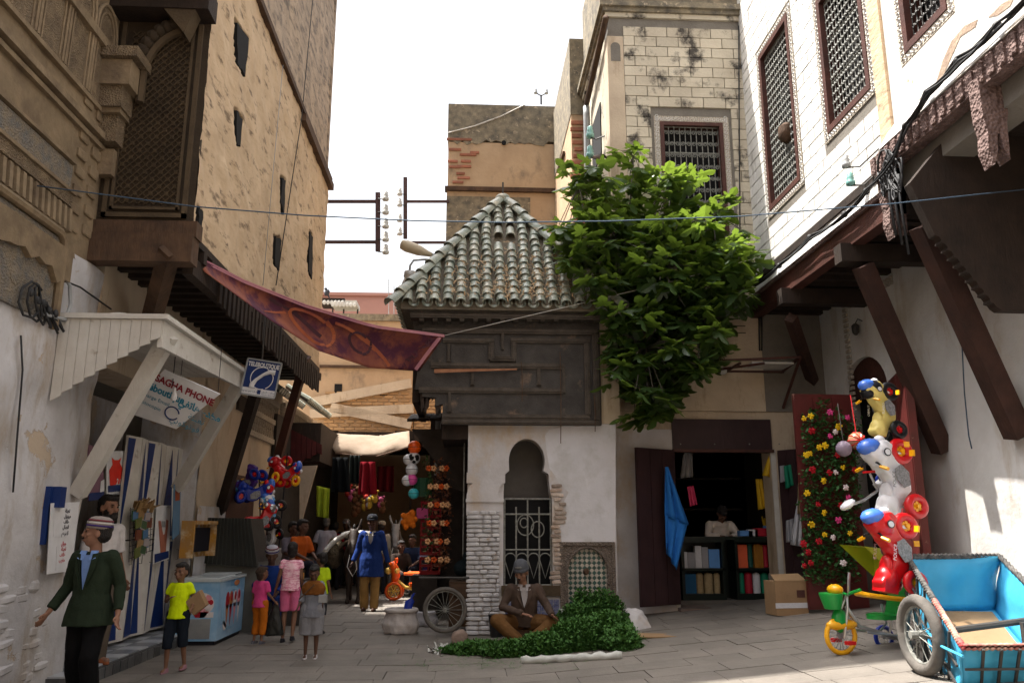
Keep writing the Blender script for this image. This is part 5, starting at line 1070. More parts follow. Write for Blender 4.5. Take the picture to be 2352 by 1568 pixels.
for i in range(9):
    x=XL+.02+(CX-XL)*i/9; b=MB(); b.box((x,CY0+.04,CZ-.03),(x+(CX-XL)/9-.008,CY1,CZ-.005)); b.build('soffit_board',m_whwood,ps)
b=MB(); b.hexa([(CX-.02,CY0+.03,CZ-.28),(CX+.03,CY0+.03,CZ-.28),(CX+.03,CY1,CZ-.2),(CX-.02,CY1,CZ-.2),(CX-.02,CY0+.03,CZ-.005),(CX+.03,CY0+.03,CZ-.005),(CX+.03,CY1,CZ-.005),(CX-.02,CY1,CZ-.005)]); b.build('front_beam',m_whwood,ps)
for a,c in ((V((CX+.0,8.35,CZ-.1)),PX(178,1135,XL+.03)),(V((CX,11.0,CZ-.15)),PX(408,1120,XL-.02))): b=MB(); b.bar(a,c,.15,.13,(0,1,0)); b.build('brace',m_whwood,ps)
# string and bulb
p=PY(400,845,9.3); lb=thing('bare_bulb','bare light bulb hanging before the hand-painted sign','light bulb',p); b=MB(); b.tube([p+V((0,0,.25)),p+V((0,0,-.2))],.005,5); b.build('flex',m_ink,lb); q=PY(400,910,9.3); b=MB(); b.lathe([(.015,.1),(.016,.05),(.03,.02),(.035,-.02),(.02,-.05)],q,10); b.build('bulb',m_poster,lb,smooth=True)
for i in range(1): p=V((XL+.5+.05*i,8.3+.1*(i%3),CZ+.07+.015*i)); b=MB(); b.tube([p+V((.11*math.cos(t*.5),.1*math.sin(t*.5),.01*t*.2)) for t in range(13)],.012,5); tag(b.build('cable_coil',m_whwood,smooth=2),'coil of pale cable lying on top of the plank canopy','cable')
# hand-painted hanging sign
A=PY(285,945,9.55); Bq=PY(405,985,9.6); Cq=PY(505,905,9.35); Dq=PY(378,848,9.25)
sg=thing('painted_hanging_sign','white hanging board hand-lettered in crimson and turquoise above the phone shop','sign',(A+Cq)/2)
b=MB(); b.prism([A,Bq,Cq,Dq],((Bq-A).cross(Dq-A)).normalized()*-.015); b.build('board',m_poster,sg)
ex=(Cq-Dq).normalized(); f=Fr((A+Dq)/2,ex,((Dq-A)-ex*(Dq-A).dot(ex))); W=(Cq-Dq).length; 
f=Fr(A,(Bq-A),(Dq-A)-(Bq-A)*((Dq-A).dot(Bq-A)/(Bq-A).length_squared)); 
# lettering runs parallel to the upper edge
f=Fr((A+Bq+Cq+Dq)/4,ex,((Dq-A)-ex*(Dq-A).dot(ex)))
if f.n.y>0: f.n=-f.n
def stext(s,sz,u,v,m,**k): return text(s,sz,f,u,v,m,sg,**k)
stext('SAGHA PHONE',.12,.1,.2,m_dred,w=.01,bold=.004,sx=.85); stext('Téléboutique',.13,-.14,.07,m_cyan,w=.01,bold=.004,sx=.8); stext('ﻣﺨﺪع ﻫﺎﺗﻔﻲ',.13,.34,.05,m_cyan,w=.01,bold=.004,sx=.8)
stext('Recharge Email',.065,-.2,-.05,m_cyan,w=.01); stext('Photocopie',.065,-.22,-.15,m_cyan,w=.01); stext('ﺗﻌﺒﺌﺔ',.1,.34,-.08,m_cyan,w=.01); stext('ﻓﻮﺗﻮﻛﻮﺑﻲ',.1,.24,-.2,m_cyan,w=.01)
b=MB(); b.tube([f(.06+.08*math.cos(R(t)),-.13+.08*math.sin(R(t)),.012) for t in range(20,340,15)],.008,5); b.build('painted_emblem',m_navy,sg)
for u in (.0,.45): b=MB(); p=f(u,.36,.01); b.tube([p,(p.x,p.y,CZ)],.004,4); b.build('hanging_wire',m_ink,sg)
# phone sign
A=PY(552,903,10.9); Bq=PY(630,915,10.9); Dq=PY(566,822,10.9); fT,W,H=quadfr(A,Bq,Dq)
if fT.n.y>0: fT.n=-fT.n
ts=thing('teleboutique_sign','blue and white metal telephone shop sign with handset emblem','sign',A)
b=MB(); b.hexa([fT(0,0,-.04),fT(W,0,-.04),fT(W,H,-.04),fT(0,H,-.04),fT(0,0,0),fT(W,0,0),fT(W,H,0),fT(0,H,0)]); b.build('panel',m_navy,ts)
b=MB(); b.hexa([fT(.012,.012,.001),fT(W-.012,.012,.001),fT(W-.012,H*.2,.001),fT(.012,H*.2,.001),fT(.012,.012,.004),fT(W-.012,.012,.004),fT(W-.012,H*.2,.004),fT(.012,H*.2,.004)]); b.build('lower_strip',m_poster,ts)
b=MB()
for a_,c_ in (((0,0),(W,0)),((W,0),(W,H)),((W,H),(0,H)),((0,H),(0,0))): b.bar(fT(*a_,.0),fT(*c_,.0),.02,.02)
b.build('rim',m_gutter,ts)
text('TELEBOUTIQUE',.082,fT,W/2,H*.86,m_poster,ts,w=.006,bold=.003,sx=.72)
text('Agréé par I.A.M',.035,fT,W*.25,H*.1,m_navy,ts,w=.006); text('ﺍﺗﺼﺎﻻﺕ ﺍﻟﻤﻐﺮﺏ',.035,fT,W*.78,H*.13,m_navy,ts,w=.006)
text('MAROC TELECOM',.022,fT,W*.8,H*.06,m_orange if False else m_navy,ts,w=.006)
b=MB(); b.hexa([fT(W*.47,H*.05,.005),fT(W*.57,H*.05,.005),fT(W*.57,H*.17,.005),fT(W*.47,H*.17,.005),fT(W*.47,H*.05,.007),fT(W*.57,H*.05,.007),fT(W*.57,H*.17,.007),fT(W*.47,H*.17,.007)]); b.build('logo_square',m_navy,ts)
b=MB(); b.tube([fT(W*.52+.15*math.cos(R(t)),H*.5+.15*math.sin(R(t)),.006) for t in range(-60,300,12) if not 30<t<62],.006,5); b.build('emblem_ring',m_poster,ts)
b=MB(); b.tube([fT(W*.5-.1,H*.5-.14,.006),fT(W*.5-.1,H*.5-.1,.01),fT(W*.5-.06,H*.5-.03,.01),fT(W*.5+.02,H*.5+.05,.01),fT(W*.5+.1,H*.5+.1,.01),fT(W*.5+.17,H*.5+.1,.006)],[.035,.034,.022,.02,.03,.036],8); b.build('handset_emblem',m_poster,ts,smooth=True)
b=MB(); p=fT(W*.4,H,-.02); b.tube([p,(p.x,p.y,ZB-.3)],.012,5); p=fT(W*.9,H,-.02); b.tube([p,(p.x,p.y,ZB-.3)],.012,5); b.build('hanger_rods',m_iron,ts)
# blue and white folding shutters
fs=thing('folding_shutters','tall blue and white folding shutters painted with long triangles','shutter',(XL-.25,11.6,.2))
yA,yB=PX(270,1240,XL-.25).y,12.7; n=6; z0,zm,z1=.2,1.42,PX(330,1008,XL-.25).z
for i in range(n):
    for j,(a,c) in enumerate(((z0,zm-.01),(zm+.01,z1))):
        y0=yA+(yB-yA)*i/n+.005; y1=yA+(yB-yA)*(i+1)/n-.005; off=.05*(i%2)
        xx=XL-.25; b=MB(); p=[(xx+off,y0),(xx+.05-off,y1)]
        b.hexa([(p[0][0],y0,a),(p[1][0],y1,a),(p[1][0]-.03,y1,a),(p[0][0]-.03,y0,a),(p[0][0],y0,c),(p[1][0],y1,c),(p[1][0]-.03,y1,c),(p[0][0]-.03,y0,c)]); o=b.build('shutter_panel',m_whwood,fs)
        b=MB(); e=.004
        tri=[(p[0][0],y0,a+.03),(p[0][0],y0,c-.03),((p[0][0]+p[1][0])/2,(y0+y1)/2,(c-.03) if (i+j)%2 else (a+.03)),] if i%3!=1 else [(p[0][0],y0,a+.03),(p[1][0],y1,a+.03),((p[0][0]+p[1][0])/2,(y0+y1)/2,c-.05)]
        b.prism([V(t)+V((e,0,0)) for t in tri],(.003,0,0)); b.build('painted_triangle',m_navy,o)
    b=MB(); b.tube([(XL-.19,y1-.06,zm-.3),(XL-.16,y1-.06,zm-.3),(XL-.16,y1-.06,zm-.16),(XL-.19,y1-.06,zm-.16)],.006,5); b.build('pull_handle',m_ironw,fs)
# threshold with checker tiles
st=thing('tiled_step','low shop step edged in dark tiles with grey and white squares on top','step',(XL+.0,10.7,0))
b=MB(); b.box((XL-1.2,8.7,-.02),(XL+.22,13.0,.14)); b.build('step_body',M('step_dark',(.06,.06,.065),(.1,.1,.1),sc=8,bump=.3),st)
m_sg=M('step_tile_grey',(.2,.22,.24),(.16,.17,.19),rough=.35,bump=.1); m_sw=M('step_tile_white',(.45,.47,.5),(.38,.4,.43),rough=.35,bump=.1)
for k in range(14):
    for j in range(3): pieces(st,'floor_tile',[((XL+.05-.3*j,8.87+.3*k,.148),(.29,.29,.016),None)],m_sg if (k+j)%2 else m_sw,bev=.01)
for k in range(21): pieces(st,'riser_tile',[((XL+.222,8.82+.2*k,.06),(.012,.185,.12),None)],M('riser_tile',(.05,.055,.06),(.09,.09,.09),sc=9,rough=.3,ov=.4),bev=.02)
# posters, notice, racks
def sheet_on(name,label,cat,px,X,m,parts=(),dx=.012,group=None):
    P=[PX(a,c,X) for a,c in px]; t=thing(name,label,cat,P[0],group=group); b=MB(); b.prism(P,(-.008,0,0)); b.build('sheet',m,t)
    for k,(q,mm,nm) in enumerate(parts):
        b=MB(); b.prism([PX(a,c,X)+V((.004+.003*k,0,0)) for a,c in q],(.002,0,0)); b.build(nm,mm,t)
    return t,P
t,P=sheet_on('arabic_notice','large white paper notice handwritten in black and red Arabic on the whitewashed wall','notice',[(108,1318),(165,1310),(183,1152),(118,1155)],XL+.09,m_poster)
fN=Fr(P[0],P[1]-P[0],(0,0,1)); hN=P[3].z-P[0].z; wN=P[1].y-P[0].y
fN=Fr((XL+.09,P[0].y,P[0].z),(0,1,0),(0,0,1))
for k,(s,m,u,v) in enumerate((('ﺗﻌﺒﺌﺔ',m_ink,.5,.9),('ﻣﻴﺪﻳﺘﻞ',m_ink,.52,.82),('ﻫﺎﺗﻒ',m_ink,.5,.74),('ﺍﺗﺼﺎﻝ',m_ink,.5,.66),('5 ﺩﺭﻫﻢ',m_ink,.5,.57),('ﺟﻮﺍﻝ',m_redink,.5,.42),('ﺗﻌﺒﺌﺔ',m_redink,.52,.34),('ﻫﺎﺗﻒ',m_redink,.5,.26),('ﻣﻐﺮﺏ',m_redink,.5,.18))): text(s,hN*.075,fN,wN*u,hN*v,m,t,w=.006,bold=.002)
for px,lab in (([(122,1232),(150,1232),(150,1165),(122,1168)],'small note'),([(128,1310),(155,1305),(160,1250),(130,1255)],'small note')):
    b=MB(); b.prism([PX(a,c,XL+.093) for a,c in px],(.002,0,0)); b.build('pinned_note',m_poster,t)
b=MB(); a,c=PX(106,1250,XL+.06),PX(135,1118,XL+.06); b.box((XL,a.y,a.z),(XL+.06,c.y-.15,c.z)); b.box((XL,a.y,c.z-.2),(XL+.14,c.y,c.z)); tag(b.build('blue_phone_holder',m_navy),'dark blue wall-mounted phone holder behind the Arabic notice','phone holder')
m_opos=col('poster_red',225,50,35,.5)
t,P=sheet_on('red_cat_poster','red cut-out poster with the numbers 2 1 on white above a blue strip','poster',[(245,1140),(292,1122),(292,1035),(245,1035)],XL-.3,m_poster,[([(252,1115),(276,1110),(280,1075),(274,1062),(278,1050),(272,1056),(262,1056),(256,1050),(258,1066),(250,1080)],m_opos,'red_figure'),([(247,1130),(275,1128),(275,1112),(247,1115)],m_navy,'blue_strip')])
fN=Fr((XL-.3,P[0].y,P[0].z),(0,1,0),(0,0,1)); text('2 1',.1,fN,.28,.19,m_poster,t,w=.01,bold=.003); text('ﺍﺗﺼﺎﻻﺕ',.06,fN,.25,.06,m_poster,t,w=.014)
t,P=sheet_on('blue_strip_poster','poster of an arch over a blue caption strip beside the white brace','poster',[(203,1150),(238,1145),(238,1030),(203,1020)],XL-.32,col('poster_mauve',130,95,110,.6),[([(203,1150),(238,1145),(238,1128),(203,1132)],m_navy,'blue_strip'),([(228,1130),(238,1128),(238,1100),(230,1105)],m_poster,'white_disc')])
t,P=sheet_on('hand_poster','white poster of two fingers holding a coin above a blue strip','poster',[(352,1295),(388,1282),(392,1160),(360,1160)],XL-.16,m_poster,[([(368,1270),(380,1266),(382,1240),(386,1195),(381,1192),(378,1225),(374,1228),(368,1195),(363,1196),(366,1240)],col('poster_skin',175,110,90,.6),'printed_hand'),([(354,1292),(386,1280),(386,1264),(354,1272)],m_navy,'blue_strip'),([(370,1210),(378,1210),(378,1196),(370,1196)],m_gutter,'printed_coin')])
fN=Fr((XL-.16,P[0].y,P[0].z),(0,1,0),(0,0,1)); text('ﺑﻌﺸﺮ',.07,fN,.35,.93,m_ink,t,w=.01); text('ﺩﺭﻫﻢ',.07,fN,.35,.78,m_ink,t,w=.01)
t,P=sheet_on('striped_poster','narrow blue and orange poster at the edge of the shutters','poster',[(396,1240),(412,1225),(416,1105),(400,1112)],XL-.03,col('poster_sky',90,125,155,.6),[([(402,1150),(412,1148),(412,1120),(402,1124)],col('poster_rust',150,75,40,.6),'orange_block')])
# postcard rack
pr=thing('postcard_rack','wire rack of tourist postcards hanging on the shutters','postcard rack',PX(330,1230,XL-.1))
b=MB()
for i in range(7): a,c=PX(300+i*8,1165,XL-.12),PX(296+i*8,1290-i*4,XL-.12); b.tube([a,c],.004,4)
for i in range(9): a,c=PX(298,1170+i*14,XL-.12),PX(350,1166+i*12,XL-.12); b.tube([a,c],.004,4)
b.build('wire_grid',m_ink,pr)
pc=[col('card_%d'%i,*c) for i,c in enumerate(((150,120,80),(70,110,150),(90,100,50),(160,150,150),(110,60,40),(60,90,60)))]
for i,(x,y) in enumerate(((325,1180),(338,1185),(318,1200),(330,1205),(318,1228),(333,1225),(322,1250),(335,1245),(316,1268),(328,1262),(342,1200),(310,1182))):
    p=PX(x,y,XL-.09); mt=Matrix.Rotation(.15*(i%3-1),3,'X'); pieces(pr,'postcard',[(p,(.012,.19,.13),mt)],pc[i%6],bev=.0); 
    if i%2: pieces(pr,'postcard',[(p+V((.008,0,0)),(.004,.16,.1),mt)],pc[(i+2)%6],bev=0)
b=MB(); p=PX(325,1170,XL-.1)
for i in range(24): q=p+V((random.uniform(-.03,.06),random.uniform(-.3,.3),random.uniform(-.05,.05))); a=random.random()*3; b.bar(q,q+V((.05,.12*math.cos(a),.12*math.sin(a))),.05,.006)
tag(b.build('curled_postcards',pc[0],pr),kind='stuff')
# payphone box
p=PX(440,1235,XL+.1); pp=thing('yellow_phone_hood','faded yellow-brown payphone hood on the street wall','phone hood',p)
a,c=PX(418,1195,XL),PX(468,1275,XL); b=MB(); b.box((XL-.0,a.y,c.z),(XL+.18,a.y+.06,a.z)); b.box((XL-.0,c.y-.06,c.z),(XL+.18,c.y,a.z)); b.box((XL,a.y+.06,a.z-.05),(XL+.2,c.y-.06,a.z)); b.box((XL,a.y+.06,c.z),(XL+.04,c.y-.06,a.z-.05)); b.build('hood',M('faded_yellow',(.45,.22,.03),(.35,.2,.08),sc=8,stain=(.6,.5,.35),ssc=6,sth=.6),pp)
b=MB(); b.box((XL+.05,a.y+.2,c.z+.08),(XL+.13,c.y-.2,a.z-.1)); b.build('handset_unit',m_ink,pp)
# dark ribbed stall box behind the freezer
q0=PG(470,1455); db=thing('dark_stall_box','closed dark stall box with sloping ribbed sheet sides behind the freezer','stall',(-3.55,14.3,0))
m_rib=M('dark_ribbed_sheet',(.035,.038,.035),(.02,.022,.02),sc=3,rough=.5,bump=.4)
A=[PY(455,1292,13.3),PY(590,1302,13.3),PY(575,1190,13.3),PY(478,1188,13.3)]; b=MB(); b.prism(A,(0,.8,0)); b.build('upper_box',m_rib,db)
for i in range(14): t=i/13; b=MB(); b.bar(A[0].lerp(A[1],t)+V((0,-.012,0)),A[3].lerp(A[2],t)+V((0,-.012,0)),.02,.02); b.build('rib',m_rib,db)
x0,x1=PY(520,1400,13.4).x,PY(588,1400,13.4).x; b=MB(); b.box((x0-.4,13.4,0),(x1,14.1,A[0].z)); b.build('lower_cupboard',M('grey_cupboard',(.16,.165,.15),(.12,.12,.11),bump=.2),db)
# ---------------------------------------------------------------- ice cream freezer
m_frz=M('freezer_print_blue',(.12,.33,.58),(.4,.58,.75),sc=2.2,rough=.35,bump=.05,spec=.5); m_lid=M('freezer_lid',(.55,.6,.62),(.45,.5,.52),rough=.2,bump=.05)
fx0,fx1,fy0,fy1=-3.98,-3.42,11.95,13.25; fzr=thing('ice_cream_freezer','light blue ice cream chest freezer printed with sundaes, glass sliding top','freezer',((fx0+fx1)/2,12.6,0))
b=MB(); b.box((fx0,fy0,.06),(fx1,fy1,.84)); b.build('cabinet',m_frz,fzr)
b=MB(); b.box((fx0-.015,fy0-.015,.84),(fx1+.015,fy1+.015,.88)); b.build('top_rim',m_lid,fzr)
b=MB(); b.box((fx0+.04,fy0+.05,.88),(fx1-.04,fy0+.9,.895)); b.build('sliding_lid',m_lid,fzr); b=MB(); b.box((fx0+.04,fy0+.88,.897),(fx1-.04,fy1-.05,.91)); b.build('sliding_lid',m_lid,fzr)
b=MB(); b.box((fx0+.03,fy0+.03,.0),(fx1-.03,fy1-.03,.06)); b.build('plinth',m_ink,fzr)
b=MB()
for i in range(14): z=.1+i*.017; b.box((fx0+.1,fy0-.012,z),(fx1-.1,fy0,z+.008))
b.box((fx0+.09,fy0-.006,.09),(fx1-.09,fy0,.35)); b.build('vent_grille',m_gutter,fzr)
ic=[col('ice_white',225,215,215,.6),col('ice_red',170,30,45,.5),col('ice_pink',225,150,160,.6),col('ice_caramel',190,120,70,.6)]
fA=Fr((fx0,fy0,0),(1,0,0),(0,0,1)); fB=Fr((fx1,fy0,0),(0,1,0),(0,0,1))
def disc(fr,u,v,ru,rv,m,par,nm,w=.003,n=20): b=MB(); b.prism([fr(u+ru*math.cos(2*PI*i/n),v+rv*math.sin(2*PI*i/n),w) for i in range(n)],fr.n*.002); return b.build(nm,m,par)
disc(fA,.32,.55,.18,.15,ic[0],fzr,'printed_sundae'); 
for i in range(9): t=i*.7; disc(fA,.32+.12*math.cos(t),.57+.09*math.sin(t),.05,.04,ic[(1,2,0)[i%3]],fzr,'printed_swirl',w=.006+.001*i)
b=MB(); b.prism([fA(.2,.45,.004),fA(.44,.45,.004),fA(.38,.37,.004),fA(.26,.37,.004)],fA.n*.002); b.build('printed_cup',ic[1],fzr)
b=MB(); b.box((fx0+.32,fy0-.006,.37),(fx0+.5,fy0-.001,.44)); b.build('price_label',ic[0],fzr)
disc(fB,.65,.45,.5,.3,col('freezer_swoosh',150,195,225,.4),fzr,'printed_swoosh'); disc(fB,.68,.44,.45,.26,m_frz,fzr,'printed_swoosh',w=.005)
for i,(u,c_) in enumerate(((.4,3),(.58,1),(.78,2),(.98,0))):
    disc(fB,u,.56,.09,.12,ic[(c_+2)%4],fzr,'printed_cone_scoop',w=.008)
    b=MB(); b.prism([fB(u-.07,.5,.008),fB(u+.07,.5,.008),fB(u,.2,.008)],fB.n*.002); b.build('printed_cone',ic[c_],fzr)
    disc(fB,u+.01,.6,.05,.06,ic[1],fzr,'printed_topping',w=.012)
disc(fB,.85,.78,.14,.04,ic[3],fzr,'printed_badge'); disc(fB,.35,.25,.09,.09,ic[0],fzr,'printed_badge')
# ================================================================ banner across the street
m_ban=M('maroon_banner',(.13,.03,.03),(.3,.1,.05),sc=1.6,rough=.75,bump=.3,stain=(.07,.015,.035),ssc=1.5,sth=.52,sw=.05)
bn=thing('maroon_banner','sagging maroon and orange printed banner slung from the tan house to the fountain frieze','banner',PY(740,740,11))
P0=PX(437,583,XJ+.05); P1=PY(1020,772,12.35); Q0=PX(590,690,XJ+.05); Q1=PY(965,850,12.4)
def bf(u,v):
    top=[(437,583,0),(560,645,.25),(700,700,.5),(860,748,.78),(1022,770,1)]; bot=[(470,625,0),(620,735,.25),(730,805,.5),(850,845,.78),(962,852,1)]
    def interp(L):
        for i in range(len(L)-1):
            if u<=L[i+1][2]+1e-6: t=(u-L[i][2])/(L[i+1][2]-L[i][2]); return L[i][0]+(L[i+1][0]-L[i][0])*t,L[i][1]+(L[i+1][1]-L[i][1])*t
        return L[-1][:2]
    a,c=interp(top),interp(bot); x=a[0]+(c[0]-a[0])*v; y=a[1]+(c[1]-a[1])*v; Y=8.9+u*3.5+.25*math.sin(v*PI)*math.sin(u*PI)+v*.15
    return PY(x,y,Y)
b=MB(); b.sheet(bf,36,12,.006); b.build('cloth',m_ban,bn,smooth=2)
def bstroke(pts,r,m,nm):
    b=MB(); q=[V(bf(u,v))+V((0,-.015,0)) for u,v in pts]
    for i in range(len(q)-1): d=(q[i+1]-q[i]).normalized(); s=d.cross(V((0,1,0))).normalized()*r; b.add([q[i]-s,q[i]+s,q[i+1]+s,q[i+1]-s],[(0,1,2,3)])
    return b.build(nm,m,bn)
m_bo=M('banner_orange',(.42,.13,.05),(.25,.06,.04),sc=3,bump=.1); m_bl=M('banner_dark',(.05,.02,.03),(.08,.03,.04),sc=3,bump=.1); m_bp=M('banner_pink',(.45,.2,.22),(.36,.15,.2),sc=3,bump=.1)
bstroke([(.35+.02*i,.15+.06*i) for i in range(10)],.05,m_bl,'printed_curve'); bstroke([(.5+.1*math.cos(R(t)),.5+.38*math.sin(R(t))) for t in range(0,361,20)],.04,m_bo,'printed_ring'); bstroke([(.72+.05*math.cos(R(t)),.5+.25*math.sin(R(t))) for t in range(0,361,24)],.035,m_bl,'printed_ring'); bstroke([(.62+.03*i,.18+.012*i*i) for i in range(9)],.04,m_bo,'printed_curve'); bstroke([(.25+.02*i,.75-.05*i) for i in range(8)],.04,m_bo,'printed_curve')
bstroke([(u,.02) for u in [i/24 for i in range(25)]],.022,m_bp,'hem'); bstroke([(.985-.001*i,.05+.09*i) for i in range(11)],.05,m_bp,'printed_border')
for i in range(7): p=V(bf(.965-.006*i,.2+.1*i))+V((0,-.03,0)); fX=Fr(p,(.4,0,-.9),(.9,0,.4)); text('AMI.DEC'[i],.16,fX,0,0,m_bl,bn,w=.01)
# ================================================================ people and animals
def cap(b,p0,r0,p1,r1,n=10):
    p0,p1=V(p0),V(p1); b.sphere(p0,r0,n,6); b.sphere(p1,r1,n,6); b.tube([p0,p1],[r0,r1],n)
skinm={'m':M('skin_brown',(.2,.1,.06),(.15,.075,.045),sc=8,rough=.6,bump=.1),'l':M('skin_tan',(.27,.14,.09),(.21,.105,.07),sc=8,rough=.6,bump=.1),'d':M('skin_dark',(.12,.06,.04),(.09,.045,.03),sc=8,rough=.6,bump=.1)}
m_hair=M('black_hair',(.012,.01,.01),(.02,.016,.014),sc=20,rough=.55,bump=.8,bs=90); m_ghair=M('grey_hair',(.15,.14,.13),(.09,.085,.08),sc=20,rough=.7,bump=.6,bs=80)
def cl(n,r,g,b_,**k): return M(n,hexc(r,g,b_)[:3],tuple(x*.75 for x in hexc(r,g,b_)[:3]),sc=6,rough=.9,bump=.25,bs=60,spec=.1,**k)
BASE=dict(pel=(0,0,.95),chest=(0,0,1.27),neck=(0,0,1.46),head=(0,-.02,1.63),shL=(.185,0,1.41),shR=(-.185,0,1.41),elL=(.24,.02,1.12),elR=(-.24,.02,1.12),wrL=(.26,-.05,.87),wrR=(-.26,-.05,.87),hipL=(.09,0,.93),hipR=(-.09,0,.93),knL=(.1,-.02,.5),knR=(-.1,-.02,.5),anL=(.1,.02,.09),anR=(-.1,.02,.09))
def person(label,loc,rz,h,pose=None,top=None,bot=None,skin='m',shoe=None,hair=m_hair,sleeve=1.0,hem=.86,leg=1.0,headk=1.0,look=0,nod=0,vox=.011,fat=1.0,flare=0,hat=None,coat_open=None,group=None,legfat=1.0,hstyle='short',feet=True,beard=None,lite=False):
    J={k:V(v) for k,v in BASE.items()}
    for k,v in (pose or {}).items(): J[k]=V(v)
    for q in ('shL','shR','elL','elR'): J[q].x*=.92
    J['head'].z-=.01; J['shL'].z-=.015; J['shR'].z-=.015
    if headk>1.05:
        for k in ('shL','shR','elL','elR'): J[k].x*=.86
        for k in ('wrL','wrR'): J[k].x*=.92
    s=h/1.75; t=thing('person',label,'person',loc,(0,0,rz),group,s); vx=vox/s
    HR=Matrix.Rotation(look,3,'Z')@Matrix.Rotation(nod,3,'X'); hc=J['head']; k=headk*(1.14 if headk<1.05 else 1.06)
    def hp(x,y,z): return hc+HR@V((x*k,y*k,z*k))
    b=MB(); e=lambda c,r:b.sphere(hp(*c),tuple(q*k for q in r),12,8,HR)
    e((0,.012,.025),(.075,.094,.095)); e((0,-.012,-.04),(.06,.074,.075)); e((0,-.035,-.085),(.036,.04,.03)); e((0,-.088,-.012),(.012,.02,.03)); e((0,-.1,-.03),(.016,.016,.013)); e((0,-.082,.024),(.05,.016,.012)); e((0,-.084,-.066),(.024,.012,.013))
    for q in (-1,1): e((q*.076,.012,-.012),(.01,.02,.03)); e((q*.045,-.06,-.02),(.02,.02,.02))
    cap(b,J['neck']-V((0,0,.06)),.058*fat**.5,hp(0,.01,-.06),.052)
    cap(b,J['pel'],.09,J['chest'],.1)
    for sd in 'LR':
        q=1 if sd=='L' else -1; sh,el,wr=J['sh'+sd],J['el'+sd],J['wr'+sd]
        cap(b,J['chest']+V((0,0,.08)),.07,sh,.05); cap(b,sh,.05,el,.037); cap(b,el,.037,wr,.025)
        d=(J.get('hd'+sd,wr+(wr-el).normalized()*.09)-wr).normalized(); side=(V((0,-1,0))-d*d.dot(V((0,-1,0)))); side=side.normalized() if side.length>.1 else V((0,0,1)); nrm=d.cross(side)
        pc=wr+d*.05; b.sphere(pc,(.017,.036,.05),10,6,Matrix((nrm,side,d)).transposed())
        for i,(o_,L) in enumerate(((-.03,.062),(-.01,.072),(.011,.068),(.031,.052))):
            f0=wr+d*.082+side*o_; cu=nrm*(-q*.02); f1=f0+d*L*.5+side*o_*.15+cu*.3; f2=f1+d*L*.42+cu; cap(b,f0,.0095,f1,.009,6); cap(b,f1,.009,f2,.0075,6)
        th=wr+d*.03+side*.03; t1=th+d*.03+side*.026; cap(b,th,.012,t1,.0105,6); cap(b,t1,.0105,t1+d*.03+side*.006-nrm*q*.01,.009,6)
        hi,kn,an=J['hip'+sd],J['kn'+sd],J['an'+sd]
        cap(b,J['pel'],.085,hi,.075); cap(b,hi,.075,kn,.05); c1=kn.lerp(an,.3)+V((0,.012,0)); cap(b,kn,.05,c1,.05); cap(b,c1,.05,an,.032); cap(b,an-V((0,-.02,.04)),.035,an+V((0,-.13,-.05)),.03)
    fuse(b,'body',skinm[skin],t,vx)
    if not lite:
        b=MB()
        for q in (-1,1): b.sphere(hp(q*.03,-.081,.004),tuple(x*k for x in (.011,.007,.006)),8,6,HR); b.sphere(hp(q*.031,-.088,.026),tuple(x*k for x in (.018,.008,.005)),8,6,HR)
        o=b; o.v=[v for v in o.v]
        with Local(): o.build('eyes_and_brows',m_hair,t,smooth=2)
        b=MB(); b.sphere(hp(0,-.0945,-.066),tuple(x*k for x in (.022,.006,.005)),8,6,HR)
        with Local(): b.build('lips',M('lip',(.16,.055,.045),(.12,.045,.035),bump=0),t,smooth=2)
    if hstyle:
        b=MB(); e((0,.03,.045),(.083,.092,.088)); e((0,.05,-.01),(.079,.07,.07)); e((0,-.02,.085),(.07,.075,.035))
        if hstyle=='bun': e((0,.1,.03),(.04,.045,.045)); e((0,.05,-.05),(.07,.06,.07))
        if hstyle=='curly':
            for i in range(40): a=i*2.4; z=1-i/30; e((.085*math.cos(a)*math.sqrt(max(.05,1-z*z*.6)),.03+.09*math.sin(a)*math.sqrt(max(.05,1-z*z*.6)),.05+.07*z),(.028,.028,.028)) if not (math.sin(a)<-.3 and z<.35) else None
        fuse(b,'hair',hair,t,.009,.004,60)
    if beard:
        b=MB(); e((0,-.07,-.09),(.045,.04,.04)); e((0,-.092,-.052),(.03,.012,.008)) if beard!='full' else [e((0,-.092,-.052),(.035,.012,.009)),e((.05,-.03,-.06),(.02,.04,.05)),e((-.05,-.03,-.06),(.02,.04,.05))]
        if beard=='moustache': b=MB(); e((0,-.097,-.05),(.03,.012,.008))
        fuse(b,'beard',m_hair,t,.006,.002,80)
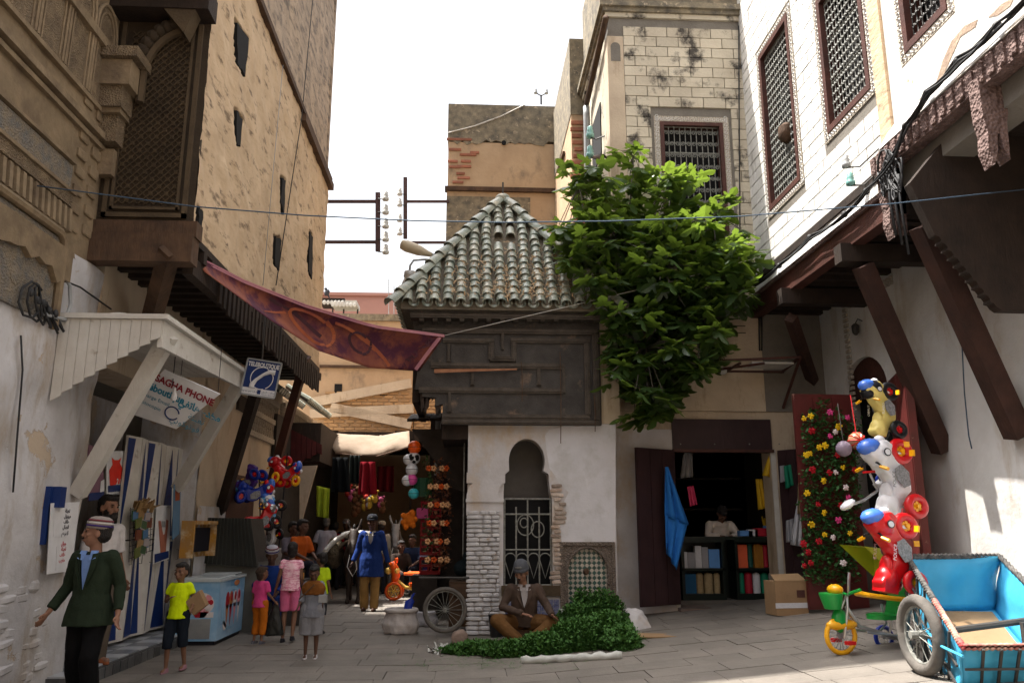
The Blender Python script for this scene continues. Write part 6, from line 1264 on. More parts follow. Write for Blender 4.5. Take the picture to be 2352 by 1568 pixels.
    # trousers
    if bot:
        b=MB(); b.loft([(J['pel']+V((0,0,-.05)),.145*fat*legfat**.5,.112*fat),(J['pel']+V((0,0,.03)),.145*fat,.112*fat),(J['pel']+V((0,0,.08)),.135*fat,.105*fat)])
        if flare: b.loft([(J['pel']+V((0,0,.08)),.15*fat,.12*fat),(J['pel']+V((0,0,-.1)),(.17+flare*.4)*fat,(.14+flare*.4)*fat),((J['knL']+J['knR'])/2*leg+J['pel']*(1-leg),(.17+flare)*fat,(.14+flare)*fat)])
        else:
            for sd in 'LR':
                hi,kn,an=J['hip'+sd],J['kn'+sd],J['an'+sd]; w0,w1,w2=.095*legfat*fat,.072*legfat,.066*legfat
                cap(b,hi,w0,hi.lerp(kn,.5),(w0+w1)/2)
                if leg>=.6: b.tube([hi.lerp(kn,.4),kn,kn+V((0,0,-.001))],[(w0+w1)/2,w1*1.02,w1],12); b.sphere(kn,w1,12,8); L=(leg-.5)/.5; e1=kn.lerp(an+V((0,0,-.05)),L); b.tube([kn,kn.lerp(e1,.5),e1],[w1,w1*.97,w2],12)
                else: e1=hi.lerp(kn,leg/.5*1.0); b.tube([hi.lerp(kn,.3),e1],[w0,w1*1.25],12)
        fuse(b,'skirt' if flare else 'trousers',bot,t,vx*1.1,.008/s**.5,9)
    # shirt or jacket
    if top:
        b=MB(); pe,chs,nk=J['pel'],J['chest'],J['neck']; up=(chs-pe)
        hz=hem; lo=pe+up.normalized()*((hz-.95)); r0=.165*fat; lw_=max(0,min(1,(.93-hem)/.15)); 
        b.loft([(lo,r0*1.05+.055*lw_,.138*fat+.05*lw_),(pe+V((0,0,.0))*1.0,.172*fat+.03*lw_,.136*fat+.025*lw_),(pe.lerp(chs,.35),.163*fat,.13*fat),(pe.lerp(chs,.7),.166*fat,.13*fat),(chs+V((0,0,.03)),.172*fat,.128*fat),(chs.lerp(nk,.5),.155*fat,.105*fat),(chs.lerp(nk,.82),.11*fat,.085),(nk+V((0,.005,-.015)),.07,.066)],16)
        for sd in 'LR':
            sh,el,wr=J['sh'+sd],J['el'+sd],J['wr'+sd]; cap(b,chs+V((0,0,.09)),.085,sh+V((0,0,-.01)),.068*fat)
            if sleeve>.5: cap(b,sh,.068*fat,el,.056); q1=el.lerp(wr,(sleeve-.5)/.5); b.tube([el,q1],[.056,.047],12); b.sphere(el,.056,12,8)
            elif sleeve>0: q1=sh.lerp(el,sleeve/.5); b.tube([sh,q1],[.068*fat,.066],12)
        fuse(b,'shirt',top,t,vx*1.1,.009/s**.5,8)
        if coat_open:   # contrasting shirt front seen in the open jacket
            b=MB(); f=J['chest']; w_=coat_open[1]; b.prism([f+V((-.055,-.128*fat,.15)),f+V((.055,-.128*fat,.15)),f+V((.045,-.142*fat,.0)),f+V((.0,-.147*fat,-w_)),f+V((-.03,-.142*fat,0))],(0,.03,0))
            for q in (-1,1): b.prism([f+V((q*.02,-.1,.19)),f+V((q*.085,-.09,.19)),f+V((q*.09,-.13*fat,.12)),f+V((q*.03,-.135*fat,.1))],(0,-.012,0))
            with Local(): b.build('shirt_front',coat_open[0],t)
            b=MB()
            for q in (-1,1): b.prism([f+V((q*.06,-.132*fat,.16)),f+V((q*.11,-.12*fat,.17)),f+V((q*.1,-.138*fat,.03)),f+V((q*.01,-.153*fat,-w_-.01)),f+V((q*.045,-.147*fat,.02))],(0,-.008,0))
            with Local(): b.build('lapels',top,t)
    if shoe and feet:
        for sd in 'LR':
            an=J['an'+sd]; b=MB(); b.loft([((an.x,an.y-.04,an.z-.092),.043,.125),((an.x,an.y-.04,an.z-.07),.045,.128),((an.x,an.y-.035,an.z-.045),.04,.115),((an.x,an.y+.02,an.z-.01),.036,.05)],14)
            fuse(b,'shoe',shoe,t,.012)
    if hat:
        kind,hm=hat; b=MB(); HM=HR
        pr={'kufi':[(.085,.035),(.09,.045),(.088,.09),(.076,.122),(.05,.136),(.0,.14)],'beanie':[(.088,.03),(.093,.045),(.09,.08),(.076,.125),(.048,.15),(.015,.16)],'cap':[(.09,.035),(.094,.06),(.088,.1),(.06,.135),(.0,.145)]}[kind]
        b.lathe([(r*k,z*k) for r,z in pr],hp(0,.012,.0),18,HM,1,1.12)
        if kind=='cap': b.sphere(hp(0,-.12,.045),(.07*k,.065*k,.008),12,6,HM)
        with Local():
            o=b.build('hat',hm,t,smooth=2)
            if kind=='beanie': b=MB(); b.lathe([(r*k,z*k) for r,z in ((.09,.02),(.097,.024),(.098,.055),(.091,.06))],hp(0,.012,.0),18,HM,1,1.12); b.build('turned_brim',hm,o,smooth=2)
            if kind=='kufi':
                for z,r,mm in ((.06,.09,cl('kufi_purple',70,55,120)),(.104,.083,cl('kufi_red',120,60,70)),(.082,.0885,cl('kufi_white',200,195,190))):
                    b=MB(); b.tube([hp(r*math.cos(a)*1.0,.012+r*1.12*math.sin(a),z) for a in [2*PI*i/24 for i in range(24)]],.008*k,6,True); b.build('knit_stripe',mm,o,smooth=2)
    return t
def gp(x,y): p=PG(x,y); return (p.x,p.y,gz(p.x))
c_=lambda *a:cl('cloth_%d_%d_%d'%a,*a)
# man in knitted cap
person('man in dark green jacket, blue shirt and striped knitted cap walking past the phone shop',(PY(206,1400,7.8).x,7.8,0),R(-8),1.66,dict(elL=(.27,.06,1.13),wrL=(.31,-.05,.88),elR=(-.28,.03,1.13),wrR=(-.33,-.12,.9),knL=(.1,-.1,.5),anL=(.1,.02,.09),knR=(-.1,.0,.5),anR=(-.11,.12,.1)),top=c_(40,50,38),bot=c_(20,20,22),skin='l',shoe=m_ink,sleeve=.93,hem=.78,look=R(-62),nod=R(-6),vox=.009,hat=('kufi',cl('kufi_base',150,140,135)),coat_open=(c_(120,150,205),.16),fat=1.06,beard='moustache',legfat=1.15)
# man in the doorway
person('bearded man in white shirt standing in the phone shop doorway, seen in profile',(-4.02,9.5,.14),R(62),1.79,dict(),top=c_(205,200,200),bot=c_(95,85,75),skin='l',sleeve=.45,shoe=c_(150,90,60),vox=.011,beard='full',legfat=1.1)
# boy in fluorescent yellow
bl=gp(398,1543)
person('small boy in fluorescent yellow shirt and dark shorts, hand on his chest, walking',bl,R(-6),1.17,dict(elR=(-.3,.02,1.14),wrR=(-.1,-.2,1.2),hdR=(.0,-.24,1.24),elL=(.3,.06,1.15),wrL=(.3,-.12,1.03),knR=(-.1,-.1,.5),anR=(-.1,-.08,.09),knL=(.11,.0,.52),anL=(.12,.12,.12)),top=cl('fluo_yellow',215,240,20),bot=c_(28,34,44),skin='m',sleeve=.28,hem=.86,leg=.62,headk=1.22,look=R(-8),vox=.009,shoe=c_(150,110,120),legfat=1.2)
p=PY(450,1385,bl[1]-.05); b=MB(); b.prism([p+V((-.12,0,.02)),p+V((-.02,0,-.13)),p+V((.11,0,-.02)),p+V((.02,0,.14))],(.03,.025,.01)); tag(b.build('cardboard_piece',m_card),'piece of brown cardboard carried under the arm of the boy in fluorescent yellow','cardboard')
# children in the middle
g1=gp(592,1478); person('little girl in pink shirt and orange trousers walking away beside the freezer',g1,R(160),1.02,dict(elR=(-.28,.02,1.15),wrR=(-.33,-.12,.98),knL=(.1,-.06,.5),anL=(.1,.03,.09)),top=c_(215,75,135),bot=c_(190,105,30),skin='m',sleeve=.42,hem=.84,leg=.82,headk=1.28,hstyle='bun',hair=M('brown_hair',(.05,.03,.02),(.03,.02,.014),bump=.6,bs=80),vox=.01,shoe=c_(95,95,105),legfat=1.3,look=R(-30))
m_pstripe=M('pink_striped_knit',hexc(235,165,185)[:3],hexc(205,110,145)[:3],sc=4,bump=.3,stain=hexc(240,200,210)[:3],ssc=14,sth=.5,sw=.04,stz=3.5)
g2=gp(660,1474); gth=person('girl in striped pink top and pink shorts seen from behind, carrying a black bag',g2,R(184),1.36,dict(elL=(.27,.02,1.13),wrL=(.3,-.06,.9),elR=(-.24,.02,1.12),wrR=(-.22,-.14,.98),knL=(.09,-.06,.5),anL=(.09,.02,.09),anR=(-.09,.1,.13)),top=m_pstripe,bot=c_(215,110,150),skin='m',sleeve=.2,hem=.9,leg=.45,headk=1.12,hstyle='bun',vox=.01,shoe=m_ink)
p=PY(628,1440,g2[1]-.05); bg_=thing('black_plastic_bag','black plastic carrier bag hanging from the hand of the girl in striped pink','bag',(p.x,p.y,p.z-.2))
b=MB(); b.loft([((p.x,p.y,gz(p.x)+.1),.145,.06),((p.x,p.y,gz(p.x)+.12),.15,.07),((p.x,p.y,p.z+.1),.11,.055),((p.x+.01,p.y,p.z+.25),.06,.03),((p.x+.03,p.y,p.z+.36),.022,.018)]); fo=fuse(b,'bag',M('black_polythene',(.012,.013,.013),(.02,.022,.02),rough=.35,bump=.5,bs=14),None,.012,.012,12); fo.parent=bg_; fo.location=-V(bg_.location)
b3=gp(712,1512); person('boy in grey shirt and shorts with brown shoulders holding a stick, facing the square',b3,R(3),1.1,dict(elR=(-.27,-.02,1.14),wrR=(-.28,-.16,1.0),elL=(.28,-.02,1.16),wrL=(.24,-.2,1.06),knR=(-.1,-.03,.5)),top=c_(120,122,130),bot=c_(135,135,140),skin='d',sleeve=.75,hem=.78,leg=.56,headk=1.26,nod=R(22),vox=.009,shoe=c_(205,200,205),legfat=1.5,fat=1.1)
t=bpy.data.objects[-1] if False else None
p=V(b3); bb_=MB(); bb_.loft([((p.x,p.y,.76),.15,.105),((p.x,p.y,.84),.155,.11),((p.x,p.y,.9),.125,.1),((p.x,p.y,.93),.06,.06)]); tag(fuse(bb_,'brown_cape',c_(120,75,35),None,.011,.006,12),'brown towel-like cape on the shoulders of the boy in grey','cape')
b=MB(); b.tube([PY(687,1375,b3[1]-.2),PY(722,1342,b3[1]-.25)],.008,6); tag(b.build('stick',m_oldwood),'thin wooden stick held by the boy in grey','stick')
b=MB(); q=PY(742,1375,b3[1]-.22); b.box((q.x-.05,q.y-.03,q.z-.04),(q.x+.05,q.y+.03,q.z+.05)); tag(b.build('toy_box',c_(150,150,150)),'small grey box held by the boy in grey','box')
b4=gp(730,1455); person('boy in lime yellow shirt half hidden behind the boy in grey',b4,R(170),1.18,dict(),top=cl('lime_shirt',195,225,35),bot=c_(60,60,65),skin='m',sleeve=.4,headk=1.22,leg=.6,look=R(60),vox=.011,shoe=m_ink)
# blue man leading the laden mule
bm=gp(848,1402); person('man in long blue jacket, khaki trousers and dark cap walking beside the laden mule',bm,R(-3),1.8,dict(elL=(.28,.02,1.13),wrL=(.33,-.02,.88),elR=(-.28,.02,1.13),wrR=(-.33,-.08,.9),knR=(-.1,-.08,.5),anR=(-.1,.0,.09),knL=(.1,-.05,.5),anL=(.1,-.1,.09)),top=c_(38,62,125),bot=c_(160,125,75),skin='d',sleeve=1,hem=.62,fat=1.15,vox=.012,shoe=c_(60,45,35),hat=('cap',c_(40,42,48)),coat_open=(c_(170,165,160),.05),legfat=1.2)
wm=gp(742,1360); person('man in white shirt with navy sleeves seen from behind in the alley',wm,R(186),1.8,dict(elR=(-.28,.02,1.14),elL=(.28,.02,1.14)),top=c_(190,190,205),bot=c_(30,50,55),skin='d',sleeve=.45,vox=.013,hair=m_ghair,lite=True,fat=1.1,shoe=m_ink)
person('old man in blue robe and pale knitted cap sitting by the hanging toys',(PY(624,1300,13.6).x,13.6,.0),R(10),1.7,dict(pel=(0,0,.52),chest=(0,-.06,.84),neck=(0,-.09,1.03),head=(0,-.13,1.19),shL=(.19,-.06,.98),shR=(-.19,-.06,.98),elL=(.26,-.12,.72),elR=(-.26,-.12,.72),wrL=(.14,-.36,.62),wrR=(-.14,-.36,.62),hipL=(.1,-.02,.5),hipR=(-.1,-.02,.5),knL=(.14,-.45,.5),knR=(-.14,-.45,.5),anL=(.14,-.45,.09),anR=(-.14,-.45,.09)),top=c_(30,55,120),bot=c_(30,45,95),skin='d',vox=.013,hat=('kufi',c_(175,175,185)),hair=m_ghair,lite=True,hem=.9,shoe=m_ink,nod=R(15))
sit=dict(pel=(0,0,.5),chest=(0,-.05,.82),neck=(0,-.07,1.01),head=(0,-.1,1.17),shL=(.19,-.05,.96),shR=(-.19,-.05,.96),elL=(.25,-.14,.7),elR=(-.25,-.14,.7),wrL=(.12,-.36,.58),wrR=(-.12,-.36,.58),hipL=(.1,0,.48),hipR=(-.1,0,.48),knL=(.14,-.44,.5),knR=(-.14,-.44,.5),anL=(.14,-.42,.09),anR=(-.14,-.42,.09))
for lab,px,Y,rz,tc,bc_,z,hh in (('man in orange shirt sitting at the left side of the alley',684,15.6,R(60),(190,90,35),(40,40,50),.42,1.75),('man in grey shirt sitting behind the man in orange',664,16.3,R(55),(120,115,125),(40,40,45),.42,1.7),('man in dark shirt crouching by the orange toy tricycle',918,20.0,R(30),(60,50,45),(40,38,40),.0,1.7),('man in navy shirt sitting beside the red crates',950,20.3,R(-20),(35,45,70),(30,30,40),.1,1.75)):
    person(lab,(PY(px,1260,Y).x,Y,z),rz,hh,sit,top=c_(*tc),bot=c_(*bc_),skin='d',vox=.015,lite=True,sleeve=.5,shoe=m_ink)
for lab,px,py,Y,rz,tc,h_,ht in (('man in white cap and dark clothes deep in the alley',790,1330,22.6,0,(60,65,70),1.75,('kufi',c_(200,200,200))),('man in dark red shirt deep in the alley beyond the white-shirted man',765,1330,22.0,R(180),(130,25,40),1.7,None),('man in beige shirt walking behind the man in blue',872,1340,20.6,R(170),(175,165,150),1.7,('cap',c_(150,140,125))),('woman in dark robe standing far down the alley',820,1330,23.4,0,(45,40,45),1.65,None)):
    person(lab,(PY(px,py,Y).x,Y,0),rz,h_,dict(),top=c_(*tc),bot=c_(45,45,50),skin='d',vox=.016,lite=True,hat=ht,shoe=m_ink)
# shopkeeper leaning on the counter
zc_=PY(1650,1232,YT+.5).z
sk=dict(pel=(0,0,.6),chest=(0,-.1,.95),neck=(0,-.2,1.12),head=(0,-.31,1.24),shL=(.2,-.14,1.06),shR=(-.2,-.14,1.06),elL=(.3,-.3,.86),elR=(-.3,-.3,.86),wrL=(.1,-.46,.85),wrR=(-.1,-.46,.85),hipL=(.1,0,.58),hipR=(-.1,0,.58),knL=(.14,-.2,.5),knR=(-.14,-.2,.5),anL=(.14,0,.09),anR=(-.14,0,.09))
person('shopkeeper in pale spotted robe leaning over the shop counter, head bowed',(PY(1648,1200,YT+1.15).x,YT+1.15,zc_-.83),0,1.72,sk,top=M('spotted_robe',hexc(205,195,185)[:3],hexc(185,172,160)[:3],sc=4,bump=.3,stain=hexc(110,80,75)[:3],ssc=26,sth=.7,sw=.02),bot=c_(50,50,60),skin='d',hem=.6,fat=1.15,nod=R(55),vox=.012,lite=True)
b=MB(); a=PY(1500,1232,YT+.5); b.box((SX0-.4,YT+.46,zc_-.05),(PY(1690,1232,YT+.5).x,YT+.98,zc_+.004)); b.box((PY(1667,1232,YT+.5).x,YT+.95,fz),(PY(1690,1232,YT+.5).x,YT+1.0,zc_-.05)); tag(b.build('shop_counter',m_cabin),'dark counter top over the left shop cabinet under the shopkeeper','counter')
# herb seller
hs=PG(1212,1470); hsl=(hs.x-.04,hs.y+.1,gz(hs.x)-.06)
person('man in grey knitted beanie and brown cardigan sitting among mint bundles against the fountain',hsl,R(-4),1.76,dict(pel=(0,.0,.3),chest=(0,-.08,.62),neck=(-.01,-.13,.82),head=(-.04,-.19,.98),shL=(.2,-.08,.76),shR=(-.2,-.08,.76),elL=(.34,-.14,.52),elR=(-.33,-.12,.5),wrL=(.38,-.38,.42),wrR=(-.02,-.42,.44),hdL=(.42,-.48,.38),hdR=(.08,-.46,.43),hipL=(.11,0,.28),hipR=(-.11,0,.28),knL=(.4,-.28,.32),knR=(-.38,-.28,.34),anL=(.05,-.42,.12),anR=(-.05,-.38,.12)),top=c_(82,68,60),bot=c_(105,75,45),skin='l',hem=.88,fat=1.12,look=R(-20),nod=R(20),vox=.009,hat=('beanie',cl('grey_knit',88,90,96)),hair=m_ghair,shoe=m_ink,legfat=1.25,coat_open=(c_(165,160,160),.12),beard='moustache')
b=MB(); b.box((hsl[0]-.16,hsl[1]-.1,hsl[2]),(hsl[0]+.16,hsl[1]+.14,hsl[2]+.2)); tag(b.build('low_stool',m_oldwood),'low wooden stool under the mint seller','stool')
# ---------------------------------------------------------------- animals
def equine(label,loc,rz,sc,mcoat,mmane,load=False,pale=False):
    t=thing('mule',label,'mule',loc,(0,0,rz),None,sc); b=MB()
    for c,r in (((0,.0,1.0),(.27,.5,.29)),((0,-.42,1.02),(.22,.26,.3)),((0,.45,1.05),(.26,.3,.28)),((0,-.15,.92),(.26,.4,.24))): b.sphere(c,r,16,10)
    cap(b,(0,-.5,1.1),.18,(0,-.78,1.4),.12); cap(b,(0,-.78,1.4),.12,(0,-.86,1.48),.105); cap(b,(0,-.86,1.48),.105,(0,-1.04,1.22),.078); cap(b,(0,-1.04,1.22),.078,(0,-1.12,1.06),.062)
    b.sphere((0,-1.1,1.06),(.062,.06,.06),10,8)
    for s in (-1,1):
        cap(b,(s*.08,-.82,1.56),.03,(s*.13,-.8,1.68),.034); cap(b,(s*.13,-.8,1.68),.034,(s*.15,-.79,1.8),.012)
        y=-.42; cap(b,(s*.13,y,.95),.12,(s*.12,y+.03,.66),.075); cap(b,(s*.12,y+.03,.66),.075,(s*.11,y-.02,.44),.052); cap(b,(s*.11,y-.02,.44),.052,(s*.11,y-.01,.14),.034); cap(b,(s*.11,y-.01,.14),.036,(s*.11,y-.06,.04),.05)
        cap(b,(s*.14,.52,1.0),.16,(s*.13,.42,.72),.1); cap(b,(s*.13,.42,.72),.1,(s*.12,.62,.48),.05); cap(b,(s*.12,.62,.48),.05,(s*.12,.6,.14),.034); cap(b,(s*.12,.6,.14),.036,(s*.12,.55,.04),.05)
    cap(b,(0,.72,1.15),.04,(0,.82,.75),.035)
    fuse(b,'body',mcoat,t,.02,.006,7)
    with Local():
        b=MB(); 
        for i in range(12): q=V((0,-.5,1.3)).lerp(V((0,-.84,1.6)),i/11); b.sphere(q,(.03,.06,.07),8,6)
        b.build('mane',mmane,t,smooth=2)
        b=MB()
        for s in (-1,1): b.sphere((s*.085,-.93,1.42),.018,8,6); b.sphere((s*.035,-1.165,1.05),.012,8,6)
        b.build('eyes_and_nostrils',m_ink,t,smooth=2)
        b=MB(); ring=lambda c,r,ax:b.tube([V(c)+Matrix.Rotation(R(-35),3,'X')@V((r*math.cos(a),0,r*math.sin(a))) if False else V(c)+V((r*math.cos(a),-.55*r*math.sin(a)*0,r*math.sin(a)*.9)) for a in [2*PI*i/14 for i in range(14)]],.011,5,True)
        ring((0,-1.03,1.22),.088,0); ring((0,-.88,1.44),.115,0); b.tube([(.085,-1.03,1.22),(.1,-.88,1.44)],.01,5); b.tube([(-.085,-1.03,1.22),(-.1,-.88,1.44)],.01,5); b.build('halter',m_oldwood,t)
        b=MB(); b.tube([(.05,-1.08,1.08),(.1,-1.1,.75),(.02,-1.05,.6),(-.1,-1.08,.8),(-.05,-1.08,1.06)],.011,6); b.build('lead_rope',m_whwood,t,smooth=2)
        if load:
            b=MB(); b.sheet(lambda u,v:((u-.5)*1.15,-.35+v*.95,1.36-1.9*abs(u-.5)**2.2-.02*math.sin(v*9)),20,10,.06); b.build('pack_saddle',M('pack_cloth',(.1,.07,.045),(.2,.16,.11),sc=6,bump=.7),t,smooth=2)
            for s in (-1,1):
                bb2=MB(); bb2.sphere((s*.46,.0,1.05),(.2,.46,.34),14,10); fuse(bb2,'pannier',M('woven_pannier',(.13,.1,.06),(.07,.055,.035),sc=12,bump=1.0,vor=40),t,.03,.02,9)
            b=MB(); b.tube([((u-.5)*1.3,-.42+.05*math.sin(u*9),1.47-2.0*abs(u-.5)**2.3) for u in [i/20 for i in range(21)]],.055,8); b.build('white_rolled_edge',cl('pack_white',215,212,205),t,smooth=2)
            b=MB(); b.sphere((0,.1,1.44),(.36,.4,.1),14,8); b.build('top_load',cl('pack_white',215,212,205),t,smooth=2)
    return t
hl_=gp(797,1392); equine('dark brown mule carrying white-edged panniers towards the square, head lowered',(hl_[0],hl_[1]+1.0,0),R(4),.98,M('dark_bay_coat',(.022,.014,.01),(.035,.022,.016),sc=6,rough=.6,bump=.2),m_hair,True)
equine('pale grey mule standing behind in the alley, ears up',(PY(900,1300,21).x,21.6,0),R(6),1.05,M('pale_grey_coat',(.3,.29,.29),(.18,.17,.17),sc=4,rough=.7,bump=.2),M('grey_mane',(.12,.115,.11),(.08,.08,.08)),False)
# ================================================================ ALLEY: roofs, stalls and goods
ar=thing('alley_roof','ragged dark board roof covering the shops of the alley','roof',(-2,21,3.4))
ZA=PY(840,1000,21.3).z
b=MB(); b.box((XL-.3,21.3,ZA),(.6,25.95,ZA+.1)); b.build('board_deck',m_dkwood,ar)  # deck added over the alley to keep its inside dark
for i in range(13): x=XL+.1+i*.35; b=MB(); zz=ZA-.04+random.uniform(-.05,.05); b.prism([(x,21.2,zz+.12),(x+.3,21.2,zz+.12),(x+.28,21.2,zz-random.uniform(.0,.35)),(x+.02,21.2,zz-random.uniform(.0,.3))],(0,.04,0)); b.build('ragged_board',m_dkwood,ar)
for i in range(6): b=MB(); b.box((XL,21.5+i*.8,ZA-.14),(.4,21.62+i*.8,ZA)); b.build('roof_beam',m_dkwood,ar)
rs=thing('red_board_awning','dark red plank awning on the left side of the alley','awning',PY(700,1020,18.6))
for i in range(6):
    a,c=PY(668+i*12,985+i*6,18.6),PY(668+(i+1)*12-1,985+(i+1)*6,18.6); q0,q1=PY(668+(i+1)*12-1,1062-i*5+random.uniform(-4,8),18.6),PY(668+i*12,1066-i*5+random.uniform(-4,8),18.6)
    b=MB(); b.prism([a,c,q0,q1],(0,.05,0)); b.build('plank',M('red_planks',(.1,.018,.018),(.06,.012,.012),sc=5,bump=.3),rs)
b=MB(); b.box((XL-.05,18.65,PY(700,1058,18.6).z),(PY(735,1020,18.6).x,21.3,ZA)); b.build('awning_box',m_dkwood,rs)
cv=thing('beige_canvas_awning','sagging sunlit beige canvas awning across the alley','awning',PY(850,1010,16.8))
def cf(u,v):
    tp=[(738,990),(800,998),(870,1000),(940,990)]; bt=[(770,1040),(820,1046),(880,1047),(942,1025)]; k=min(int(u*3),2); t=u*3-k
    x=tp[k][0]+(tp[k+1][0]-tp[k][0])*t; y=tp[k][1]+(tp[k+1][1]-tp[k][1])*t; x2=bt[k][0]+(bt[k+1][0]-bt[k][0])*t; y2=bt[k][1]+(bt[k+1][1]-bt[k][1])*t
    return PY(x+(x2-x)*v,y+(y2-y)*v,21.2-.9*(1-(1-v)**2)+.05*math.sin(u*11+v*5))
b=MB(); b.sheet(cf,30,10,.01); b.build('canvas',M('beige_canvas',(.22,.165,.12),(.17,.125,.085),sc=4,bump=.4,bs=8),cv,smooth=2)
b=MB(); b.tube([cf(0,1),cf(.3,1),cf(.6,1),cf(1,1)],.025,6); b.build('awning_pole',m_oldwood,cv)
# left and right stalls lining the alley
m_drab=M('stall_drab',(.06,.05,.045),(.03,.026,.024),sc=4,bump=.4)
sa=thing('alley_stall_left','dark stall lining the left of the alley hung with clothes, under the red planks','stall',(XL+.4,19.5,0))
b=MB(); b.box((XL,17.7,0),(XL+.5,25.8,.85)); b.build('counter',m_drab,sa); b=MB(); b.box((XL,16.9,0),(XL+.45,17.6,1.15)); b.build('stone_bench',m_fount,sa)
a,c=PY(690,1075,17),PY(725,1180,17); b=MB(); b.prism([PY(688,1070,17),PY(728,1068,17),PY(692,1200,17),PY(688,1240,17)],(0,.08,0)); b.build('painted_flap',m_cream,sa)
b=MB(); b.box((XL+.02,17.2,.9),(XL+.1,25.8,3.9)); b.build('back_boards',m_drab,sa)
sb_=thing('alley_stall_right','dark shop lining the right of the alley with red shelving, behind the fountain','stall',(.3,18,0))
b=MB(); b.box((-.05,15.4,0),(.35,25.8,.7)); b.build('counter',m_drab,sb_)
b=MB(); b.box((.3,15.3,0),(.5,25.8,4.0)); b.box((FX0-.01,13.2,0),(FX0+.05,15.3,2.0)); b.build('back_wall',m_drab,sb_)
for i in range(9): x=FX0-.06; y=13.1+i*.14; b=MB(); b.tube([(x,y,.1),(x,y,2.9)],.012,6); b.build('grille_bar',m_ironw,sb_)
m_rcr=col('crate_red',150,12,28,.5)
for z in range(4):
    for s_ in range(2):
        p=PY(966+s_*18,1180,15.2); b=MB(); x,y,zz=p.x,15.2+s_*.02,.75+z*.33
        for (u0,u1,v0,v1) in ((0,.03,0,.3),(.2,.23,0,.3),(.03,.2,0,.06),(.03,.2,.13,.17),(.03,.2,.25,.3)): b.box((x+u0,y,zz+v0),(x+u1,y+.3,zz+v1))
        tag(b.build('red_crate',m_rcr),'red plastic crate stacked at the mouth of the right alley stall','crate','red crates at the right alley stall')
b=MB(); p=PY(975,1260,15.3); b.box((p.x-.2,15.1,0),(p.x+.25,15.6,.74)); tag(b.build('crate_table',m_drab),'dark low table under the red crates','table')
# slanting board roof on the right above the balls
bs_=thing('slanted_board_roof','slanting dark board roof leaning off the fountain flank','roof',PY(1000,985,14.5))
P=[PY(935,968,14.4),PY(1068,965,13.6),PY(1068,985,13.6),PY(945,985,14.4)]
for i in range(5):
    t0,t1=i/5,(i+.95)/5; y0=15.3; b=MB(); a=P[0].lerp(P[1],t0); c=P[0].lerp(P[1],t1); b.hexa([a,c,c+V((0,1.2,.25)),a+V((0,1.2,.25)),a+V((0,0,.05)),c+V((0,0,.05)),c+V((0,1.2,.3)),a+V((0,1.2,.3))]); b.build('roof_board',m_dkwood,bs_)
b=MB(); b.prism([PY(945,985,14.3),PY(1068,985,14.0),PY(1068,1130,14.0),PY(1040,1120,14.1),PY(985,1040,14.2)],(0,.05,0)); b.build('gable_board',m_drab,bs_)
# ball string and hanging toys
st_=thing('ball_cord','cord with hanging balls at the mouth of the alley','cord',PY(948,1000,13.9))
b=MB(); b.tube([PY(950,960,13.9),PY(948,1100,13.9),PY(942,1185,13.9)],.006,5); b.build('cord',m_ink,st_)
for x,y,r,c,lab in ((952,1027,.115,'orange','orange ball, topmost on the hanging cord'),(951,1052,.105,'foot','black and white football on the hanging cord'),(938,1055,.09,'white','white ball beside the football'),(946,1078,.105,'white','white and gold ball under the football'),(935,1103,.09,'white','silvery white ball beside the pink ball'),(946,1101,.095,'pink','pink ball on the hanging cord'),(950,1133,.09,'teal','turquoise ball, lowest on the hanging cord')):
    p=PY(x,y,13.85); t=thing('toy_ball',lab,'ball',p,group='balls on the hanging cord'); b=MB(); b.sphere(p,r,14,10); b.build('ball_skin',m_ty['white'] if c=='foot' else m_ty[c],t,smooth=2)
    if c=='foot':
        for k in range(9): d=V((math.cos(k*2.4)*.8,-1,math.sin(k*2.4)*.8*(k%3)/2+.2*(k%2))).normalized(); _,s,u=basis(d); b=MB(); b.prism([p+d*(r*.985)+(s*math.cos(j*1.257)+u*math.sin(j*1.257))*.034 for j in range(5)],d*.006); b.build('black_patch',m_ty['black'],t)
    else: b=MB(); b.tube([p+V((math.cos(a)*r*1.01,math.sin(a)*r*1.01,0)) for a in [i*2*PI/16 for i in range(16)]],.004,4,True); b.build('seam',m_ink,t)
p=PY(972,1118,14.0); b=MB(); b.loft([(p+V((0,0,-.16)),.15,.1),(p+V((0,0,.15)),.17,.12)],10); tag(b.build('green_basket',col('basket_green',30,75,50,.6,vor=40)),'dark green plastic basket hanging beside the balls','basket')
p=PY(940,1192,13.8); tp=thing('plush_toy','orange plush animal hanging at the end of the ball cord','plush toy',p); b=MB(); b.sphere(p,(.1,.07,.12),10,8); b.sphere(p+V((.05,-.03,.1)),.06,10,8)
for dx,dz in ((-.1,-.05),(-.05,-.13),(.07,-.1),(.1,.0),(-.1,.06)): b.sphere(p+V((dx,-.02,dz)),.05,8,6)
fo=fuse(b,'body',cl('plush_orange',200,105,30),tp,.015,.006,30); fo.location=-V(p)
b=MB(); b.tube([p+V((0,0,.12)),p+V((.01,0,.45))],.006,4); b.build('string',m_ink,tp)
b=MB(); b.box((-.72,15.62,0),(.12,15.68,3.7)); b.build('dark_shutter',m_drab,sb_)
p=PY(970,1178,14.8); b=MB(); b.box((p.x-.1,p.y,p.z-.09),(p.x+.1,p.y+.08,p.z+.09)); tag(b.build('pink_box',m_ty['pink']),'small pink box hanging before the red crates','box')
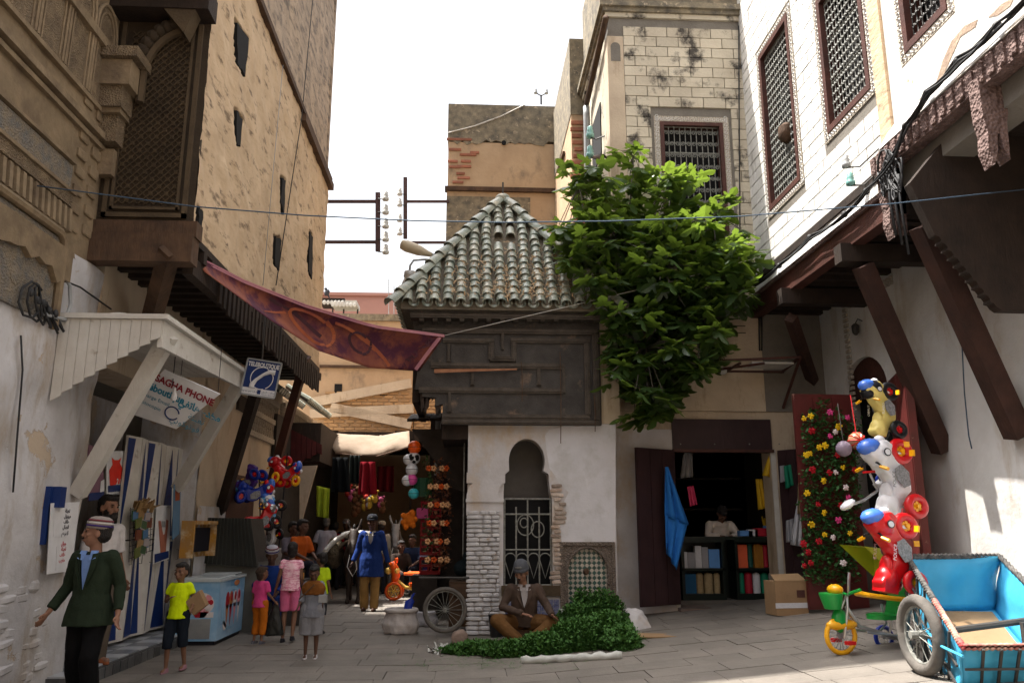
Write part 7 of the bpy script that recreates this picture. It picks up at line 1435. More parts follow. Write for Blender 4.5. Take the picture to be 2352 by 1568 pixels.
# dried-flower garlands at the stall mouth
mg=[M('garland_brown',(.2,.07,.03),(.1,.04,.02),sc=20,bump=.3),M('garland_green',(.05,.09,.02),(.03,.05,.015),sc=20,bump=.3)]; mb_=col('garland_bloom',215,165,120,.7); mo_=col('garland_orange',200,85,30,.7)
for k,x in enumerate((985,1000,1014,1026)):
    t=thing('flower_garland','hanging garland of %s at the right alley stall'%('green leaves and red flowers','pale blossoms on brown straw','pale blossoms and orange straw','brown straw with few blossoms')[k],'garland',PY(x,1050,13.6),group='garlands at the right alley stall')
    b=MB(); y=1055+10*(k%2)
    while y<1300: leafmass(b,PY(x+random.uniform(-4,4),y,13.55),7,.06,(.035,.03,.03)); y+=9
    tag(b.build('straw',mg[1] if k==0 else mg[0],t),kind='stuff')
    for j in range(6):
        p=PY(x+random.uniform(-4,4),1075+j*42,13.48); b=MB()
        for q in range(5): b.sphere(p+V((.03*math.cos(q*1.26),0,.03*math.sin(q*1.26))),.024,6,5)
        b.build('blossom',mb_ if (j+k)%3 else mo_,t,smooth=2)
# clothes hanging deep in the alley
for nm,lab,px,Y,c in (('hanging_shirt','yellow-green checked shirt hanging at the left alley stall',[(728,1115),(758,1122),(755,1190),(727,1185)],17.4,(150,165,45)),('hanging_robe','dark red robe hanging under the alley roof',[(828,1060),(862,1060),(866,1135),(822,1135)],19,(110,12,25)),('hanging_coat','black coat hanging under the alley roof',[(765,1050),(800,1050),(805,1130),(760,1130)],18.5,(16,18,20)),('hanging_dress','dark dress hanging beside the black coat',[(805,1045),(828,1045),(826,1110),(803,1110)],18.8,(25,30,28)),('hanging_cloth','deep red cloth hanging at the back of the alley',[(868,1070),(905,1070),(905,1130),(866,1128)],21,(70,10,18))):
    hanging(nm,lab,'clothing',px,Y,c_(*c),fold=.06)
for i in range(14):
    x=random.uniform(800,880); y=random.uniform(1130,1180); p=PY(x,y,20.2); b=MB(); b.sphere(p,(.09,.07,.11),8,6); b.sphere(p+V((0,-.02,.12)),.07,8,6); b.sphere(p+V((.07,-.02,.18)),.03,6,5); b.sphere(p+V((-.07,-.02,.18)),.03,6,5)
    cc=random.choice(((160,80,110),(180,150,60),(150,150,155),(90,60,40),(170,60,50))); tag(b.build('plush_toy',c_(*cc),smooth=2),'small %s plush toy hanging deep in the alley'%{160:'mauve',180:'mustard',150:'grey',90:'brown',170:'red'}[cc[0]],'plush toy','plush toys hanging deep in the alley')
# toys hung on the left before the stall box
gL='ride-on toys hung on the left alley wall'
for lab,x,y,Y,rot,sc,c,tyre,fair in (('red ride-on toy hanging topmost on the left alley wall',665,1085,14.9,(0,R(-85),R(-20)),.62,'red','red','red'),('red and yellow ride-on toy hanging sideways under the red one',655,1110,14.8,(0,R(10),R(-10)),.55,'red','yellow','dblue'),('purple and blue toy trike hanging by the dark brace',590,1120,14.6,(0,R(60),R(160)),.68,'purple','dblue','lblue'),('blue and red toy trike hanging over the stall box',575,1160,14.5,(0,R(15),R(20)),.68,'dblue','dblue','red'),('light blue and white toy bike hanging lowest on the left alley wall',640,1190,14.6,(0,R(-60),R(10)),.62,'lblue','black','white'),('red and silver toy car hanging beside the light blue bike',610,1220,14.5,(0,R(-20),R(30)),.66,'red','black','silver'),('black and white toy scooter hanging near the seated men',632,1250,14.7,(0,R(-40),R(-30)),.55,'white','black','black')):
    ride_toy('hanging_toy',lab,PY(x,y,Y),rot,sc,c,'x','x',None,fair=fair,tyre=tyre,group=gL,box=False)
b=MB(); b.tube([PY(595,1090,14.7),PY(600,1260,14.7)],.012,5); b.tube([PY(660,1040,14.9),PY(640,1260,14.7)],.012,5); tag(b.build('toy_hanging_cord',m_ink),'cords holding the toys on the left alley wall','cord')
# toy stall table
p=PY(650,1290,14.2); b=MB(); b.box((p.x-.5,14.2,0),(p.x+.35,14.9,.72)); tag(b.build('toy_table',m_drab),'dark low table behind the old man in blue','table')
for i in range(5): q=V((p.x-.35+i*.15,14.35,.78)); b=MB(); b.box(q+V((-.07,-.06,-.058)),q+V((.07,.06,.05))); b.sphere(q+V((0,0,.07)),.05,8,6); tag(b.build('small_toy',m_ty[('blue','white','red','lblue','yellow')[i]]),'small %s toy on the table behind the old man'%('blue','white','red','light blue','yellow')[i],'toy','small toys on the table')
# orange tricycle in the sun
q=gp(905,1378); to=thing('orange_tricycle','orange plastic child tricycle with push bar standing in the sunlit alley','tricycle',(q[0],q[1],0),(0,0,R(-8)),sc=1.25)
with Local():
    T=m_ty; wheel(to,(0,-.07,.16),.16,.05,T['orange'],T['cream'],6); wheel(to,(0,.09,.16),.16,.05,T['orange'],T['cream'],6); wheel(to,(.66,-.16,.13),.13,.05,T['orange'],T['cream'],6); wheel(to,(.66,.16,.13),.13,.05,T['orange'],T['cream'],6)
    blobtube(to,'animal_head',[(.0,0,.3),(.02,0,.42),(.0,0,.54),(-.05,0,.6),(-.1,0,.58)],[.06,.08,.07,.09,.05],T['orange']); b=MB()
    for s in (-1,1): b.sphere((.02,s*.06,.68),(.02,.02,.05),8,6)
    b.build('ears',T['orange'],to,smooth=2); b=MB(); b.sphere((-.12,0,.5),(.06,.07,.06),10,8); b.sphere((.04,0,.5),(.05,.1,.06),10,8); b.build('muzzle',T['cream'],to,smooth=2)
    b=MB(); b.tube([(.05,0,.34),(.2,0,.22),(.5,0,.18),(.66,0,.13)],.03,8); b.tube([(.66,-.18,.13),(.66,.18,.13)],.012,6); b.build('frame',T['cream'],to,smooth=2)
    b=MB(); b.loft([((.42,0,.24),.16,.12),((.44,0,.3),.19,.15)]); b.build('seat',T['orange'],to,smooth=True); b=MB(); b.tube([(.2,-.16,.46),(.6,-.16,.46)],.026,8); b.tube([(.2,.16,.46),(.6,.16,.46)],.026,8); b.tube([(.6,-.16,.46),(.62,-.16,.26)],.022,8); b.build('arm_rail',T['orange'],to,smooth=True)
    b=MB(); b.tube([(.52,-.1,.28),(.7,-.1,.7),(.74,0,.86)],.014,6); b.tube([(.52,.1,.28),(.7,.1,.7),(.74,0,.86)],.014,6); b.build('push_bar',T['silver'],to); b=MB(); b.tube([(.74,0,.86),(.78,0,.95),(.72,0,1.0),(.68,0,.94)],.03,8); b.build('push_grip',T['orange'],to,smooth=2)
    b=MB(); b.sphere((.55,0,.2),(.12,.14,.06),10,6); b.build('footrest',T['purple'],to,smooth=2)
q=gp(985,1372); sp=thing('folded_pushchair','folded dark pushchair standing behind the orange tricycle','pushchair',(q[0],q[1]+.5,0))
with Local():
    b=MB(); b.tube([(-.2,-.2,.1),(.2,.1,.95)],.014,6); b.tube([(.25,-.2,.1),(-.15,.1,.9)],.014,6); b.tube([(.0,.2,.1),(.2,.15,.98)],.014,6); b.build('frame',m_ty['silver'],sp); b=MB(); b.sphere((0,0,.55),(.2,.12,.25),12,8); b.build('seat_cloth',c_(45,35,80),sp,smooth=2); b=MB(); b.sphere((-.05,.0,.85),(.24,.2,.14),12,8); b.build('hood',c_(30,32,45),sp,smooth=2)
    for x,y in ((-.2,-.2),(.25,-.2),(0,.2)): wheel(sp,(x,y,.08),.08,.03,m_ty['black'],m_ty['silver'],5)
# wooden cart with bicycle wheel against the fountain
wc=thing('wooden_barrow','brown wooden barrow with a bicycle wheel parked against the fountain pillar','barrow',(-.3,12.95,0))
a,c=PY(1032,1335,12.75),PY(1076,1460,12.75); b=MB(); b.box((a.x,12.72,.14),(c.x+.02,13.7,a.z)); b.build('box_body',M('barrow_wood',(.07,.04,.022),(.045,.026,.016),sc=5,bump=.4),wc)
for i in range(3): b=MB(); z0=.18+i*(a.z-.2)/3; b.box((a.x+.01,12.7,z0),(c.x,12.72,z0+(a.z-.2)/3-.015)); b.build('side_board',M('barrow_wood',(0,0,0)),wc)
p0,p1=PY(962,1326,12.7),PY(1078,1326,12.7); b=MB(); b.tube([p0,p1],.018,6); b.build('push_bar',m_iron,wc)
cw=PY(1022,1400,12.62); b=MB(); r=.3; b.tube([cw+V((math.cos(2*PI*i/32)*r,0,math.sin(2*PI*i/32)*r)) for i in range(32)],.03,8,True); o=b.build('wheel',m_rub,wc,smooth=2)
b=MB(); b.tube([cw+V((math.cos(2*PI*i/32)*.265,0,math.sin(2*PI*i/32)*.265)) for i in range(32)],.009,6,True); b.tube([cw-V((0,.05,0)),cw+V((0,.05,0))],.03,8)
for k in range(18): t=2*PI*k/18; b.tube([cw+V((0,.03*(-1)**k,0)),cw+V((math.cos(t)*.265,0,math.sin(t)*.265))],.0035,4)
b.build('rim_and_spokes',m_ironw,o); b=MB(); b.tube([cw,cw+V((.1,.3,0))],.015,6); b.build('axle',m_iron,wc)
p=PY(1060,1305,13.0); b=MB(); b.sphere(p,(.13,.16,.12),12,8); b.sphere(p+V((.08,0,.12)),(.09,.12,.14),12,8); fo=fuse(b,'dark_bundle',c_(22,30,34),None,.02,.012,10); tag(fo,'dark cloth bundle lying on the wooden barrow','bundle')
# sacks
for nm,lab,x,y,w_,h_,mm in (('white_sack','white woven sack of goods with rolled rim on the paving left of the barrow',918,1458,.27,.34,(185,178,175)),('white_bundle','crumpled white plastic bundle beside the barrow wheel',975,1440,.2,.22,(175,172,175))):
    q=gp(x,y); b=MB(); b.loft([((q[0],q[1]+.2,q[2]+.0),w_*.95,w_*.8),((q[0],q[1]+.2,q[2]+h_*.4),w_*1.08,w_*.9),((q[0],q[1]+.2,q[2]+h_*.8),w_*.85,w_*.7),((q[0],q[1]+.2,q[2]+h_),w_*.9,w_*.75)]); o=fuse(b,nm,cl('sack_%d'%mm[0],*mm),None,.02,.022,7); tag(o,lab,'sack')
    if nm=='white_sack': b=MB(); b.tube([(q[0]+w_*.85*math.cos(t),q[1]+.2+w_*.7*math.sin(t),q[2]+h_) for t in [2*PI*i/20 for i in range(20)]],.035,8,True); b.build('rolled_rim',cl('sack_185',185,178,175),o,smooth=2); b=MB(); p=V((q[0]+.1,q[1]+.1,q[2]+h_+.02)); b.loft([(p,.06,.03),(p+V((.03,0,.12)),.07,.03),(p+V((.05,0,.16)),.02,.015),(p+V((.1,0,.24)),.016,.012)],10); tag(b.build('blue_scoop',m_ty['dblue'],smooth=True),'blue plastic scoop stuck in the white sack','scoop')
q=gp(1055,1478); b=MB(); b.sphere((q[0],q[1]+.08,.07),(.13,.1,.12),10,8); tag(fuse(b,'stone_block',M('pink_stone',(.3,.22,.18),(.22,.16,.13),sc=6,bump=.6),None,.02,.02,8),'rough pinkish stone at the foot of the fountain pillar','stone')
q=gp(1142,1462); bk=thing('black_bucket','black rubber bucket beside the mint seller','bucket',q); b=MB(); b.lathe([(.1,0),(.13,.3),(.138,.31),(.128,.31),(.1,.05)],q,16); b.build('bucket_body',M('black_rubber',(.015,.015,.018),(.02,.02,.022),rough=.5,bump=.1),bk,smooth=True); b=MB(); b.tube([V(q)+V((.13*math.cos(R(t)),-.03,.3+.1*math.sin(R(t)))) for t in range(0,181,20)],.005,5); b.build('handle',m_iron,bk)
# mint heap
m_mint=M('mint_leaf',(.025,.085,.014),(.055,.14,.022),sc=14,rough=.7,bump=0,ov=0); m_mint2=M('mint_core',(.02,.06,.012),(.03,.08,.015),sc=9,bump=.4)  # second green is the darker solid mound under the leaves
mh=thing('mint_heap','big heap of fresh green mint bundles spread on a cloth before the fountain','mint',PG(1280,1490))
mounds=[(1110,1500,.45,.3,.1),(1060,1500,.28,.22,.06),(1185,1505,.4,.28,.13),(1260,1500,.45,.3,.19),(1340,1490,.45,.32,.3),(1400,1478,.36,.32,.32),(1330,1465,.35,.28,.36),(1390,1455,.34,.3,.48),(1345,1455,.26,.25,.5),(1430,1490,.24,.28,.2)]
core=MB(); lv=MB()
for x,y,rx,ry,hh in mounds:
    p=PG(x,y); core.sphere((p.x,p.y+.1,gz(p.x)),(rx*.85,ry*.85,hh*.85),14,10)
    n=int(2600*rx*ry/.12*(1+hh*2.2))
    for i in range(n):
        a=random.random()*2*PI; z=random.random(); r=math.sqrt(max(0,1-z*z))*random.uniform(.8,1.14); f=random.uniform(.8,1.22); c=V((p.x+rx*r*math.cos(a),p.y+.1+ry*r*math.sin(a),gz(p.x)+hh*z*f+.01)); nr=V((math.cos(a)*r,math.sin(a)*r,z+.4)).normalized(); d=(V([random.gauss(0,1) for _ in range(3)])+nr*.8).normalized(); _,s,u=basis(d); L=random.uniform(.022,.06); w_=L*.34; lv.add([c,c+d*L*.5+s*w_,c+d*L,c+d*L*.5-s*w_],[(0,1,2,3)])
for i in range(260):
    x,y,rx,ry,hh=random.choice(mounds[2:]); p=PG(x,y); a=random.random()*2*PI; z=random.uniform(.3,1); r=math.sqrt(1-z*z); c=V((p.x+rx*r*math.cos(a),p.y+.1+ry*r*math.sin(a),gz(p.x)+hh*z)); d=(V((math.cos(a)*r,math.sin(a)*r-.2,z+.3))+V([random.gauss(0,.4) for _ in range(3)])).normalized(); e=c+d*random.uniform(.05,.11)
    _,s_,u_=basis(d); lv.add([c-s_*.003,c+s_*.003,e+s_*.002,e-s_*.002],[(0,1,2,3)])
    for j in range(6): q=c.lerp(e,.3+.7*j/5); dd=(s_*math.cos(j*2.1)+u_*math.sin(j*2.1)+d*.5).normalized(); w_=dd.cross(d).normalized()*.012; L=.035; lv.add([q,q+dd*L*.5+w_,q+dd*L,q+dd*L*.5-w_],[(0,1,2,3)])
core.build('stem_mass',m_mint2,mh,smooth=2); tag(lv.build('mint_leaves',m_mint,mh,recalc=False),kind='stuff')
b=MB()
for i in range(260):
    x=random.gauss(1120,90); y=random.gauss(1520,10); p=PG(x,y); a=random.random()*6.3; L=random.uniform(.04,.14); q=p+V((math.cos(a)*L,math.sin(a)*L,.01)); s=V((-math.sin(a),math.cos(a),0))*.004; b.add([p-s+V((0,0,.006)),p+s+V((0,0,.006)),q+s,q-s],[(0,1,2,3)])
tag(b.build('scattered_stems',m_mint,mh),kind='stuff')
rt=thing('rolled_white_cloth','white plastic cloth rolled along the front edge of the mint heap','cloth',PG(1310,1520)); a,c=PG(1198,1524),PG(1428,1512); b=MB()
pts=[a.lerp(c,i/20)+V((0,.01*math.sin(i*1.3),.035+.008*math.sin(i*2.1))) for i in range(21)]; b.tube(pts,[.045+.008*math.sin(i*1.7) for i in range(21)],8); b.build('roll',cl('plastic_white',185,185,180),rt,smooth=2)
b=MB()
for i in range(90): p=PG(1012+random.gauss(0,14),1493+random.gauss(0,6)); a=random.random()*6.3; L=random.uniform(.04,.1); q=p+V((math.cos(a)*L,math.sin(a)*L,random.uniform(.01,.06))); s=V((-math.sin(a),math.cos(a),.5))*.012; b.add([p-s,p+s,q+s,q-s],[(0,1,2,3)])
tag(b.build('shredded_plastic',cl('plastic_white',185,185,180)),'small heap of shredded white plastic left of the mint','litter',kind='stuff')
q=gp(1475,1445); b=MB(); b.loft([((q[0]-.1,q[1]+.15,q[2]-.02),.26,.2),((q[0]-.06,q[1]+.2,q[2]+.12),.2,.16),((q[0]-.1,q[1]+.25,q[2]+.26),.1,.1)]); tag(fuse(b,'plaster_lump',m_fount,None,.025,.03,6),'broken whitewashed plaster footing at the corner of the shop wall','footing')
b=MB(); b.sphere(PG(1385,1475)+V((0,.3,.55)),(.0001,.0001,.0001),4,3)
p=PY(1310,1410,11.9); b=MB(); b.box((p.x-.13,11.85,p.z-.12),(p.x+.16,12.2,p.z+.05)); tag(fuse(b,'white_cloth_bag',cl('plastic_white',185,185,180),None,.02,.02,9),'white cloth bag behind the mint heap under the zellige niche','bag')
# ================================================================ FIG TREE
def leafmat(name,c1,c2,tr):
    m=M(name,c1,c2,sc=9,rough=.38,bump=.15,ov=.25,spec=.5); n=m.node_tree.nodes; L=m.node_tree.links; out=n['Material Output']; t=n.new('ShaderNodeBsdfTranslucent'); t.inputs[0].default_value=tr+(1,); mx=n.new('ShaderNodeMixShader'); mx.inputs[0].default_value=.33; L.new(n['Principled BSDF'].outputs[0],mx.inputs[1]); L.new(t.outputs[0],mx.inputs[2]); L.new(mx.outputs[0],out.inputs[0]); return m
m_fig=leafmat('fig_leaf',(.03,.062,.014),(.02,.044,.011),(.24,.36,.04))
half_=[(0,0),(.1,-.06),(.24,-.04),(.36,.06),(.3,.12),(.2,.16),(.34,.22),(.46,.34),(.4,.42),(.27,.38),(.16,.36),(.2,.5),(.22,.66),(.14,.8),(0,.92)]
def leafmesh(k):
    vs=[];fs=[]
    for x,y in half_: vs.append((x,y,-abs(x)*.25*k-.12*y*y))
    for x,y in half_[1:-1]: vs.append((-x,y,-abs(x)*.25*k-.12*y*y))
    mid=[(0,.16,.01),(0,.36,.0)]; n=len(half_)
    right=list(range(n)); left=[0]+list(range(n,n+n-2))+[n-1]; c=len(vs); vs.append((0,.3,.0))
    for L_ in (right,left):
        for i in range(n-1): fs.append((c,L_[i],L_[i+1]) if L_ is right else (c,L_[i+1],L_[i]))
    return vs,fs
LM=[]
for k in (.4,1.0,1.6):
    vs,fs=leafmesh(k); me=bpy.data.meshes.new('leaf'); me.from_pydata(vs,[],fs); me.materials.append(m_fig); LM.append((me,vs,fs))
ft=thing('fig_tree','large fig tree with lobed bright green leaves growing from the wall between fountain and shop','tree',(2.6,13.2,3.6))
outl=[(1300,385),(1350,378),(1400,360),(1440,335),(1500,338),(1530,400),(1600,398),(1640,450),(1690,480),(1735,600),(1720,690),(1640,760),(1650,830),(1570,870),(1540,925),(1475,975),(1430,930),(1392,820),(1412,760),(1360,650),(1300,590),(1262,515),(1300,470)]
root=V((2.75,13.35,4.0)); tips=[]
clus=[]
while len(clus)<380:
    x,y=random.uniform(1260,1740),random.uniform(335,975)
    if not inside((x,y),outl): continue
    if y<500 and random.random()<.62: continue
    Y=random.uniform(11.7,13.25) if y>480 else random.uniform(12.2,13.2)
    clus.append(PY(x,y,Y))
clus+=[PY(x,y,12.5) for x,y in ((1470,350),(1340,400),(1550,408),(1650,485),(1310,395),(1500,545),(1290,520),(1720,600),(1470,960),(1520,905),(1400,800),(1640,820),(1455,420),(1700,640))]
br=MB(); 
for (x,y) in ((1330,430),(1455,360),(1545,420),(1640,500),(1700,600),(1420,560),(1520,620),(1480,800),(1600,760)):
    e=PY(x,y,12.6); m1=root.lerp(e,.45)+V((random.uniform(-.2,.2),-.1,random.uniform(-.1,.3))); br.tube([root,root.lerp(m1,.6)+V((0,-.1,.05)),m1,m1.lerp(e,.55)+V((0,0,.1)),e],[.06,.045,.032,.02,.01],7); tips.append((m1,e))
br.build('trunk',M('fig_bark',(.16,.15,.13),(.1,.09,.08),sc=8,bump=.5),ft,smooth=2)
tw=MB()
for c in clus:
    m1,e=min(tips,key=lambda q:(q[1]-c).length); a=e if (e-c).length<(m1-c).length else m1.lerp(e,.5); tw.tube([a,(a+c)/2+V((0,0,.05)),c],[.012,.009,.006],4)
tw.build('twigs',MATS['fig_bark'],ft,smooth=2)
lv=[]
for c in clus:
    n=random.randint(5,8); ph=random.random()*6.3
    for i in range(n):
        a=ph+i*2.4; el=random.uniform(-.9,.55); d=V((math.cos(a)*math.cos(el),math.sin(a)*math.cos(el),math.sin(el))); nr=(V((0,0,1))-d*d.z); nr=(nr.normalized()+V([random.gauss(0,.35) for _ in range(3)])); nr=(nr-d*nr.dot(d)).normalized(); x_=d.cross(nr); sz=random.uniform(.2,.38); pos=c+d*random.uniform(.05,.12)
        mt=Matrix((x_*sz,d*sz,nr*sz)).transposed().to_4x4(); mt.translation=pos; lv.append((mt,random.randint(0,2),(pos-O).length-pos.z*.25))
lv.sort(key=lambda q:q[2]); fo=V(ft.location)
for mt,k,_ in lv[:300]: o=bpy.data.objects.new('leaf',LM[k][0]); C.objects.link(o); o.parent=ft; o.matrix_local=Matrix.Translation(-fo)@mt
b=MB()
for mt,k,_ in lv[300:]: b.add([mt@V(p) for p in LM[k][1]],LM[k][2])
tag(b.build('crown',m_fig,ft,recalc=False),kind='stuff')
# ================================================================ wires, lamps, brackets
m_wire=M('black_cable',(.02,.02,.022),(.03,.03,.032),rough=.6,bump=.1); m_rope=col('blue_rope',62,80,98,.7)
def wire(name,label,pts,r,m=m_wire,cat='cable',group=None): b=MB(); b.tube(pts,r,5); return tag(b.build(name,m,smooth=2),label,cat,group)
wire('blue_rope','thin blue rope stretched across the whole square',[PY(x,y,7.3) for x,y in ((-60,408),(200,442),(450,475),(700,495),(950,507),(1150,511),(1400,508),(1700,497),(2050,468),(2420,428))],.0068,m_rope,'rope')
wire('white_string','pale string tied from the banner corner to the right house',[PY(1022,770,12.3),PY(1300,705,12.2),PY(1550,645,12.1),PY(1745,590,12.3)],.006,m_whwood,'string')
wire('house_cable','black cable hanging down the tan house wall',[PX(722,-40,XJ+.06),PX(693,269,XJ+.05),PX(634,655,XJ+.05)],.008); wire('house_cable_thin','thin grey cable hanging down the tan house wall left of the black one',[PX(650,150,XJ+.05),PX(625,420,XJ+.05),PX(604,655,XJ+.05)],.005,m_gutter)
cbn=thing('cable_bundle','twisted bundle of black cables tied along the right house above the wooden jetty','cables',PX(2060,360,XU-.2)); base=[(1735,650),(1790,610),(1860,545),(1940,492),(1990,440),(2045,365),(2080,290),(2130,215),(2200,140),(2290,60),(2380,-30)]
for k in range(5):
    b=MB(); pts=[]
    for i,(x,y) in enumerate(base):
        pts.append(PX(x+6*math.sin(i*1.9+k*1.3),y+7*math.cos(i*2.3+k*1.7),XU-.2-.02*k))
    fine=[]
    for i in range(len(pts)-1): fine+= [pts[i].lerp(pts[i+1],t/3)+V((0,0,-.03*math.sin(PI*t/3))) for t in range(3)]
    b.tube(fine+[pts[-1]],.014,5); b.build('cable',m_wire,cbn,smooth=2)
for x,y in base[1:-1]: b=MB(); b.sphere(PX(x,y,XU-.22),.045,8,6); b.build('cable_tie',m_wire,cbn,smooth=2)
for k in range(8): b=MB(); p=PX(2030+k*4,385+6*(k%3),XU-.25); b.tube([p+V((0,.14*math.cos(t*.7+k),.22*math.sin(t*.7)-.05*k*.3)) for t in range(10)],.013,5); b.build('cable_loop',m_wire,cbn,smooth=2)
for k in range(3): b=MB(); p=PX(2040+k*12,400,XU-.24); b.tube([p,p+V((0,.02,-.3)),p+V((0,-.02,-.75-.1*k))],.016,5); b.build('hanging_cable',m_wire,cbn,smooth=2)
m_glass=M('green_glass',(.2,.42,.38),(.14,.32,.3),rough=.15,bump=0,spec=.6); m_porc=M('porcelain',(.6,.6,.58),(.5,.5,.48),rough=.25,bump=0)
def insulator(p,m,r=.05,up=1,par=None):
    b=MB(); b.lathe([(r*.35,-r*1.6),(r*.9,-r*1.4),(r,-r*.6),(r*.6,-r*.4),(r*.85,r*.1),(r*.6,r*.5),(r*.65,r*1.1),(r*.2,r*1.5)],p,10); return b.build('insulator',m,par,smooth=2)
for i,(x,y) in enumerate(((1943,370),(1953,411))):
    p=PX(x,y,XU-.3); t=thing('wall_insulator','grey glass insulator on an iron hook on the white block wall','insulator',p,group='insulators on the white block wall'); insulator(p,m_glass if i else m_gutter,.06,1,t); b=MB(); b.tube([p+V((0,0,-.09)),p+V((.12,-.1,-.12)),V((XU,p.y-.3,p.z+.05))],.012,5); b.build('hook',m_iron,t)
for i,(x,y) in enumerate(((1355,303),(1355,348))):
    p=PX(x,y,XT-.25); t=thing('wall_insulator','turquoise glass insulator on the side of the block tower','insulator',p,group='turquoise insulators on the tower'); insulator(p,m_glass,.085,1,t); b=MB(); b.tube([p+V((0,0,-.12)),p+V((.1,-.1,-.2)),V((XT,p.y-.2,p.z-.18))],.014,5); b.build('hook',m_iron,t)
b=MB(); b.tube([PX(1365,360,XT-.2),PX(1385,358,XT-.25),PY(1400,366,13.3),PY(1425,368,13.38)],[.03,.035,.035,.03],7); tag(b.build('bent_pipe',m_oldwood,smooth=2),'bent rusty pipe stub on the corner of the block tower','pipe')
dp=thing('drain_pipe','grey drain pipe running down beside the block tower','drain pipe',PX(1348,420,XT-.1)); b=MB(); b.tube([PX(1392,40,XT-.08),PX(1347,240,XT-.1)],.06,8); b.build('sloping_gutter',m_oldwood,dp,smooth=2); b=MB(); q=PX(1347,245,XT-.1); b.tube([q,q+V((0,0,-.2)),(q.x,q.y,3)],.07,10); b.build('downpipe',m_gutter,dp,smooth=2)
wire('tower_cable','black cable running down the corner of tower and white wall',[PY(1697,60,YT-.06),PY(1698,300,YT-.06),PY(1700,560,YT-.06),PY(1702,700,YT-.06)],.012)
for i,(x0,x1) in enumerate(((1743,1745),(1749,1750))): wire('conduit','thin conduit descending beside the awning frame',[PY(x0,700,YT-.06),PY(x1,805,YT-.06)],.015,m_wire,'conduit','conduits by the awning')
def bracket(name,label,xv,y0,y1,Y,arms,ins,xi):
    t=thing(name,label,'bracket',PY(xv,y1,Y)); b=MB(); b.bar(PY(xv,y0,Y),PY(xv,y1,Y),.1,.08,(0,1,0)); b.build('upright',M('rust_brown',(.1,.06,.06),(.07,.045,.045),bump=.2),t)
    for xa,xb,y in arms: b=MB(); b.bar(PY(xa,y,Y+.05),PY(xb,y,Y+.05),.06,.06); b.build('arm',MATS['rust_brown'],t)
    for y in ins: p=PY(xi,y,Y-.1); insulator(p,m_porc,.075,1,t); b=MB(); b.tube([PY(xv,y+6,Y-.05),p+V((0,0,-.08))],.012,5); b.build('pin',m_iron,t)
bracket('insulator_bracket','iron bracket with white insulators sticking out from the tan house',868,443,577,16.4,((745,868,463),(742,868,556)),(450,481,513,543,572),886)
bracket('insulator_bracket','tall iron bracket with insulators fixed to the ochre house, across from the other',931,408,548,19.9,((931,1032,463),(931,1032,557)),(440,465,500,531),918)
lp=thing('street_lamp','street lamp with long cobra head on an arm behind the tiled roof','street lamp',PY(1012,700,15.0))
b=MB(); q=PY(1014,596,15.0); b.tube([(q.x,15.0,2.5),(q.x,15.0,q.z)],.05,8); b.build('pole',m_gutter,lp); b=MB(); b.tube([q,PY(985,580,15)],.03,8); b.build('arm',m_gutter,lp)
a,c=PY(992,586,15),PY(920,560,15); d=(c-a); b=MB(); b.tube([a,a+d*.15,a+d*.4,a+d*.8,a+d*.97,c],[.04,.06,.1,.115,.09,.03],10)
for v in b.v: v.y=15+(v.y-15)*1.2
b.build('lamp_housing',M('lamp_beige',(.5,.42,.3),(.42,.35,.25),rough=.4,bump=.05),lp,smooth=2); b=MB(); b.sphere(a+d*.6+V((0,0,-.06)),(.25,.09,.04),12,6,Matrix.Rotation(math.atan2(-d.z,d.x)*1,3,'Y')); b.build('lens',m_porc,lp,smooth=2)
bl_=thing('bell_lamp','grey bell-shaped lamp on a curved arm beside the tiled roof','street lamp',PY(940,640,14.8)); b=MB(); b.tube([PY(1012,597,14.95),PY(975,596,14.8),PY(950,598,14.8),PY(942,610,14.8),PY(941,622,14.8)],.022,7); b.build('arm',m_gutter,bl_,smooth=2)
p=PY(941,645,14.8); b=MB(); b.lathe([(.05,.2),(.11,.18),(.12,.08),(.1,.05),(.14,-.02),(.17,-.13),(.15,-.16)],p,16); b.build('bell_shade',M('lamp_grey',(.4,.38,.36),(.3,.29,.28),rough=.4,metal=.3),bl_,smooth=2); b=MB(); b.lathe([(.14,-.15),(.12,-.22),(.05,-.25)],p,14); b.build('glass',m_porc,bl_,smooth=2)
rl=thing('roof_insulators','pair of insulators on a small post on the ochre house roof','insulator post',PY(1243,240,20.3)); b=MB(); p=PY(1243,240,20.3); b.tube([p,p+V((0,0,.28))],.025,6); b.tube([p+V((-.14,0,.34)),p+V((0,0,.26)),p+V((.14,0,.34))],.018,6); b.build('post',m_iron,rl); insulator(p+V((-.15,0,.4)),m_gutter,.055,1,rl); insulator(p+V((.15,0,.4)),m_gutter,.055,1,rl)
p=PY(751,672,29.6); bd=thing('pigeon','dark pigeon perched on the roof balcony','pigeon',p); b=MB(); b.sphere(p+V((0,0,.0)),(.1,.07,.14),10,8,Matrix.Rotation(R(25),3,'Y')); b.sphere(p+V((-.05,0,.15)),.055,8,6); cap(b,p+V((.05,0,-.1)),.04,p+V((.12,0,-.24)),.02); cap(b,p+V((-.09,0,.15)),.015,p+V((-.13,0,.14)),.005); fo=fuse(b,'body',M('pigeon_grey',(.06,.06,.07),(.04,.04,.05)),bd,.02); fo.location=-V(p)
for x,y0,y1,Y in ((893,640,737,28),(905,655,737,28)):
    q=PY(x,y0,Y); t=thing('roof_aerial','thin television aerial on the far roofs','aerial',PY(x,y1,Y),group='aerials on the far roofs'); b=MB(); b.tube([PY(x,y1+60,Y),q],.015,5); b.build('mast',m_gutter,t); b=MB()
    for k in range(4): b.tube([q+V((-.25,0,-.08*k)),q+V((.25,0,-.08*k))],.006,4)
    b.build('rods',m_gutter,t)
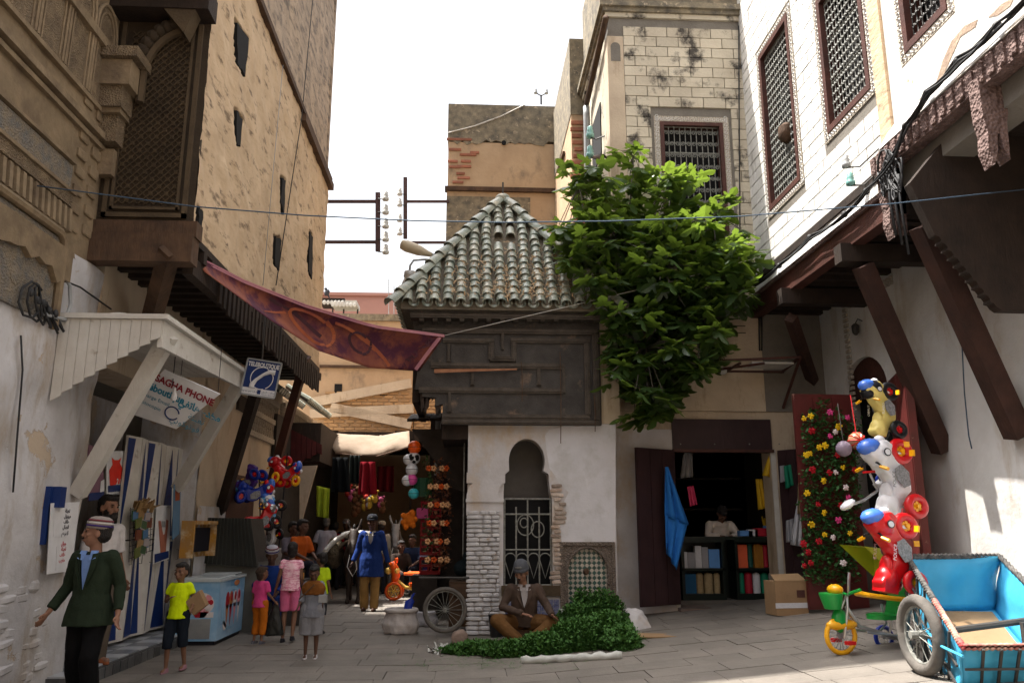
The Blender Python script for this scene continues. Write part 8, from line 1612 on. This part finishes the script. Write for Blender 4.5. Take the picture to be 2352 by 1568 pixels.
# cable tangle on the left wall
ct=thing('cable_tangle','tangle of dark cables and clamps on the stucco wall above the plank canopy','cables',PX(90,690,XL+.1))
for k in range(6):
    b=MB(); p=PX(70+k*12,670+k*10,XL+.08); b.tube([p+V((.02*math.sin(t),.16*math.cos(t*.9+k),.13*math.sin(t*.9+k*.7)-.02*t)) for t in range(8)],.012,5); b.build('loop',m_wire,ct,smooth=2)
for k in range(5): b=MB(); b.sphere(PX(72+k*14,672+k*12+5*(k%2),XL+.1),(.025,.035,.04),8,6); b.build('clamp',m_wire,ct,smooth=2)
b=MB(); b.tube([PX(132,560,XL+.06),PX(138,620,XL+.06),PX(160,655,XL+.06),PX(162,700,XL+.08),PX(150,735,XL+.08),PX(100,720,XL+.08)],.02,6); b.build('thick_cable',m_gutter,ct,smooth=2)
b=MB(); b.tube([PX(135,640,XL+.05),PX(185,660,XL+.05),PX(255,710,XL+.05)],.01,5); b.build('thin_cable',m_wire,ct,smooth=2)
wire('black_flex','black cord running down the whitewashed wall',[PX(48,770,XL+.06),PX(52,850,XL+.06),PX(40,1000,XL+.07),PX(30,1130,XL+.07)],.009)
wire('blue_twine','light blue twine hanging from a wooden brace of the right house',[PX(2205,700,XR-.25),PX(2215,900,XR-.2),PX(2225,1000,XR-.18),PX(2232,1030,XR-.18)],.008,m_rope,'twine')
p=PY(1660,852,YT-.1); wl=thing('round_wall_lamp','small round white lamp on the wall under the awning frame','lamp',p); b=MB(); b.lathe([(.06,0),(.07,.02),(.05,.06),(.0,.07)],p,14,Matrix.Rotation(PI/2,3,'X')); b.build('glass',m_porc,wl,smooth=2); b=MB(); b.box(p+V((-.05,.0,-.05)),p+V((.05,.12,.05))); b.build('base',m_gutter,wl)
p=PX(1965,755,XR-.12); wl=thing('wall_lantern','small dark lantern on the lower right wall above the toy shop','lamp',p); b=MB(); b.lathe([(.03,.08),(.06,.05),(.05,-.06),(.02,-.1)],p,10); b.build('lantern',m_iron,wl,smooth=2); b=MB(); b.tube([p+V((0,0,.08)),p+V((.05,0,.16)),p+V((.13,0,.12))],.01,5); b.build('bracket',m_iron,wl)
for x,y in ((2082,1020),(2105,1248),(2045,1190)):
    p=PY(x,y,8.8); b=MB(); b.box(p+V((-.03,-.01,-.03)),p+V((.03,.0,.03))); tag(b.build('price_tag',m_ty['yellow']),'small yellow price tag hanging on the ride-on toys','tag','price tags on the toys')
